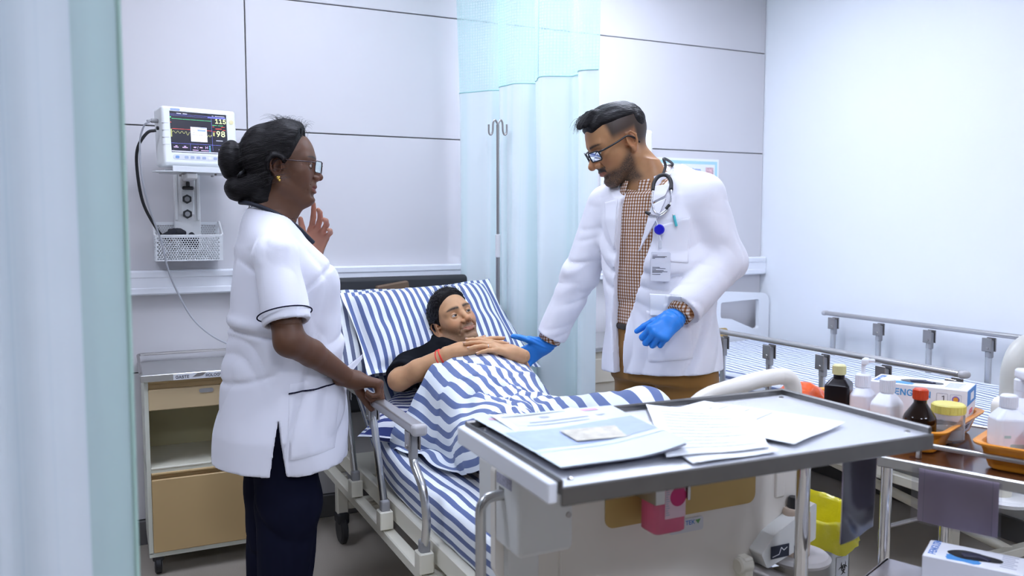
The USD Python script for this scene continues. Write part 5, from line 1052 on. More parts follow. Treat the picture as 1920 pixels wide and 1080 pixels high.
def patch(f, org, ex, ey, toward, pts_fn=None, nu=14, nv=14, w=0.1, h=0.1, off=0.002, thick=0.003, quad=None, iso=0.0):
    """A cloth patch laid on a surface: a grid in the plane (org, ex, ey) is cast along 'toward'."""
    U, Vv = np.meshgrid(np.linspace(0, 1, nu), np.linspace(0, 1, nv), indexing="ij")
    if quad is not None:
        a, b, c, d = [np.array(q, float) for q in quad]
        Q = ((1 - U) * (1 - Vv))[..., None] * a + (U * (1 - Vv))[..., None] * b + (U * Vv)[..., None] * c + ((1 - U) * Vv)[..., None] * d
        X, Y = Q[..., 0], Q[..., 1]
    else: X, Y = U * w, Vv * h
    O = np.asarray(org)[None, None] + X[..., None] * np.asarray(ex) + Y[..., None] * np.asarray(ey)
    tw = np.asarray(unit(toward), f32)
    P = cast(f, (O - tw * 0.3).reshape(-1, 3), tw, far=0.8, iso=iso).reshape(nu, nv, 3) - tw * off
    m = sheet(P, thick)
    if (m.face_normals[: (nu - 1) * (nv - 1)] @ tw).mean() > 0: P = P[:, ::-1]; m = sheet(P, thick)
    return m
def on_line(f, pts, toward, off=0.0):
    pts = np.asarray(pts, f32); tw = np.asarray(unit(toward), f32)
    return cast(f, pts - tw * 0.3, tw, far=0.8) - tw * off

# ---- head, in its own frame: x forward, y left, z up, origin between the ears
def head_field(P):
    """P: proportions. Returns f(q) for points in the head's frame."""
    W, J, N, B = P.get("w", 1.0), P.get("jaw", 1.0), P.get("nose", 1.0), P.get("brow", 1.0)
    open_ = P.get("eye_open", 0.0052); smile = P.get("smile", 0.0); mo = P.get("mouth_open", 0.0); ch = P.get("chin", 1.0); cheek = P.get("cheek", 1.0)
    def f(q):
        q = q.copy(); sy = q[:, 1].copy(); q[:, 1] = np.abs(q[:, 1])
        y = q[:, 1:2]
        d = s_ell(q, (-0.014, 0, 0.040), (0.099, 0.0765 * W, 0.088))
        d = smin(d, s_ell(q, (0.024, 0, 0.020), (0.066, 0.064 * W, 0.080)), 0.03)              # forehead and mid face
        d = smin(d, s_ell(q, (0.034, 0, -0.045), (0.051, 0.049 * W * J, 0.060)), 0.035)
        d = smin(d, s_cone(q, (-0.004, 0.054 * W * J, -0.050), (0.062, 0.014, -0.094), 0.019, 0.016 * ch), 0.030)
        d = smin(d, s_ball(q, (0.072, 0, -0.094), 0.019 * ch), 0.022)                            # chin
        d = smin(d, s_ell(q, (0.052, 0.043 * W, -0.016), (0.022, 0.020 * cheek, 0.020)), 0.028)     # cheek bone
        d = smin(d, s_ell(q, (0.060, 0.030, -0.042 + 0.004 * smile), (0.016, (0.014 + 0.003 * smile) * cheek, 0.018)), 0.026)
        d = smin(d, s_cone(q, (0.081, 0.010, 0.027), (0.068, 0.046 * W, 0.026), 0.011 * B, 0.010 * B), 0.018)  # brow
        d = smax(d, -s_ell(q, (0.098, 0.032, 0.004), (0.019, 0.019, 0.013)), 0.014)               # eye socket
        d = smin(d, s_cone(q, (0.083, 0, 0.018), (0.089, 0, 0.002), 0.0085, 0.0085), 0.012)
        d = smin(d, s_cone(q, (0.089, 0, 0.002), (0.107 * (0.3 * N + 0.7), 0, -0.028), 0.0085, 0.0115 * N), 0.008)
        d = smin(d, s_ell(q, (0.094, 0.0125 * N, -0.0325), (0.012, 0.0085 * N, 0.0085)), 0.006)          # wings
        d = smax(d, -s_ell(q, (0.1005, 0.0075 * N, -0.0415), (0.0055, 0.0036, 0.0045)), 0.003)
        d = smin(d, s_cone(q, (0.080, 0, -0.052), (0.068, 0.027, -0.060), 0.0145, 0.010), 0.016)           # muzzle
        cz = -0.0615 + smile * 0.006
        d = smin(d, s_chain(q, [(0.0925, 0, -0.0580), (0.0900, 0.012, -0.0575 + 0.002 * smile), (0.0755, 0.0265 + 0.0015 * smile, cz)], [0.0050, 0.0044, 0.0020], 0.004), 0.006)
        d = smin(d, s_chain(q, [(0.0905, 0, -0.0685 - mo), (0.0875, 0.013, -0.0672 - mo + 0.0015 * smile), (0.0755, 0.0255 + 0.0015 * smile, cz)], [0.0060, 0.0052, 0.0020], 0.004), 0.007)
        d = smax(d, -s_chain(q, [(0.0985, 0, -0.0628 - mo * 0.5), (0.0955, 0.013, -0.0618 - mo * 0.4 + 0.0018 * smile), (0.0775, 0.0290 + 0.0015 * smile, cz + 0.0005 * smile)], [0.0016 + mo * 0.5, 0.0015 + mo * 0.4, 0.0010], 0.002), 0.002)
        d = smax(d, -s_cone(q, (0.094, 0, -0.0790 - mo), (0.084, 0.018, -0.0780 - mo), 0.0040, 0.002), 0.012)   # under the lip
        if smile: d = smax(d, -s_chain(q, [(0.086, 0.021, -0.034), (0.076, 0.0330, -0.052), (0.068, 0.037, -0.066)], [0.0008, 0.0012 * smile, 0.0006], 0.004), 0.010)
        # lids over the eyeball
        eb = s_ball(q, (0.0752, 0.0315, 0.0045), 0.0138)
        eb = smax(eb, -s_ell(q, (0.0900, 0.0325, 0.0036), (0.017, 0.0128, open_)), 0.0012)
        d = smax(d, -s_chain(q, [(0.0905, 0.021, 0.0125), (0.0905, 0.0315, 0.0165), (0.0845, 0.043, 0.0125)], [0.0008, 0.0016, 0.0008], 0.002), 0.004)
        d = smin(d, eb, 0.004)
        # ear
        ang = 0.22; Re = np.array([[math.cos(ang), 0, math.sin(ang)], [0.0, 1, 0], [-math.sin(ang), 0, math.cos(ang)]])
        Ry = np.array([[math.cos(0.42), -math.sin(0.42), 0], [math.sin(0.42), math.cos(0.42), 0], [0, 0, 1]])
        ew = 0.0765 * W
        e = s_ell(q, (-0.012, ew + 0.001, -0.004), (0.0185, 0.0065, 0.031), Ry @ Re)
        e = smax(e, -s_ell(q, (-0.007, ew + 0.0085, 0.000), (0.0095, 0.0065, 0.019), Ry @ Re), 0.003)
        e = smin(e, s_chain(q, [(0.003, ew + 0.001, 0.008), (-0.004, ew + 0.007, 0.024), (-0.017, ew + 0.012, 0.026), (-0.028, ew + 0.013, 0.012), (-0.026, ew + 0.009, -0.010), (-0.014, ew + 0.003, -0.028)], [0.0028, 0.0032, 0.0034, 0.0034, 0.0032, 0.004], 0.003), 0.003)
        e = smin(e, s_ball(q, (-0.008, ew + 0.0015, -0.030), 0.0078), 0.006)
        e = smin(e, s_ball(q, (0.0045, ew - 0.002, -0.006), 0.005), 0.005)
        d = smin(d, e, 0.006)
        d = smin(d, s_cone(q, (-0.022, 0, -0.045), (-0.040, 0, -0.135), 0.049 * P.get("neck", 1.0), 0.053 * P.get("neck", 1.0)), 0.030)
        return d
    return f
class Head:
    def __init__(s, c, fwd, up, scale, P):
        s.c = np.array(c, float); u = unit(up); f_ = unit(np.asarray(fwd, float) - u * (np.asarray(fwd) @ u)); s.R = np.stack([f_, np.cross(u, f_), u], 1); s.k = scale; s.field = head_field(P); s.P = P
    def loc(s, p): return ((p - s.c.astype(f32)) @ s.R.astype(f32) / f32(s.k)).astype(f32)
    def w(s, q): return np.asarray(q) * s.k @ s.R.T + s.c
    def d(s, p): return s.field(s.loc(p)) * f32(s.k)
    def eyes(s, person, gaze, iris=(0.05, 0.025, 0.012)):
        for k, sy in enumerate((1, -1)):
            c = s.w((0.0752, sy * 0.0315, 0.0045)); g = unit(np.asarray(gaze) - c); m = trimesh.creation.icosphere(4, 0.0128 * s.k)
            co = m.vertices @ g / (0.0128 * s.k); t = np.full((len(co), 3), (0.46, 0.43, 0.40))
            t[co > 0.840] = iris; t[co > 0.950] = (0.004, 0.004, 0.004); m.apply_translation(c)
            put(person, "eye", m, tint_mat("eyeball", rough=0.12, spec=0.6), smooth=True, tint=t, world=True)

def skin_tint(H, base, lip, stubble=0.0, stub_col=(0.03, 0.025, 0.022), brow=(0.012, 0.009, 0.008), mous=0.0, sides=0.0, brow_w=0.0045, seed=0, beard_line=-0.02):
    base = np.array(base); lip = np.array(lip)
    def f(v):
        q = H.loc(v.astype(f32)).astype(float); x, y, z = q[:, 0], np.abs(q[:, 1]), q[:, 2]
        t = np.tile(base, (len(q), 1)); nz = (fbm(q * 60, 3, seed) - 0.5)[:, None]
        t = t * (1 + 0.18 * nz)
        mix = lambda t, c, m: t * (1 - m[:, None]) + np.array(c) * m[:, None]
        head = smooth01(z, -0.13, -0.11)
        face = (x > 0.03) & (z > -0.12)
        t = mix(t, base * np.array([1.08, 0.86, 0.82]), 0.5 * face * np.exp(-((z + 0.026) ** 2 + (y - 0.042) ** 2) / 0.022 ** 2))
        t = mix(t, base * np.array([1.08, 0.84, 0.80]), 0.5 * face * np.exp(-((z + 0.030) ** 2 + y ** 2) / 0.016 ** 2))
        t = mix(t, base * np.array([1.05, 0.85, 0.80]), 0.6 * (np.abs(x + 0.012) < 0.03) * (y > 0.071 * H.P.get("w", 1)) * (z > -0.045))
        t = mix(t, base * 0.72, 0.55 * face * np.exp(-((z + 0.006) ** 2 / 0.009 ** 2 + (y - 0.031) ** 2 / 0.018 ** 2)))        # darker skin round the eyes
        sm = H.P.get("smile", 0.0); mo = H.P.get("mouth_open", 0)
        zc = -0.063 - mo * 0.5 + smooth01(y, 0.005, 0.025) * (0.0018 + sm * 0.006)
        lipm = smooth01(0.0265 - y, 0, 0.004) * smooth01(0.0085 + mo * 0.6 - np.abs(z - zc + 0.001) - 0.0045 * (y / 0.025) ** 2, 0, 0.002) * (x > 0.07)
        near = (np.linalg.norm(q - np.array([0.03, 0, -0.03]), axis=1) < 0.135) * 1.0
        if stubble:
            b = smooth01(z, -0.135, -0.11) * smooth01(beard_line - z + 0.35 * (0.05 - x) * (x < 0.05) * (x > -0.01) * 2.2, 0, 0.028) * smooth01(x, -0.012, 0.012)
            b = np.maximum(b, smooth01(x, 0.065, 0.08) * smooth01(0.034 - y, 0, 0.008) * smooth01(-0.038 - z, 0, 0.006) * smooth01(z, -0.062, -0.056) * 1.0)
            b = b * (1 - lipm) * np.clip(0.45 + 1.1 * fbm(q * 900.0, 2, seed + 4), 0, 1.2)
            t = mix(t, stub_col, np.clip(stubble * b * near, 0, 0.95))
        if mous:
            m_ = smooth01(x, 0.07, 0.08) * smooth01(0.031 - y, 0, 0.004) * np.exp(-((z + 0.0485 + 0.006 * (y / 0.025) ** 2) / 0.0055) ** 4)
            t = mix(t, stub_col, np.clip(mous * m_ * (1 - lipm), 0, 0.97))
        t = mix(t, lip, 0.85 * lipm)
        bz = 0.0265 + 0.004 * np.sin(np.clip((y - 0.010) / 0.044, 0, 1) * 2.4) + H.P.get("brow_up", 0.0)
        hair_n = fbm(q * np.array([200.0, 260.0, 700.0]), 2, seed + 2)
        bm = smooth01(y, 0.005, 0.013) * smooth01(0.060 - y, 0, 0.012) * np.exp(-((z - bz) / (brow_w * (1.1 - 0.55 * smooth01(y, 0.025, 0.058)))) ** 2) ** 1.3 * (x > 0.03) * np.clip(0.55 + 0.9 * hair_n, 0, 1)
        t = mix(t, brow, np.clip(1.05 * bm, 0, 0.96))
        lash = face * np.exp(-((z - 0.0095) / 0.0016) ** 2) * np.exp(-((y - 0.0315) / 0.012) ** 4) * (x > 0.06)
        t = mix(t, (0.01, 0.008, 0.007), 0.6 * lash)
        if sides:
            s_ = smooth01(0.055 - x, 0, 0.02) * smooth01(z - 0.015 + 0.5 * np.clip(-x - 0.02, -0.1, 0.1) * -1 + 0 * z, 0, 0.03)
            s_ = np.maximum(smooth01(0.05 - x, 0, 0.018) * smooth01(z, 0.012, 0.045), smooth01(-0.028 - x, 0, 0.02) * smooth01(z, -0.055, -0.005))
            t = mix(t, (0.022, 0.018, 0.016), np.clip(sides * s_, 0, 0.95))
        return np.clip(t, 0, 1)
    return f

# ---- hands
class Hand:
    """wrist, direction of the knuckles, palm normal; thumb=+1 puts the thumb on cross(palm normal, d) side."""
    LEN = [(0.043, 0.026, 0.020), (0.047, 0.029, 0.021), (0.043, 0.027, 0.021), (0.034, 0.020, 0.018)]
    def __init__(s, wrist, d, palm, thumb_sign, curls, spread=(8, 2, -4, -11), scale=1.0, thumb=None, wrist_r=0.024, fat=1.0):
        k = scale; d = unit(d); n = unit(np.asarray(palm) - d * (np.asarray(palm) @ d)); sd = np.cross(n, d) * thumb_sign
        s.w = w = np.array(wrist, float); s.d, s.n, s.sd, s.k, s.wr, s.fat = d, n, sd, k, wrist_r, fat
        lat = [0.028, 0.0095, -0.0095, -0.026]; fwd = [0.090, 0.094, 0.089, 0.080]; s.palm = []; s.f = []
        for i in range(4):
            K = w + d * fwd[i] * k + sd * lat[i] * k - n * 0.002 * k
            s.palm.append((w + sd * lat[i] * 0.55 * k + d * 0.012 * k, K, 0.0150 * k * fat, 0.0115 * k * fat))
            a = math.radians(spread[i]); b = d * math.cos(a) + sd * math.sin(a)
            P = [K]; ang = 0.0
            c = curls[i] if np.ndim(curls[i]) else (curls[i], curls[i], curls[i] * 0.6)
            for L, cc in zip(s.LEN[i], c):
                ang += math.radians(cc); P.append(P[-1] + (b * math.cos(ang) + n * math.sin(ang)) * L * k)
            r = [0.0096, 0.0086, 0.0077, 0.0066] if i < 3 else [0.0084, 0.0075, 0.0067, 0.0058]
            s.f.append((P, [x * k * fat for x in r]))
        T = thumb or (45, 25, 15, 25)                                 # out to the side, towards the palm, bends
        o, pn, b1, b2 = [math.radians(x) for x in T]
        P = [w + sd * 0.020 * k + d * 0.018 * k + n * 0.004 * k]
        u = unit(d * math.cos(o) + sd * math.sin(o)); u = unit(u * math.cos(pn) + n * math.sin(pn))
        P.append(P[-1] + u * 0.046 * k)
        ax = unit(d * 0.8 + n * 0.6 - sd * 0.3)
        for L, bb in ((0.034, b1), (0.028, b2)):
            u = unit(u * math.cos(bb) + ax * math.sin(bb)); P.append(P[-1] + u * L * k)
        s.thumb = (P, [0.0150 * k * fat, 0.0115 * k * fat, 0.0098 * k * fat, 0.0075 * k * fat])
        s.bb = None
    def d_(s, p):
        d = None
        for a, b, r1, r2 in s.palm:
            e = s_cone(p, a, b, r1, r2); d = e if d is None else smin(d, e, 0.014 * s.k)
        d = smin(d, s_cone(p, s.w - s.d * 0.03 * s.k, s.w + s.d * 0.018 * s.k, s.wr, s.wr * 0.98), 0.022 * s.k)
        d = smin(d, s_chain(p, s.thumb[0][:2], s.thumb[1][:2], 0.004), 0.016 * s.k)
        out = smin(d, s_chain(p, s.thumb[0][1:], s.thumb[1][1:], 0.003), 0.006 * s.k)
        for P, r in s.f: out = np.minimum(out, smin(d, s_chain(p, P, r, 0.003), 0.007 * s.k))
        return out
    def box(s, pad=0.03):
        q = np.array([x for P, _ in s.f for x in P] + list(s.thumb[0]) + [s.w]); return q.min(0) - pad, q.max(0) + pad
    def nails(s, person, m):
        for P, r in s.f + [s.thumb]:
            u = unit(P[-1] - P[-2]); back = unit(-s.n - u * (-s.n @ u)) if P is not s.thumb[0] else unit(s.sd * 0.4 - s.n * 0.6)
            back = unit(back - u * (back @ u))
            c = P[-1] + back * r[-1] * 0.80 + u * r[-1] * 0.25; side = np.cross(u, back)
            q = trimesh.creation.icosphere(2, 1.0); q.vertices = (q.vertices * [r[-1] * 0.95, r[-1] * 0.62, r[-1] * 0.30]) @ np.stack([u, side, back]) + c
            put(person, "nail", q, m, smooth=True, world=True)

class Stack:
    """A trunk of elliptical cross-sections along a bent spine: rows (centre xyz, half width, half depth)."""
    def __init__(s, rows, left, fwd, power=2.3):
        s.c = np.array([r[0] for r in rows], f32); s.a = np.array([r[1] for r in rows], f32); s.b = np.array([r[2] for r in rows], f32)
        s.l = unit(left).astype(f32); s.f = unit(fwd).astype(f32); s.p = power
    def coords(s, p):
        z = np.clip(p[:, 2], s.c[-1, 2] if s.c[0, 2] > s.c[-1, 2] else s.c[0, 2], max(s.c[0, 2], s.c[-1, 2]))
        o = np.argsort(s.c[:, 2]); zc = s.c[o, 2]
        cx = np.interp(z, zc, s.c[o, 0]); cy = np.interp(z, zc, s.c[o, 1]); a = np.interp(z, zc, s.a[o]); b = np.interp(z, zc, s.b[o])
        dx, dy = p[:, 0] - cx, p[:, 1] - cy
        return dx * s.l[0] + dy * s.l[1], dx * s.f[0] + dy * s.f[1], a, b, p[:, 2] - z
    def d(s, p, grow=0.0):
        A, B, a, b, oz = s.coords(p); a = a + grow; b = b + grow
        k = (np.abs(A / a) ** s.p + np.abs(B / b) ** s.p) ** (1 / s.p)
        d = (k - 1) * np.minimum(a, b)
        return np.where(np.abs(oz) > 1e-6, np.sqrt(np.maximum(d, 0) ** 2 + oz ** 2) + np.minimum(d, 0) * 0 , d).astype(f32)
    def at(s, A, B, z):
        o = np.argsort(s.c[:, 2]); zc = s.c[o, 2]
        return np.array([np.interp(z, zc, s.c[o, 0]) + A * s.l[0] + B * s.f[0], np.interp(z, zc, s.c[o, 1]) + A * s.l[1] + B * s.f[1], z])
def wrinkles(p, axis, fr=18.0, amp=0.004, seed=0, stretch=0.25):
    """Soft cloth folds running across 'axis'."""
    a = unit(axis); q = p - np.outer(p @ a, a) * (1 - 1.0); al = p @ a
    e1 = unit(np.cross(a, [0.3, 0.5, 0.8])); e2 = np.cross(a, e1)
    g = np.stack([al * fr + 1.5 * np.sin(p @ e1 * 14), p @ e1 * fr * stretch, p @ e2 * fr * stretch], -1)
    n = noise(g, seed); return (amp * 2 * (1 - np.abs(2 * n - 1)) ** 1.5 - amp).astype(f32)
# ------------------------------------------------------------------ materials of people and cloth
skin = lambda n: tint_mat(n, rough=0.48, spec=0.35, sss=0.12, bump=0.12, bscale=420.0, bdist=0.0008)
def cloth(name, col, rough=0.85, bs=700.0): return mat(name, col, rough, spec=0.25 if max(col) > 0.1 else 0.1, sheen=0.12 if max(col) > 0.1 else 0.0, bump=0.10, bscale=bs, bdist=0.0006)
coat_white = cloth("coat_white", (0.80, 0.80, 0.86))
tunic_white = cloth("tunic_white", (0.76, 0.76, 0.83))
navy = cloth("navy_cloth", (0.006, 0.007, 0.020))
black_tee = cloth("black_jersey", (0.008, 0.009, 0.012))
tan_cloth = cloth("tan_cotton", (0.27, 0.13, 0.032))
piping = cloth("dark_piping", (0.02, 0.02, 0.04))
hair_m = mat("hair_black", (0.010, 0.009, 0.010), 0.42, spec=0.5, bump=0.9, bscale=1.0, bdist=0.004) if False else usdkit.material(stage, "/World/Looks/hair_black", {
    "tc": ("texture_coordinate", {}), "mp": ("mapping", {"mapping_type": "point", "scale": (60.0, 60.0, 420.0)}), "nz": ("noise_texture", {"scale": 1.0, "detail": 3.0}),
    "bp": ("bump", {"strength": 0.7, "distance": 0.003}), "rp": ("rgb_ramp", {"ramp": [(0.3, (0.004, 0.0035, 0.004)), (0.7, (0.013, 0.011, 0.012))]}), "p": ("principled_bsdf", {"roughness": 0.5, "specular_ior_level": 0.16})},
    [("tc.object", "mp.vector"), ("mp.vector", "nz.vector"), ("nz.fac", "bp.height"), ("bp.normal", "p.normal"), ("nz.fac", "rp.fac"), ("rp.color", "p.base_color")], surface="p.BSDF")
strand_m = mat("hair_strands", (0.014, 0.012, 0.012), 0.4)
glove_m = mat("nitrile_blue", (0.02, 0.22, 0.72), 0.38, spec=0.4, bump=0.15, bscale=120.0, bdist=0.001)
def check_mat(name):
    """Small woven check, brown and white."""
    n = {"tc": ("texture_coordinate", {}), "s": ("separate_xyz", {}), "p": ("principled_bsdf", dict(roughness=0.85, specular_ior_level=0.25))}
    L = [("tc.object", "s.vector")]
    for ax in ("x", "z"):
        n["d" + ax] = ("math", {"math_type": "divide", "value2": 0.0105}); n["f" + ax] = ("math", {"math_type": "fraction"})
        n["r" + ax] = ("rgb_ramp", {"ramp": [(0.0, (0.80, 0.76, 0.74)), (0.36, (0.80, 0.76, 0.74)), (0.42, (0.42, 0.22, 0.09)), (0.62, (0.34, 0.17, 0.08)), (0.80, (0.42, 0.22, 0.09)), (0.86, (0.80, 0.76, 0.74)), (1.0, (0.80, 0.76, 0.74))]})
        L += [("s." + ax, f"d{ax}.value1"), (f"d{ax}.value", f"f{ax}.value1"), (f"f{ax}.value", f"r{ax}.fac")]
    n["m"] = ("mix_color", {"blend_type": "multiply", "fac": 0.85}); L += [("rx.color", "m.a"), ("rz.color", "m.b"), ("m.result", "p.base_color")]
    return usdkit.material(stage, "/World/Looks/" + name, n, L, surface="p.BSDF")
shirt_check = check_mat("shirt_check")

def hair_shell(H, region, thick, lo, hi, h=0.0032, clump=0.004, fr=55.0, seed=0, extra=None, axis=(1, 1, 6)):
    """Hair grows out of the skin: head field minus a thickness that dips under the skin at the hair line."""
    def f(p):
        q = H.loc(p); T = thick(q) * region(q) - 0.004 * (1 - region(q))
        n = fbm(q.astype(float) * np.array(axis) * fr / 6, 3, seed) - 0.5
        d = H.d(p) - (T + clump * 2 * n * region(q)) * H.k
        if extra is not None: d = smin(d, extra(q) * H.k, 0.012)
        return d.astype(f32)
    return biggest(mesh_sdf(f, lo, hi, h), 3)

def curves(parent, name, strands, widths, m, label=None):
    pth = numbered(parent.path + "/" + name); g = UsdGeom.BasisCurves.Define(stage, pth)
    root = parent.root if isinstance(parent, Part) else parent
    pts = np.vstack([root.local(s) for s in strands])
    g.CreateTypeAttr("cubic"); g.CreateBasisAttr("catmullRom"); g.CreateWrapAttr("pinned")
    g.CreateCurveVertexCountsAttr([len(s) for s in strands]); g.CreatePointsAttr(Vt.Vec3fArray.FromNumpy(pts.astype(np.float32)))
    w = np.concatenate([np.linspace(widths, widths * 0.3, len(s)) for s in strands]).astype(np.float32)
    g.CreateWidthsAttr(Vt.FloatArray.FromNumpy(w)); g.SetWidthsInterpolation("vertex")
    UsdShade.MaterialBindingAPI.Apply(g.GetPrim()).Bind(m); tag(g, label, kind="stuff")

def glasses(person, H, m, lens_w=0.024, lens_h=0.015, x=0.106, z=0.003, r=0.0016, curve=0.012, temple=True, square=True, drop=0.0, lens_tint=(0.95, 0.96, 1.0)):
    def rim(sy):
        pl = np.array((rrect(-lens_w, -lens_h, lens_w, lens_h, 0.007, 5) if square else Point(0, 0).buffer(lens_w, 8)).exterior.coords)[:-1]
        pl[:, 0] += 0.0325; yy = pl[:, 0]
        return np.stack([x - curve * (yy / 0.05) ** 2 + 0.10 * pl[:, 1], sy * yy, z + pl[:, 1]], -1)
    fr = None
    for sy in (1, -1):
        R_ = rim(sy); g_ = tube(H.w(R_), r * H.k, 8, closed=True); fr = g_ if fr is None else cat(fr, g_)
    br_ = tube(H.w(bezier([(x - 0.0005, 0.0095, z + 0.003), (x + 0.002, 0, z + 0.006), (x - 0.0005, -0.0095, z + 0.003)], 10)), r * H.k, 8)
    gl = put(person, "glasses", cat(fr, br_), m, smooth=True, world=True)
    for sy in (1, -1):
        R_ = rim(sy); c = R_.mean(0); v = H.w(np.vstack([R_, c])); n = len(R_)
        put(gl, "lens", trimesh.Trimesh(v, [[i, (i + 1) % n, n] if sy > 0 else [(i + 1) % n, i, n] for i in range(n)], process=False), lens_m, smooth=False, world=True)
        e = R_[np.argmax(np.abs(R_[:, 1]) + 0.4 * R_[:, 2])]
        T = bezier([e, (0.075, sy * 0.0765 * H.P.get("w", 1), e[2] + 0.001), (0.03, sy * 0.0815 * H.P.get("w", 1), e[2] + 0.004), (-0.002, sy * 0.084 * H.P.get("w", 1), e[2] + 0.007), (-0.022, sy * 0.083, e[2] - 0.008), (-0.034, sy * 0.080, e[2] - 0.028)], 24)
        put(gl, "temple", tube(H.w(T), [r * H.k * 1.35] * len(T), 8), m, smooth=True, world=True)
lens_m = usdkit.material(stage, "/World/Looks/spectacle_lens", {"g": ("glossy_bsdf", {"roughness": 0.02}), "t": ("transparent_bsdf", {"color": (0.93, 0.94, 0.97)}), "f": ("fresnel", {"IOR": 1.5}), "m": ("mix_closure", {})}, [("f.fac", "m.fac"), ("t.BSDF", "m.closure1"), ("g.BSDF", "m.closure2")], surface="m.closure")
black_frame = mat("spectacle_black", (0.008, 0.008, 0.010), 0.25)

# =================================================================== the doctor
dl, df_ = unit((0.36, -0.93, 0)), unit((-0.93, -0.36, 0))
def DX(px, t=2.84): return 0.4327 * t + 0.901 * (px - 960) / 1570 * t, 0.898 * t - 0.434 * (px - 960) / 1570 * t
def drow(px, z, a, b): x, y = DX(px); return ((x, y, z), a, b)
doc = Thing("person", "man in white coat and blue gloves standing at the right of the bed, head bowed", "person", (1.69, 2.33, 0), rz=math.degrees(math.atan2(-0.93, 0.36)))
DH = Head((1.565, 2.422, 1.586), (-0.885, 0.16, -0.435), (-0.435, 0.07, 0.89), 1.07, dict(w=0.98, jaw=0.98, nose=1.12, brow=1.0, eye_open=0.0030, neck=1.12, chin=1.05, smile=0.2))
trunk = Stack([drow(1247, 0.76, 0.205, 0.158), drow(1245, 0.90, 0.20, 0.152), drow(1240, 1.04, 0.19, 0.140), drow(1234, 1.20, 0.198, 0.140), drow(1228, 1.33, 0.192, 0.128), drow(1223, 1.41, 0.160, 0.105), drow(1220, 1.47, 0.095, 0.080), drow(1218, 1.53, 0.060, 0.060)], dl, df_)
RS, RE, RW = np.array((1.590, 2.520, 1.375)), np.array((1.515, 2.594, 1.125)), np.array((1.432, 2.672, 0.882))
LS, LE, LW = np.array((1.735, 2.190, 1.400)), np.array((1.802, 2.150, 1.195)), np.array((1.590, 2.120, 1.025))
NB = np.array((1.655, 2.372, 1.455))
def doc_arms(p, g=0.0):
    a = smin(s_cone(p, RS, RE, 0.070 + g, 0.056 + g), s_cone(p, RE, RW, 0.056 + g, 0.044 + g), 0.03)
    b = smin(s_cone(p, LS, LE, 0.072 + g, 0.058 + g), s_cone(p, LE, LW, 0.058 + g, 0.044 + g), 0.02)
    return a, b
def doc_legs(p, g=0.0):
    hx = trunk.at(0.085, 0, 0.80); hr = trunk.at(-0.085, 0, 0.80); kl = trunk.at(0.10, 0.03, 0.47); kr = trunk.at(-0.10, 0.03, 0.47); kl[2] = kr[2] = 0.47
    al, ar = np.array([kl[0] + 0.01, kl[1], 0.09]), np.array([kr[0] + 0.01, kr[1], 0.09])
    d = smin(s_cone(p, hx, kl, 0.098 + g, 0.072 + g), s_cone(p, kl, al, 0.072 + g, 0.055 + g), 0.03)
    e = smin(s_cone(p, hr, kr, 0.098 + g, 0.072 + g), s_cone(p, kr, ar, 0.072 + g, 0.055 + g), 0.03)
    return smin(smin(d, e, 0.02), np.maximum(trunk.d(p, -0.017 + g), np.maximum(0.79 - p[:, 2], p[:, 2] - 0.985)), 0.03)
RH = Hand(RW, unit((-0.070, 0.040, -0.052)), unit((-0.40, -0.80, -0.30)), -1, [(12, 16, 8), (16, 20, 10), (20, 24, 12), (26, 28, 14)], scale=1.0, thumb=(48, 4, -4, 6), wrist_r=0.026, fat=1.08)
LH = Hand(LW, unit((-0.105, -0.010, -0.066)), unit((0.50, 0.75, -0.35)), 1, [(52, 62, 30), (56, 66, 32), (60, 68, 34), (62, 70, 34)], spread=(4, 1, -2, -6), scale=1.0, thumb=(34, 34, 10, 12), wrist_r=0.027, fat=1.10)
def doc_body(p):
    d = DH.d(p)
    t = np.maximum(trunk.d(p, -0.035), 0.84 - p[:, 2])
    d = smin(d, s_cone(p, DH.w((-0.03, 0, -0.10)), NB - [0, 0, 0.03], 0.056, 0.064), 0.03)
    d = smin(d, t, 0.03)
    a, b = doc_arms(p, -0.018)
    d = smin(d, a, 0.03); d = smin(d, b, 0.03); d = smin(d, doc_legs(p, -0.012), 0.02)
    d = np.minimum(d, RH.d_(p) + 0.0012); d = np.minimum(d, LH.d_(p) + 0.0012)
    for s_ in (-1, 1):
        k = trunk.at(s_ * 0.10, 0.03, 0.76); d = smin(d, s_cone(p, (k[0], k[1], 0.05), (k[0] + df_[0] * 0.12, k[1] + df_[1] * 0.12, 0.04), 0.04, 0.03), 0.02)
    return d
hlo, hhi = DH.c - 0.17, DH.c + np.array([0.17, 0.17, 0.17])
rb0, rb1 = RH.box(0.03); lb0, lb1 = LH.box(0.03)
bm = regions(doc_body, [(hlo, hhi, 0.0023), (rb0, rb1, 0.0032), (lb0, lb1, 0.0032)], (np.array((1.2, 1.85, -0.01)), np.array((2.05, 2.95, 1.80)), 0.0085))
dskin = skin_tint(DH, (0.40, 0.205, 0.095), (0.34, 0.125, 0.085), stubble=0.80, mous=1.0, sides=0.93, seed=3, beard_line=-0.046, brow_w=0.0048)
put(doc, "body", bm, skin("skin_doctor"), smooth=True, tint=dskin(bm.vertices), world=True)
DH.eyes(doc, (1.15, 2.75, 0.95))
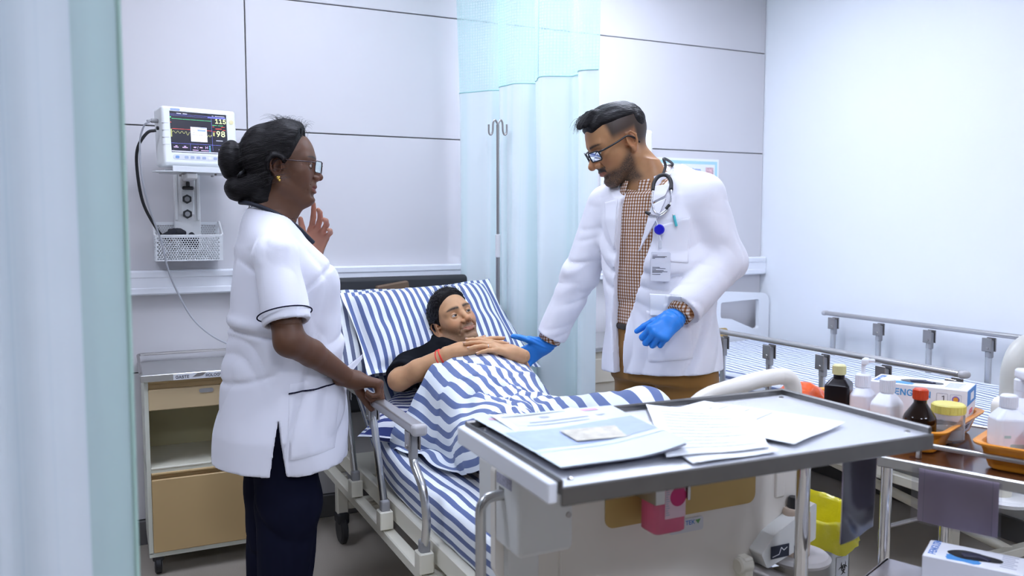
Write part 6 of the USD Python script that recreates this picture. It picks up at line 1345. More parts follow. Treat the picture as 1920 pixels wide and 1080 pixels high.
# hair: short sides painted by stubble, long on top, thin at the crown, tuft over the forehead
def d_reg(q):
    x, y, z = q[:, 0], np.abs(q[:, 1]), q[:, 2]
    top = smooth01(z - 0.068 - 0.26 * np.clip(0.02 - x, -0.04, 0.10) * -0.5 + 0.35 * np.maximum(x - 0.045, 0) , 0, 0.02) * smooth01(0.086 - x, 0, 0.012)
    back = smooth01(-0.045 - x, 0, 0.03) * smooth01(z, 0.005, 0.05)
    return np.maximum(top, back).astype(f32)
def d_thk(q):
    x, y, z = q[:, 0], np.abs(q[:, 1]), q[:, 2]
    t = 0.004 + 0.006 * smooth01(x, -0.02, 0.06) - 0.0052 * np.exp(-((x + 0.045) ** 2 + q[:, 1] ** 2) / 0.045 ** 2) * (z > 0.06)
    return t.astype(f32)
tuft = lambda q: np.minimum(smin(s_cone(q, (0.045, 0.018, 0.118), (0.088, 0.024, 0.100), 0.016, 0.010), s_cone(q, (0.045, -0.02, 0.118), (0.088, -0.016, 0.101), 0.016, 0.011), 0.012), s_cone(q, (0.085, 0.01, 0.103), (0.100, 0.022, 0.095), 0.010, 0.003)) + (0.004 * (fbm(q.astype(float) * [30, 90, 60], 3, 4) - 0.5)).astype(f32)
hm = hair_shell(DH, d_reg, d_thk, hlo, hhi, 0.0026, clump=0.0035, seed=11, extra=tuft, axis=(2, 8, 4))
put(doc, "hair", hm, hair_m, smooth=True, world=True, label="short black hair, thinning at the crown")
rs = np.random.default_rng(5); st_ = []
for i in range(90):
    y0 = rs.uniform(-0.03, 0.035); a = np.array([0.055 + rs.uniform(-0.03, 0.02), y0, 0.128 + rs.uniform(-0.004, 0.003)]); e = np.array([0.104 + rs.uniform(-0.012, 0.014), y0 + rs.uniform(-0.008, 0.012), 0.100 + rs.uniform(-0.016, 0.012)])
    st_.append(DH.w(np.array([a, a * 0.6 + e * 0.4 + [0, 0, 0.008], a * 0.25 + e * 0.75 + [0.002, 0, 0.006], e])))
curves(doc, "hair_strands", st_, 0.0009, strand_m)
glasses(doc, DH, black_frame, lens_w=0.0245, lens_h=0.0155, r=0.0022, x=0.108, z=0.000)
# shirt, trousers
def wr_doc(p): return wrinkles(p, (0.2, 0.1, 1), 16, 0.0025, 7)
def neck_plane(p, up):
    A, B, a, b, oz = trunk.coords(p)
    B = (p[:, 0] - NB[0]) * df_[0] + (p[:, 1] - NB[1]) * df_[1]; A = (p[:, 0] - NB[0]) * dl[0] + (p[:, 1] - NB[1]) * dl[1]
    cut = (p[:, 2] - (1.470 + up) + 0.62 * (B + 0.0)) / 1.18
    return np.where(np.abs(A) < 0.125, cut - 0.25 * np.maximum(np.abs(A) - 0.06, 0), np.minimum(cut - 0.02, -0.02)).astype(f32)
def shirt_f(p):
    d = trunk.d(p, -0.017)
    d = smin(d, s_cone(p, NB - [0, 0, 0.06], DH.w((-0.034, 0, -0.125)), 0.070, 0.058), 0.03)
    d = smax(d + wr_doc(p), neck_plane(p, 0.004), 0.006)
    d = smax(d, -s_cone(p, NB + df_ * 0.125 + [0, 0, -0.030], NB + df_ * 0.055 + [0, 0, 0.045], 0.020, 0.050), 0.004)
    return np.maximum(d, 0.965 - p[:, 2])
put(doc, "shirt", mesh_sdf(shirt_f, (1.36, 2.05, 0.80), (1.95, 2.68, 1.56), 0.0055), shirt_check, smooth=True, world=True, label="brown and white checked shirt")
put(doc, "trousers", mesh_sdf(lambda p: np.maximum(np.maximum(doc_legs(p) + 0.6 * wr_doc(p), p[:, 2] - 0.983), 0.06 - p[:, 2]), (1.3, 1.85, 0.04), (2.0, 2.8, 1.01), 0.009), tan_cloth, smooth=True, world=True, label="tan brown trousers")
put(doc, "belt", tube([trunk.at(0.181 * math.cos(a), 0.131 * math.sin(a), 0.972) for a in np.linspace(0, 2 * math.pi, 40, endpoint=False)], 0.011, 8, closed=True), mat("belt_brown", (0.02, 0.012, 0.008), 0.4), smooth=True, world=True)
for s_ in (-1, 1):
    k = trunk.at(s_ * 0.10, 0.03, 0.76); e = np.array([k[0], k[1], 0.045])
    put(doc, "shoe", mesh_sdf(lambda p: np.maximum(smin(s_cone(p, e - df_ * 0.04, e + df_ * 0.13, 0.048, 0.040), s_ball(p, e + [0, 0, 0.02], 0.05), 0.02), 0.002 - p[:, 2]), e - 0.22, e + 0.22, 0.008), black_plastic, smooth=True, world=True)
# collar of the shirt
def collar(base, r0, r1, z0, z1, a0, a1, tilt, point, fwd, left, n=40, lean=0.0):
    A = np.linspace(a0, a1, n); P = np.zeros((n, 4, 3))
    for i, a in enumerate(A):
        u = np.array(fwd) * math.cos(a) + np.array(left) * math.sin(a); fr_ = max(0, math.cos(a)); e_ = smooth01(np.array([abs(a)]), 0.0, 0.9)[0]
        for k, s in enumerate(np.linspace(0, 1, 4)):
            r = r0 + (r1 - r0) * s ** 0.8; z = z1 + (z0 - z1) * s - tilt * math.cos(a) * 0.5 - point * s * max(0, 1 - abs(abs(a) - abs(a0)) / 0.5) * (1 if abs(a) < 1.2 else 0)
            P[i, k] = np.array(base) + u * r + [0, 0, z] + np.array(fwd) * lean * z
    return sheet(P, 0.003)
for nm, sgn in (("collar", 1),):
    cb = NB + np.array([-0.012, 0.002, 0.0])
    put(doc, "shirt_collar", collar(cb, 0.068, 0.088, -0.028, 0.026, 0.30, 2 * math.pi - 0.30, 0.050, 0.035, df_, dl), shirt_check, smooth=True, world=True)
# the white coat
ZP = [0.78, 0.90, 0.99, 1.10, 1.26, 1.38, 1.50]
aRe = lambda z: np.interp(z, ZP, [-0.088, -0.100, -0.108, -0.098, -0.074, -0.064, -0.03])
aLe = lambda z: np.interp(z, ZP, [-0.060, -0.055, -0.045, 0.005, 0.062, 0.078, 0.04])
def coat_folds(p):
    f1 = wrinkles(p, (0.36, -0.93, 0.10), 10, 0.009, 21, 0.20) * smooth01(1.30 - p[:, 2], 0, 0.3)
    f2 = wrinkles(p, (0.5, -0.5, 0.7), 12, 0.007, 5, 0.25) * np.exp(-((p[:, 2] - 1.22) / 0.14) ** 2)
    return (f1 + f2).astype(f32)
def sleeve_f(p, S, E, Wr, r0, r1, r2, seed, cutlen):
    d = smin(s_cone(p, S, E, r0, r1), s_cone(p, E, Wr, r1, r2), 0.025)
    ax1, ax2 = unit(E - S), unit(Wr - E); nb = np.exp(-((np.linalg.norm(p - E.astype(f32), axis=1)) / 0.10) ** 2)
    d = d + wrinkles(p, ax1 * 0.5 + ax2, 22, 0.0058, seed, 0.22) * (0.40 + 1.0 * nb).astype(f32)
    return np.maximum(d, ((p - Wr.astype(f32)) @ ax2.astype(f32)) + cutlen)
def coat_raw(p):
    d = trunk.d(p, 0.006)
    d = smin(d, s_cone(p, trunk.at(0, -0.02, 1.455), RS + [0, 0, 0.008], 0.068, 0.066), 0.05)
    d = smin(d, s_cone(p, trunk.at(0, -0.02, 1.475), LS + [0, 0, 0.008], 0.068, 0.068), 0.05)
    d = d + coat_folds(p)
    d = smin(d, sleeve_f(p, RS, RE, RW, 0.078, 0.064, 0.054, 31, 0.030), 0.018)
    d = smin(d, sleeve_f(p, LS, LE, LW, 0.080, 0.068, 0.060, 37, 0.036), 0.018)
    return d
def coat_f(p):
    d = coat_raw(p)
    A, B, a, b, oz = trunk.coords(p); z = p[:, 2]
    hem = 0.822 + 0.012 * (A / 0.2)
    inner = np.minimum(trunk.d(p, -0.010), np.minimum(*doc_arms(p, -0.012)))
    slot = np.maximum(np.maximum(aRe(z) - A, A - aLe(z)), -B).astype(f32)
    d = np.maximum(d, -np.maximum(slot, -0.010 - trunk.d(p, -0.017)))               # open front
    d = np.maximum(d, -np.maximum(trunk.d(p, -0.020), p[:, 2] - 0.92))                 # hollow skirt
    d = smax(d, neck_plane(p, 0.0), 0.006)
    return np.maximum(d, (hem - z).astype(f32))
cm = biggest(mesh_sdf(coat_f, (1.36, 1.95, 0.76), (1.98, 2.78, 1.58), 0.0048))
coat = put(doc, "coat", cm, coat_white, smooth=True, world=True, label="open white coat with long sleeves")
for nm, W_, E_ in (("shirt_cuff", RW, RE), ("shirt_cuff", LW, LE)):
    ax = unit(W_ - E_); put(doc, nm, cat(tube([W_ - ax * 0.06, W_ - ax * 0.012, W_ - ax * 0.012 - 1e-5 * ax], [0.044, 0.041, 0.036], 26)), shirt_check, smooth=True, world=True)
for nm, Hn, W_, E_ in (("glove", RH, RW, RE), ("glove", LH, LW, LE)):
    ax = unit(W_ - E_)
    lo_, hi_ = Hn.box(0.035)
    g_ = biggest(mesh_sdf(lambda p: np.maximum(Hn.d_(p) + (0.0012 * np.sin((p - W_.astype(f32)) @ ax.astype(f32) * 420) * np.exp(-(((p - W_.astype(f32)) @ ax.astype(f32)) / 0.02) ** 2)).astype(f32), -((p - W_.astype(f32)) @ ax.astype(f32)) - 0.022), lo_, hi_, 0.0026))
    put(doc, nm, g_, glove_m, smooth=True, world=True, label="blue nitrile glove")
# lapels, collar, pockets lie on the coat
ce, cw = np.array((0.809, -0.588, 0.0)), np.array((0.588, 0.809, 0.0))
CO = np.array((1.655, 2.30, 0.0))
def cpt(px, py): return CO + ce * ((px - 1228) * 2.76 / 1570) + np.array((0, 0, 1.32 - (py - 417.5) * 2.72 / 1570))
def coat_pt(A, z): return trunk.at(A, 0.0, z)
def on_px(quad, off=0.003, thick=0.003, n=18, f=None):
    return patch(f or coat_raw, CO, ce, (0, 0, 1), cw, quad=[((x - 1228) * 2.76 / 1570, 1.32 - (y - 417.5) * 2.72 / 1570) for x, y in quad], off=off, thick=thick, nu=n, nv=n)
def px_pt(x, y, o=0.009): return on_line(coat_raw, [cpt(x, y)], cw, o)[0]
def on_coat(quad, off=0.003, thick=0.003, n=18, f=coat_raw):
    zs_ = [q[1] for q in quad]; zm = min(zs_); o = coat_pt(0, sum(zs_) / 4); o = np.array([o[0], o[1], 0.0])
    return patch(f, o, dl, (0, 0, 1), -df_, quad=quad, off=off, thick=thick, nu=n, nv=n)
put(coat, "lapel", on_px([(1212, 384), (1190, 470), (1226, 402), (1238, 372)], 0.008, 0.006), coat_white, smooth=True, world=True)
put(coat, "lapel", on_px([(1213, 380), (1236, 368), (1246, 345), (1216, 350)], 0.010, 0.006), coat_white, smooth=True, world=True)
put(coat, "lapel", on_px([(1146, 372), (1122, 378), (1124, 420), (1142, 470)], 0.008, 0.006), coat_white, smooth=True, world=True)
put(coat, "collar", collar(NB + np.array([-0.004, 0.0, 0.004]), 0.080, 0.112, -0.045, 0.030, 0.85, 2 * math.pi - 0.85, 0.055, 0.0, df_, dl), coat_white, smooth=True, world=True)
put(coat, "chest_pocket", on_px([(1222, 487), (1279, 490), (1281, 408), (1222, 424)], 0.003, 0.004), coat_white, smooth=True, world=True)
put(coat, "side_pocket", on_px([(1210, 677), (1290, 666), (1284, 588), (1205, 582)], 0.003, 0.004), coat_white, smooth=True, world=True)
put(coat, "button", mv(lathe([(0, 0), (0.008, 0), (0.008, 0.002), (0, 0.003)], 14), tuple(on_line(coat_raw, [coat_pt(-0.10, 1.22)], -df_, 0.003)[0]), ry=90), black_plastic, world=True) if False else None
# folded papers in the side pocket, pen, badge with reel
fp = Thing("folded_papers", "folded white papers sticking out of the doctor's side pocket", "papers", tuple(coat_pt(0.1, 1.0)))
put(fp, "sheet", on_px([(1212, 590), (1268, 590), (1266, 549), (1211, 549)], 0.009, 0.004), paper, smooth=True, world=True)
pe = Thing("pen", "turquoise pen clipped in the doctor's chest pocket", "pen", tuple(coat_pt(0.19, 1.27)))
pa, pb_ = px_pt(1252, 404), px_pt(1257, 424)
put(pe, "barrel", rod(pa, pb_, 0.0042), mat("pen_turquoise", (0.08, 0.50, 0.55), 0.35), world=True); put(pe, "cap", rod(pa + (pa - pb_) * 0.12, pa, 0.005), plastic_white, world=True)
ba = Thing("id_badge", "white identity card hanging from a blue reel on the doctor's chest", "badge", tuple(coat_pt(0.135, 1.1)))
bp = np.array([px_pt(1227, 430, 0.010), px_pt(1217, 404, 0.010), px_pt(1229, 456, 0.012), px_pt(1230, 468, 0.014)])
bn = unit(-0.75 * cw + 0.25 * df_); Rb = np.stack([np.cross((0, 0, 1.0), bn), (0, 0, 1.0), bn], 1)
def badge_m(m, c): return pose(m, Rb, c)
put(ba, "reel", badge_m(mv(lathe([(0, 0), (0.0155, 0), (0.0165, 0.002), (0.0165, 0.005), (0.014, 0.0075), (0, 0.0082)], 26)), bp[0]), mat("reel_blue", (0.01, 0.01, 0.48), 0.25, coat=0.5), world=True, label="royal blue round reel")
put(ba, "cord", tube(np.array([bp[1], (bp[1] + bp[0]) / 2, bp[0]]), 0.0014, 6), paper, world=True)
put(ba, "strap", cat(tube(np.array([bp[0] - [0, 0, 0.015], bp[2] + [0.0, 0, 0.01]]), 0.0030, 6), badge_m(rbox((0.009, 0.026, 0.004), (0, 0.0, 0), 0.0015), bp[2] - [0, 0, 0.002])), mat("strap_clear", (0.62, 0.64, 0.70), 0.3), world=True)
cc = bp[3] - np.array([0, 0, 0.052])
crd = put(ba, "card", badge_m(mv(ext(rrect(-0.031, -0.047, 0.031, 0.047, 0.005), 0.004, bev=0.0008)), cc), mat("card_white", (0.72, 0.73, 0.80), 0.3), world=True)
put(crd, "printed_lines", badge_m(cat(*[ext(sbox(-0.026, z_ - 0.0007, -0.026 + w_, z_ + 0.0007), 0.0004, (0, 0, 0.0042)) for z_, w_ in ((0.036, 0.016), (0.0325, 0.046), (0.0295, 0.040), (0.0265, 0.008), (-0.002, 0.024), (-0.0055, 0.042), (-0.009, 0.012), (-0.0125, 0.036), (-0.0155, 0.048), (-0.0185, 0.032), (-0.0245, 0.026))]), cc), ink_dark, world=True)
# stethoscope
ss = Thing("stethoscope", "black and steel stethoscope hung round the doctor's neck", "stethoscope", tuple(coat_pt(0.12, 1.4)))
nk = NB + np.array([0, 0, 0.02])
arch = bezier([px_pt(1214, 358), px_pt(1216, 343), px_pt(1225, 331), px_pt(1238, 330), px_pt(1246, 341), px_pt(1247, 357)], 30)
put(ss, "tubing", cat(tube(arch, 0.0062, 10), tube(bezier([px_pt(1231, 331, 0.008), px_pt(1236, 312, 0.006), px_pt(1233, 297, 0.006), nk + dl * 0.055 - df_ * 0.062 + [0, 0, 0.040], nk - dl * 0.03 - df_ * 0.075 + [0, 0, 0.035], nk - dl * 0.10 - df_ * 0.04 + [0, 0, 0.025], nk - dl * 0.10 + df_ * 0.05 - [0, 0, 0.03]], 44), 0.0045, 10)), black_rubber, smooth=True, world=True)
for pts in ([(1214, 358), (1213, 382), (1217, 396), (1226, 402), (1236, 396), (1241, 389)], [(1247, 357), (1246, 380), (1240, 396), (1228, 405), (1214, 404), (1206, 400)]):
    tb_ = put(ss, "ear_tube", tube(bezier([px_pt(*q, 0.011) for q in pts], 36), 0.0030, 8), mat("tube_steel", (0.70, 0.70, 0.76), 0.18, metallic=0.9), smooth=True, world=True)
    a_, b_ = px_pt(*pts[-2], 0.011), px_pt(*pts[-1], 0.011); u_ = unit(b_ - a_)
    put(tb_, "ear_tip", rod(b_ - u_ * 0.008, b_ + u_ * 0.010, 0.0062, r2=0.0052), black_rubber, world=True)

# =================================================================== the nurse
nf, nl = unit((0.9992, 0.04, 0)), unit((-0.04, 0.9992, 0))
nur = Thing("person", "woman in white tunic and navy trousers, hair in a bun, hand on the bed rail", "person", (0.485, 2.735, 0), rz=92.3)
NH = Head((0.524, 2.806, 1.498), (0.955, -0.295, 0.02), (0.0, 0.02, 1.0), 1.08, dict(w=1.0, jaw=1.06, nose=0.96, brow=0.75, eye_open=0.0040, neck=1.06, chin=0.95, cheek=1.15, mouth_open=0.006, smile=0.5))
def nrow(x, y, z, a, b): return ((x, y, z), a, b)
ntr = Stack([nrow(0.482, 2.729, 0.510, 0.219, 0.219), nrow(0.486, 2.731, 0.659, 0.205, 0.209), nrow(0.503, 2.742, 0.830, 0.171, 0.197), nrow(0.512, 2.748, 0.947, 0.162, 0.183), nrow(0.510, 2.759, 1.054, 0.165, 0.171), nrow(0.497, 2.772, 1.160, 0.168, 0.149), nrow(0.482, 2.784, 1.245, 0.158, 0.119), nrow(0.473, 2.795, 1.309, 0.104, 0.088), nrow(0.473, 2.801, 1.363, 0.064, 0.064)], nl, nf, power=2.2)
nRS, nRE, nRW = np.array((0.452, 2.590, 1.222)), np.array((0.470, 2.484, 0.972)), np.array((0.682, 2.612, 0.822))
nLS, nLE, nLW = np.array((0.500, 2.940, 1.235)), np.array((0.650, 2.965, 1.000)), np.array((0.634, 2.938, 1.190))
nRH = Hand(nRW, unit((0.085, -0.008, -0.022)), unit((0.05, -0.12, -1.0)), -1, [(66, 88, 50), (68, 88, 50), (70, 88, 50), (72, 86, 46)], spread=(4, 1, -3, -6), scale=1.06, thumb=(22, 46, 26, 24), wrist_r=0.028, fat=1.14)
nLH = Hand(nLW, unit((0.030, -0.010, 0.10)), unit((-0.60, -0.80, 0.15)), 1, [(8, 14, 10), (24, 28, 18), (28, 34, 20), (30, 34, 20)], spread=(4, -12, -26, -40), scale=1.10, thumb=(20, 14, -8, 4), wrist_r=0.028, fat=1.04)
nKN = [ntr.at(s_ * 0.085, 0.0, 0.56) for s_ in (-1, 1)]
def nur_legs(p, g=0.0):
    d = None
    for s_ in (-1, 1):
        h_, k_, a_ = ntr.at(s_ * 0.080, -0.015, 0.70), ntr.at(s_ * 0.085, 0.0, 0.56), ntr.at(s_ * 0.085, -0.02, 0.56); k_ = np.array([k_[0], k_[1], 0.44]); a_ = np.array([a_[0], a_[1], 0.10])
        e = smin(s_cone(p, h_, k_, 0.098 + g, 0.096 + g), s_cone(p, k_, a_, 0.096 + g, 0.080 + g), 0.03); d = e if d is None else smin(d, e, 0.02)
    return d
def nur_arms(p, g=0.0):
    a = smin(s_cone(p, nRS, nRE, 0.056 + g, 0.043 + g), s_chain(p, [nRE, nRE * 0.65 + nRW * 0.35 + [0, 0, 0.006], nRW], [0.043 + g, 0.041 + g, 0.026 + g], 0.01), 0.02)
    b = smin(s_cone(p, nLS, nLE, 0.056 + g, 0.044 + g), s_chain(p, [nLE, nLE * 0.6 + nLW * 0.4, nLW], [0.044 + g, 0.040 + g, 0.027 + g], 0.01), 0.02)
    return a, b
def nur_body(p):
    d = NH.d(p); d = smin(d, s_cone(p, NH.w((-0.028, 0, -0.09)), (0.478, 2.801, 1.288), 0.054, 0.062), 0.035)
    d = smin(d, s_cone(p, NH.w((0.03, 0, -0.105)), NH.w((-0.01, 0, -0.15)), 0.030, 0.045), 0.03)
    d = smin(d, np.maximum(ntr.d(p, -0.030), 0.76 - p[:, 2]), 0.03)
    a, b = nur_arms(p); d = smin(d, a, 0.03); d = smin(d, b, 0.03); d = smin(d, nur_legs(p, -0.012), 0.02)
    d = smin(d, nRH.d_(p), 0.006); d = smin(d, nLH.d_(p), 0.006)
    for s_ in (-1, 1):
        k_ = ntr.at(s_ * 0.085, 0.0, 0.56); d = smin(d, s_cone(p, (k_[0], k_[1], 0.05), (k_[0] + nf[0] * 0.10, k_[1] + nf[1] * 0.10, 0.035), 0.04, 0.03), 0.02)
    return d
hlo, hhi = NH.c - 0.165, NH.c + 0.165
r0_, r1_ = nRH.box(0.03); r0_ = np.minimum(r0_, nRE - 0.055); r1_ = np.maximum(r1_, nRE + 0.055)
l0_, l1_ = nLH.box(0.035)
bm = regions(nur_body, [(hlo, hhi, 0.0025), (r0_, r1_, 0.003), (l0_, l1_, 0.0028)], (np.array((0.10, 2.30, -0.01)), np.array((0.95, 3.16, 1.72)), 0.009))
nskin = skin_tint(NH, (0.118, 0.052, 0.027), (0.17, 0.050, 0.042), seed=8, brow_w=0.0032)
def nur_tint(v):
    t = nskin(v)
    pl_ = np.clip(((v - nLW) @ nLH.n) * 60 + 0.5, 0, 1) * (np.linalg.norm(v - (nLW + nLH.d * 0.09), axis=1) < 0.15)     # paler palm
    return t * (1 - pl_[:, None]) + np.array((0.40, 0.19, 0.125)) * pl_[:, None]
put(nur, "body", bm, skin("skin_nurse"), smooth=True, tint=nur_tint(bm.vertices), world=True)
NH.eyes(nur, (2.0, 2.3, 1.5))
nRH.nails(nur, mat("nail_dark", (0.22, 0.10, 0.07), 0.3))
def n_reg(q):
    x, y, z = q[:, 0], np.abs(q[:, 1]), q[:, 2]
    line_ = np.interp(z, [-0.12, -0.04, 0.0, 0.03, 0.06, 0.09, 0.12], [-0.03, -0.02, 0.012, 0.036, 0.050, 0.062, 0.075])
    r = smooth01(line_ - x, 0, 0.014)
    ear = smooth01(1.0 - np.sqrt(((x + 0.010) / 0.024) ** 2 + ((z + 0.006) / 0.034) ** 2), 0.0, 0.25) * (y > 0.055)
    return (r * (1 - ear) * smooth01(z, -0.125, -0.10)).astype(f32)
def n_thk(q):
    x, y, z = q[:, 0], np.abs(q[:, 1]), q[:, 2]
    return (0.009 + 0.016 * smooth01(z, 0.03, 0.11) * smooth01(x, -0.06, 0.04) * smooth01(0.085 - x, 0, 0.03) + 0.008 * smooth01(-x, 0.04, 0.09)).astype(f32)
bun = lambda q: np.minimum(s_ell(q, (-0.150, -0.005, 0.022), (0.038, 0.060, 0.060)), smin(s_ell(q, (-0.128, -0.01, -0.062), (0.044, 0.055, 0.040)), s_ell(q, (-0.085, 0, -0.055), (0.045, 0.06, 0.05)), 0.02)) + (0.006 * (fbm(q.astype(float) * [25, 25, 70], 3, 9) - 0.5)).astype(f32)
hm = hair_shell(NH, n_reg, n_thk, NH.c - np.array([0.26, 0.17, 0.18]), NH.c + np.array([0.16, 0.17, 0.20]), 0.0036, clump=0.0045, seed=17, extra=bun, axis=(3, 6, 5))
hr_ = put(nur, "hair", hm, hair_m, smooth=True, world=True, label="black hair drawn back into a bun")
rs = np.random.default_rng(15); st_ = []
for i in range(260):
    y0 = rs.uniform(-0.07, 0.07); x0 = rs.uniform(-0.02, 0.07); th = 0.10
    z0 = 0.128 - (y0 / 0.078) ** 2 * 0.05 - max(0, x0 - 0.02) * 0.35
    a = np.array([x0, y0, z0 + 0.018]); e = a + [rs.uniform(-0.06, 0.035), rs.uniform(-0.012, 0.012), rs.uniform(-0.01, 0.014)]
    st_.append(NH.w(np.array([a - [0, 0, 0.006], a * 0.65 + e * 0.35 + [0, 0, 0.005], a * 0.3 + e * 0.7 + [0, 0, 0.006], e])))
for i in range(120):
    z0 = rs.uniform(-0.05, 0.08); x0 = rs.uniform(-0.08, 0.03); y0 = -0.076 - 0.012
    a = np.array([x0, y0 + 0.002 * rs.uniform(-1, 1), z0]); e = np.array([x0 - 0.06, y0 + 0.008, z0 - 0.02])
    st_.append(NH.w(np.array([a, a * 0.65 + e * 0.35 + [0, -0.003, 0.003], a * 0.3 + e * 0.7 + [0, -0.002, 0.003], e])))
curves(hr_, "loose_strands", st_, 0.0007, strand_m)
put(hr_, "hair_band", tube([NH.w((-0.118 + 0.010 * math.sin(a), 0.052 * math.cos(a) - 0.005, -0.022 + 0.012 * math.sin(a))) for a in np.linspace(0, 2 * math.pi, 30, endpoint=False)], 0.005, 6, closed=True), mat("band_dark", (0.01, 0.01, 0.012), 0.6), smooth=True, world=True)
glasses(nur, NH, mat("spectacle_brown", (0.035, 0.012, 0.014), 0.25), lens_w=0.0235, lens_h=0.0170, r=0.0013, x=0.113, z=0.000)
put(nur, "earring", cat(mv(trimesh.creation.icosphere(3, 0.0068), NH.w((-0.006, -0.0840, -0.0345)), s=None), mv(trimesh.creation.icosphere(2, 0.0045), NH.w((-0.003, -0.0835, -0.0425)))), mat("gold", (0.85, 0.58, 0.14), 0.22, metallic=1.0), smooth=True, world=True)
# tunic: short sleeves, side slit, open below
def n_folds(p):
    w1 = wrinkles(p, (0.97, -0.24, 0.25), 9, 0.008, 44, 0.22) * (0.25 + smooth01(1.15 - p[:, 2], 0, 0.25)).astype(f32)
    w2 = wrinkles(p, (0.25, -0.1, 1), 13, 0.009, 12, 0.25) * np.exp(-((p[:, 2] - 0.93) / 0.08) ** 2).astype(f32)
    w3 = wrinkles(p, (0.7, 0.3, 0.7), 12, 0.007, 19, 0.25) * np.exp(-((p[:, 2] - 1.18) / 0.10) ** 2).astype(f32)
    q = p[:, 0] * 0.97 - p[:, 1] * 0.24
    cr = lambda z0, sl, w, dp, x0, x1: (dp * np.exp(-((p[:, 2] - z0 - sl * (p[:, 0] - 0.48)) / w) ** 2) * smooth01(p[:, 0], x0 - 0.05, x0) * smooth01(x1 + 0.05 - p[:, 0], 0, 0.05)).astype(f32)
    c = cr(0.958, -0.20, 0.009, 0.010, 0.25, 0.46) - cr(0.985, -0.20, 0.020, 0.007, 0.25, 0.46) + cr(1.10, -0.9, 0.010, 0.008, 0.40, 0.50) - cr(1.13, -0.9, 0.018, 0.005, 0.40, 0.50) + cr(0.86, 0.25, 0.010, 0.006, 0.30, 0.42) + cr(1.06, 0.8, 0.010, 0.007, 0.55, 0.70)
    return w1 + w2 + w3 + c
nRC, nLC = nRS + (nRE - nRS) * 0.80, nLS + (nLE - nLS) * 0.80
def tunic_raw(p):
    d = ntr.d(p)
    d = smin(d, s_ell(p, ntr.at(-0.075, 0.085, 1.13), (0.085, 0.085, 0.085)), 0.06); d = smin(d, s_ell(p, ntr.at(0.075, 0.085, 1.13), (0.085, 0.085, 0.085)), 0.06)
    d = smin(d, s_cone(p, (0.473, 2.798, 1.309), nRS + [0, 0, 0.0], 0.058, 0.062), 0.05); d = smin(d, s_cone(p, (0.473, 2.798, 1.309), nLS + [0, 0, 0.0], 0.058, 0.062), 0.05)
    d = d + n_folds(p)
    for S, E, C in ((nRS, nRE, nRC), (nLS, nLE, nLC)):
        ax = unit(E - S); e = s_cone(p, S + ax * 0.015, E, 0.068, 0.076) + wrinkles(p, np.cross(ax, nf), 13, 0.006, 51, 0.3)
        e = np.maximum(e, (p - C.astype(f32)) @ ax.astype(f32)); e = np.maximum(e, -np.maximum(s_cone(p, S, E, 0.055, 0.058), -((p - (C - ax * 0.03).astype(f32)) @ ax.astype(f32))))
        d = smin(d, e, 0.030)
    return d
def tunic_f(p):
    d = tunic_raw(p); A, B, a, b, oz = ntr.coords(p)
    hem = 0.550 + 0.02 * np.abs(B) / 0.2
    d = np.maximum(d, (hem - p[:, 2]).astype(f32))
    d = np.maximum(d, -np.maximum(ntr.d(p, -0.022), p[:, 2] - 0.72))
    slit = np.maximum(np.abs(B + 0.055) - 0.026 * np.clip((0.73 - p[:, 2]) / 0.18, 0, 1), p[:, 2] - 0.73)
    d = np.maximum(d, -np.maximum(slit.astype(f32), np.where(A < -0.12, -1, 1).astype(f32)))
    Bn, An = (p[:, 0] - 0.478), p[:, 1] - 2.80
    cut = np.where(np.abs(An) < 0.105, (p[:, 2] - 1.352 + 0.55 * Bn) / 1.14 - 0.25 * np.maximum(np.abs(An) - 0.055, 0), -0.02)
    return smax(d, cut.astype(f32), 0.006)
tm = biggest(mesh_sdf(tunic_f, (0.18, 2.38, 0.50), (0.80, 3.10, 1.44), 0.0055))
tun = put(nur, "tunic", tm, tunic_white, smooth=True, world=True, label="short sleeved white tunic with dark piping")
tr_ = mesh_sdf(lambda p: np.maximum(np.maximum(smin(nur_legs(p) + 0.5 * n_folds(p), np.maximum(ntr.d(p, -0.034), np.maximum(0.66 - p[:, 2], p[:, 2] - 0.8)), 0.03), p[:, 2] - 0.80), 0.06 - p[:, 2]), (0.18, 2.40, 0.04), (0.80, 3.06, 0.84), 0.009)
put(nur, "trousers", tr_, navy, smooth=True, world=True, label="navy blue trousers")
for s_ in (-1, 1):
    k_ = ntr.at(s_ * 0.085, 0.0, 0.56); e = np.array([k_[0], k_[1], 0.045])
    put(nur, "shoe", mesh_sdf(lambda p: np.maximum(smin(s_cone(p, e - nf * 0.05, e + nf * 0.12, 0.045, 0.038), s_ball(p, e + [0, 0, 0.02], 0.048), 0.02), 0.002 - p[:, 2]), e - 0.21, e + 0.21, 0.008), black_plastic, smooth=True, world=True)
ax = unit(nRE - nRS); e1 = unit(np.cross(ax, nf)); e2 = np.cross(ax, e1); c_ = nRC - ax * 0.030
rg = [cast(lambda p: np.linalg.norm(p - c_.astype(f32), axis=1) * 0 + (s_cone(p, nRS, nRE, 0.068, 0.0785)), np.array([c_ + 0.2 * (e1 * math.cos(a) + e2 * math.sin(a))]), -(e1 * math.cos(a) + e2 * math.sin(a)))[0] + (e1 * math.cos(a) + e2 * math.sin(a)) * 0.0045 for a in np.linspace(0, 2 * math.pi, 40, endpoint=False)]
put(tun, "sleeve_piping", tube(np.array(rg), 0.0022, 6, closed=True), piping, smooth=True, world=True)
nr = -nl                                                              # her right side
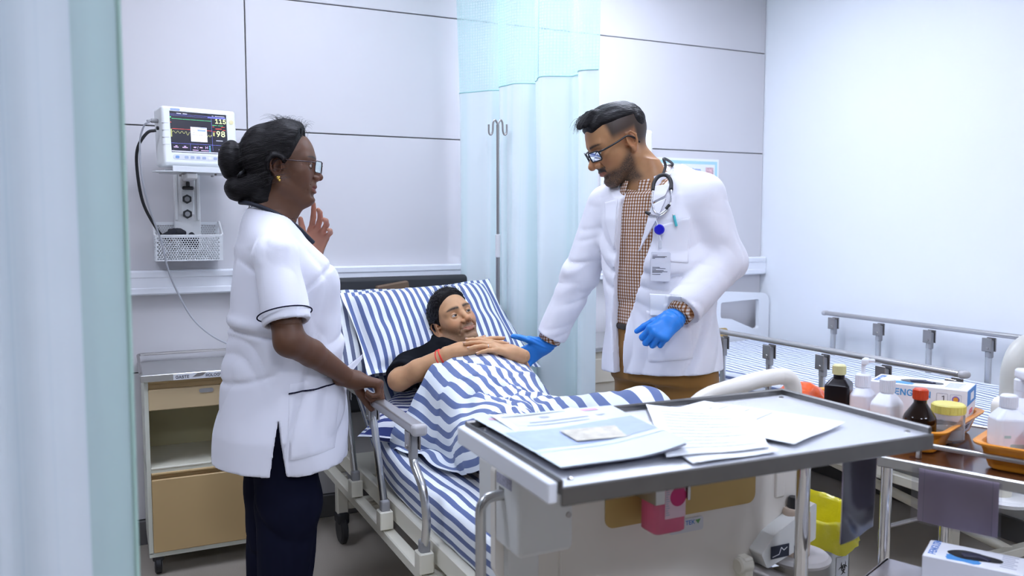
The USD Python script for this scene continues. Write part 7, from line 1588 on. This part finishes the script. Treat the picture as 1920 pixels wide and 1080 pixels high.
def on_tunic(quad, off=0.003, thick=0.003, n=16): return patch(tunic_raw, np.array([ntr.at(0, 0, 0.7)[0], ntr.at(0, 0, 0.7)[1], 0.0]), unit((0.9, -0.434, 0)), (0, 0, 1), (0.434, 0.9, 0), quad=quad, off=off, thick=thick, nu=n, nv=n)
pq = [(0.075, 0.605), (0.190, 0.618), (0.200, 0.838), (0.066, 0.828)]
put(tun, "pocket", on_tunic(pq, 0.003, 0.005), tunic_white, smooth=True, world=True)
put(tun, "pocket_piping", on_tunic([(0.067, 0.800), (0.198, 0.810), (0.198, 0.8145), (0.067, 0.8045)], 0.0085, 0.003), piping, smooth=True, world=True)
put(tun, "hem_band", tube(np.array([ntr.at(0.999 * 0.2165 * math.cos(a), 0.214 * math.sin(a), 0.628) for a in np.linspace(math.radians(-164), math.radians(164), 60)]), 0.0008, 5), tunic_white, smooth=True, world=True) if False else None
ln = Thing("lanyard", "dark navy lanyard round the nurse's neck", "lanyard", (0.45, 2.62, 1.36))
npt = [ntr.at(0.03, -0.085, 1.385), ntr.at(-0.05, -0.06, 1.378), ntr.at(-0.082, 0.0, 1.352), ntr.at(-0.076, 0.065, 1.312), ntr.at(-0.05, 0.120, 1.255)]
def band(pts, w, th, upd):
    c = bezier(pts, 40); t_ = np.gradient(c, axis=0); t_ /= np.linalg.norm(t_, axis=1, keepdims=True); o = c - np.array(upd); o /= np.linalg.norm(o, axis=1, keepdims=True)
    s_ = np.cross(t_, o); s_ /= np.linalg.norm(s_, axis=1, keepdims=True); return sheet(np.stack([c - s_ * w / 2, c + s_ * w / 2], 1) if True else None, th)
lc = bezier(npt, 40); lc = np.array([q + unit(q - np.array([0.455, 2.625, q[2] - 0.05])) * 0.0 for q in lc])
put(ln, "strap", cat(tube(lc, 0.0068, 8)), mat("lanyard_navy", (0.008, 0.010, 0.022), 0.6), smooth=True, world=True)
# row of hooks on the tunic front
for k in range(5):
    z_ = 1.135 - 0.017 * k; q = ntr.at(-0.01, 0.32, z_); h_ = cast(tunic_raw, np.array([q]), -nf, far=0.3)[0]
    put(tun, "front_tab", rod(h_ - nl * 0.012 + nf * 0.002, h_ + nl * 0.012 + nf * 0.004, 0.0035), tunic_white, world=True)

# =================================================================== the patient
pf, pu = (0.07, -0.89, 0.44), (-0.30, 0.42, 0.86)
PH = Head((1.160, 2.915, 0.948), pf, pu, 0.96, dict(w=0.96, jaw=0.92, nose=1.06, brow=1.1, eye_open=0.0033, neck=0.98, smile=1.25, chin=0.95, cheek=0.9))
pat = Thing("person", "man in black shirt lying in bed with folded hands under a striped sheet", "person", (1.15, 2.6, 0.54))
pRS, pRE, pRW = np.array((1.010, 2.960, 0.800)), np.array((0.910, 2.810, 0.765)), np.array((1.075, 2.690, 0.872))
pLS, pLE, pLW = np.array((1.310, 2.945, 0.770)), np.array((1.385, 2.715, 0.672)), np.array((1.272, 2.612, 0.862))
pRH = Hand(pRW, unit((0.100, -0.055, 0.028)), unit((0.05, 0.45, -0.9)), -1, [(8, 10, 6), (10, 12, 8), (10, 12, 8), (12, 14, 8)], spread=(10, 3, -3, -9), scale=0.98, thumb=(38, 8, 4, 6), wrist_r=0.026)
pLH = Hand(pLW, unit((-0.100, 0.012, 0.035)), unit((-0.1, 0.35, -0.9)), 1, [(8, 10, 6), (9, 12, 8), (9, 14, 8), (12, 16, 8)], spread=(8, 2, -4, -10), scale=0.98, thumb=(40, 4, 4, 6), wrist_r=0.026)
pHip, pCh, pNk = np.array((1.17, 2.36, 0.63)), np.array((1.165, 2.74, 0.745)), np.array((1.155, 2.905, 0.845))
pKL, pKR, pFL, pFR = np.array((1.385, 2.000, 0.745)), np.array((1.06, 1.98, 0.675)), np.array((1.27, 1.70, 0.60)), np.array((1.07, 1.68, 0.595))
Rt = frame((1, 0, 0), unit((0, -0.45, 0.9)))
def pat_trunk(p, g=0.0):
    d = smin(s_ell(p, pCh, (0.180 + g, 0.19 + g, 0.100 + g), Rt), s_ell(p, pHip, (0.175 + g, 0.17 + g, 0.105 + g)), 0.08)
    d = smin(d, s_ell(p, (pCh + pHip) / 2 + [0, 0, 0.015], (0.165 + g, 0.2 + g, 0.105 + g), Rt), 0.06)
    for S in (pRS, pLS): d = smin(d, s_cone(p, pNk, S, 0.060 + g, 0.066 + g), 0.05)
    return d
def pat_legs(p, g=0.0):
    d = None
    for s_, K, F in ((1, pKL, pFL), (-1, pKR, pFR)):
        e = smin(s_cone(p, pHip + [s_ * 0.085, -0.02, 0.0], K, 0.085 + g, 0.064 + g), s_cone(p, K, F, 0.062 + g, 0.042 + g), 0.03)
        e = smin(e, s_cone(p, F, F + [0, -0.02, 0.09], 0.04 + g, 0.03 + g), 0.02); d = e if d is None else smin(d, e, 0.02)
    return d
def pat_arms(p, g=0.0):
    a = smin(s_cone(p, pRS, pRE, 0.050 + g, 0.037 + g), s_chain(p, [pRE, pRE * 0.65 + pRW * 0.35, pRW], [0.037 + g, 0.039 + g, 0.027 + g], 0.01), 0.02)
    b = smin(s_cone(p, pLS, pLE, 0.052 + g, 0.043 + g), s_chain(p, [pLE, pLE * 0.65 + pLW * 0.35, pLW], [0.043 + g, 0.041 + g, 0.027 + g], 0.01), 0.02)
    return a, b
def pat_body(p):
    d = PH.d(p); d = smin(d, s_cone(p, PH.w((-0.03, 0, -0.09)), pNk, 0.052, 0.06), 0.03); d = smin(d, pat_trunk(p, -0.006), 0.03)
    a, b = pat_arms(p); d = smin(d, a, 0.025); d = smin(d, b, 0.025); d = smin(d, pat_legs(p), 0.02)
    d = np.minimum(d, smin(d, pRH.d_(p), 0.004)); d = np.minimum(d, pLH.d_(p)); return d
hlo, hhi = PH.c - 0.155, PH.c + 0.155
a0_, a1_ = pRH.box(0.03); b0_, b1_ = pLH.box(0.03); h0_, h1_ = np.minimum(np.minimum(a0_, b0_), pRE - 0.06), np.maximum(np.maximum(a1_, b1_), pRE + 0.06); h1_[1] = min(h1_[1], hlo[1] - 0.002)
bm = regions(pat_body, [(hlo, hhi, 0.0023), (h0_, h1_, 0.0026)], (np.array((0.80, 1.58, 0.48)), np.array((1.52, 3.10, 1.14)), 0.0085))
pskin = skin_tint(PH, (0.54, 0.30, 0.155), (0.44, 0.19, 0.14), stubble=0.50, stub_col=(0.11, 0.078, 0.06), mous=0.40, sides=0.90, seed=5, brow_w=0.0068, beard_line=-0.022)
put(pat, "body", bm, skin("skin_patient"), smooth=True, tint=pskin(bm.vertices), world=True)
PH.eyes(pat, tuple(PH.w((1.0, 0.16, 0.05))))
for Hn in (pRH, pLH): Hn.nails(pat, mat("nail_pale", (0.58, 0.36, 0.27), 0.25))
def p_reg(q):
    x, y, z = q[:, 0], np.abs(q[:, 1]), q[:, 2]
    line_ = np.interp(z, [-0.06, -0.02, 0.0, 0.03, 0.06, 0.085, 0.11], [-0.05, -0.03, 0.020, 0.040, 0.056, 0.078, 0.094])
    ear = smooth01(1.0 - np.sqrt(((x + 0.010) / 0.024) ** 2 + ((z + 0.006) / 0.034) ** 2), 0.0, 0.25) * (y > 0.055)
    return (smooth01(line_ - x, 0, 0.010) * (1 - ear) * smooth01(z, -0.055, -0.03)).astype(f32)
p_thk = lambda q: (0.004 + 0.012 * smooth01(q[:, 2], 0.05, 0.11) * smooth01(q[:, 0], -0.05, 0.05)).astype(f32)
hm = hair_shell(PH, p_reg, p_thk, hlo, hhi, 0.0028, clump=0.0055, fr=130.0, seed=23, axis=(5, 5, 5))
put(pat, "hair", hm, hair_m, smooth=True, world=True, label="short wavy black hair")
rs = np.random.default_rng(31); st_ = []
for i in range(220):
    y0 = rs.uniform(-0.062, 0.062); x0 = rs.uniform(-0.01, 0.072)
    z0 = 0.129 - (y0 / 0.075) ** 2 * 0.045 - max(0, x0 - 0.02) * 0.55
    a = np.array([x0, y0, z0 + 0.004]); e = a + [rs.uniform(-0.004, 0.018), rs.uniform(-0.012, 0.012), rs.uniform(0.010, 0.022)]
    st_.append(PH.w(np.array([a - [0.004, 0, 0.006], a * 0.7 + e * 0.3, a * 0.3 + e * 0.7 + [0.003, 0, 0], e])))
curves(pat, "hair_strands", st_, 0.0011, strand_m)
def tee_f(p):
    d = pat_trunk(p, 0.006)
    for S, E in ((pRS, pRE), (pLS, pLE)):
        ax = unit(E - S); e = s_cone(p, S, E, 0.066, 0.062) + wrinkles(p, ax, 16, 0.004, 3, 0.3); C = S + (E - S) * 0.86
        e = np.maximum(e, (p - C.astype(f32)) @ ax.astype(f32)); d = smin(d, e, 0.02)
    d = d + wrinkles(p, (1, 0.3, 0.2), 10, 0.004, 9, 0.4)
    d = smin(d, s_chain(p, [pNk + [-0.075, 0.03, 0.045], pNk + [-0.05, -0.06, 0.028], pNk + [0.0, -0.085, 0.010], pNk + [0.05, -0.06, 0.03]], [0.014, 0.013, 0.012, 0.013], 0.01), 0.012)
    d = smax(d, -s_cone(p, pNk, PH.w((-0.02, 0, -0.12)), 0.052, 0.060), 0.004)
    return np.maximum(d, 2.40 - p[:, 1])
put(pat, "shirt", biggest(mesh_sdf(tee_f, (0.80, 2.38, 0.52), (1.52, 3.08, 1.06), 0.006)), black_tee, smooth=True, world=True, label="black short sleeved shirt")
ax = unit(pRW - pRE); e1 = unit(np.cross(ax, (0, 0, 1))); e2 = np.cross(ax, e1)
for k, (o, tl) in enumerate(((0.052, 0.25), (0.058, -0.15), (0.048, 0.05))):
    c_ = pRW - ax * o; put(pat, "red_thread", tube(np.array([c_ + (e1 * math.cos(a) + e2 * math.sin(a)) * 0.0325 + ax * tl * 0.03 * math.cos(a) for a in np.linspace(0, 2 * math.pi, 36, endpoint=False)]), 0.0022, 6, closed=True), mat("thread_red", (0.72, 0.04, 0.025), 0.6), smooth=True, world=True, label="red thread bracelet")
P0, r0 = pLH.f[2]; u_ = unit(P0[1] - P0[0]); q1 = unit(np.cross(u_, pLH.n)); q2 = np.cross(u_, q1); c_ = P0[0] + (P0[1] - P0[0]) * 0.55
put(pat, "ring", tube(np.array([c_ + (q1 * math.cos(a) + q2 * math.sin(a)) * 0.0096 for a in np.linspace(0, 2 * math.pi, 24, endpoint=False)]), 0.0016, 8, closed=True), chrome, smooth=True, world=True)

# =================================================================== the sheet over the patient: a cloth dropped on him
def blanket():
    nx, ny = 104, 120; sx, sy = 1.12, 1.22
    hx, hy = sx / (nx - 1), sy / (ny - 1)
    U, Vv = np.meshgrid(np.arange(nx) * hx, np.arange(ny) * hy, indexing="ij")
    X = 0.815 + U * 0.80; Y = 2.745 - Vv * 0.90
    Y = Y - 0.10 * np.clip(1 - U / 0.22, 0, 1) * 0 - 0.085 * np.exp(-((U - 0.50) / 0.24) ** 2) * np.clip(1 - Vv / 0.5, 0, 1)
    X = X + 0.17 * np.minimum(Vv / 0.6, 1) * np.clip(1 - U / 0.5, 0, 1)
    pil_c, pil_R = np.array(PIL4[0]), PIL4[1]
    def col(p):
        d = smin(pat_trunk(p, 0.016), pat_legs(p, 0.016), 0.05)
        d = smin(d, smin(s_cone(p, pLS, pLE, 0.055, 0.044), s_cone(p, pLE, pLE * 0.55 + pLW * 0.45, 0.044, 0.040), 0.02), 0.02)
        d = np.minimum(d, s_cone(p, pRE + [0.0, -0.02, -0.02], pRE * 0.5 + pRW * 0.5 + [0.03, -0.03, -0.03], 0.05, 0.04))
        d = np.minimum(d, s_ell(p, pil_c, (0.30, 0.20, 0.078), pil_R))
        mat_ = s_box(p, (1.153, 2.10, 0.470), (0.325, 0.62, 0.072), r=0.03)
        d = np.minimum(d, mat_); d = np.minimum(d, s_box(p, (1.12, 1.55, 0.62), (0.42, 0.03, 0.20), r=0.02))
        return np.minimum(d, p[:, 2] - 0.40)
    Z = np.full_like(X, 1.05); P = np.stack([X, Y, Z], -1).astype(f32); q = P.reshape(-1, 3)
    q = cast(col, q, (0, 0, -1), far=0.7, it=30); P = q.reshape(nx, ny, 3).copy(); P[..., 2] += 0.02
    P += ((np.stack([fbm(np.stack([U * 9 + s_ * 7, Vv * 9, U * 0], -1), 3, 40 + s_) for s_ in range(3)], -1) - 0.5) * [0.05, 0.05, 0.05]).astype(f32)
    vel = np.zeros_like(P)
    def con(A, B, L, w):
        d = P[B] - P[A]; l = np.linalg.norm(d, axis=-1, keepdims=True) + 1e-9; c = (l - L) / l * d * (0.5 * w); return c
    S_ = slice
    def apply(ax, step, L, w):
        n = P.shape[ax]
        for par in range(2 * step):
            if par % 1: pass
            ia = np.arange(par, n - step, 2 * step)
            if not len(ia): continue
            if ax == 0: a, b = (ia, S_(None)), (ia + step, S_(None))
            else: a, b = (S_(None), ia), (S_(None), ia + step)
            d = P[b] - P[a]; l = np.linalg.norm(d, axis=-1, keepdims=True) + 1e-9
            c = (l - L) / l * d * f32(0.5 * w); P[a] += c; P[b] -= c
    def shear():
        L = math.hypot(hx, hy)
        for (o1, o2) in ((P[:-1, :-1], P[1:, 1:]), (P[1:, :-1], P[:-1, 1:])):
            d = o2 - o1; l = np.linalg.norm(d, axis=-1, keepdims=True) + 1e-9; c = (l - L) / l * d * f32(0.08); o1 += c; o2 -= c
    for it in range(130):
        old = P.copy(); vel[..., 2] -= 0.0010; vel *= 0.92; P += vel
        for _ in range(3):
            apply(0, 1, hx, 0.9); apply(1, 1, hy, 0.9); shear()
        apply(0, 3, 3 * hx, 0.10); apply(1, 3, 3 * hy, 0.10)
        p = P.reshape(-1, 3); d = col(p); m = d < 0.005
        if m.any():
            e = 0.004; pm_ = p[m]; g = np.stack([col(pm_ + V3(e, 0, 0)) - col(pm_ - V3(e, 0, 0)), col(pm_ + V3(0, e, 0)) - col(pm_ - V3(0, e, 0)), col(pm_ + V3(0, 0, e)) - col(pm_ - V3(0, 0, e))], 1)
            g /= np.linalg.norm(g, axis=1, keepdims=True) + 1e-9
            new = pm_ + g * (0.005 - d[m])[:, None]; o_ = old.reshape(-1, 3)[m]
            tang = new - o_; tang -= g * (tang * g).sum(1, keepdims=True); p[m] = new - tang * 0.88
        vel = P - old; ln_ = np.linalg.norm(vel, axis=-1, keepdims=True); vel *= np.minimum(1, 0.02 / (ln_ + 1e-9))
    return P, np.stack([U, Vv], -1)
P, UV = blanket()
bm_ = sheet(P.astype(float), 0.003)
if bm_.face_normals[: len(bm_.faces) // 3, 2].mean() < 0: P, UV = P[:, ::-1], UV[:, ::-1]; bm_ = sheet(P.astype(float), 0.003)
wrv = wrinkles(P.reshape(-1, 3).astype(f32), (0.8, 0.5, 0.2), 13, 0.0085, 77, 0.22) + wrinkles(P.reshape(-1, 3).astype(f32), (-0.5, 0.8, 0.2), 15, 0.0055, 78, 0.25)
nv_ = len(wrv); nrm_ = bm_.vertex_normals[:nv_]; bm_.vertices[:nv_] += nrm_ * (wrv + 0.004)[:, None]; bm_.vertices[nv_:] += nrm_ * (wrv + 0.004)[:, None]
bm_s = trimesh.smoothing.filter_taubin(bm_, iterations=8)
bl = put(None, "bed_sheet", bm_s, stripe_mat("cover_stripe", 0.040, duty=0.46, blue=(0.14, 0.19, 0.37), white=(0.84, 0.89, 0.93)), uv=np.vstack([UV.reshape(-1, 2)] * 2), smooth=True)
tag(bl.prim, "rumpled blue striped sheet spread over the lying man's body and knees", "sheet")
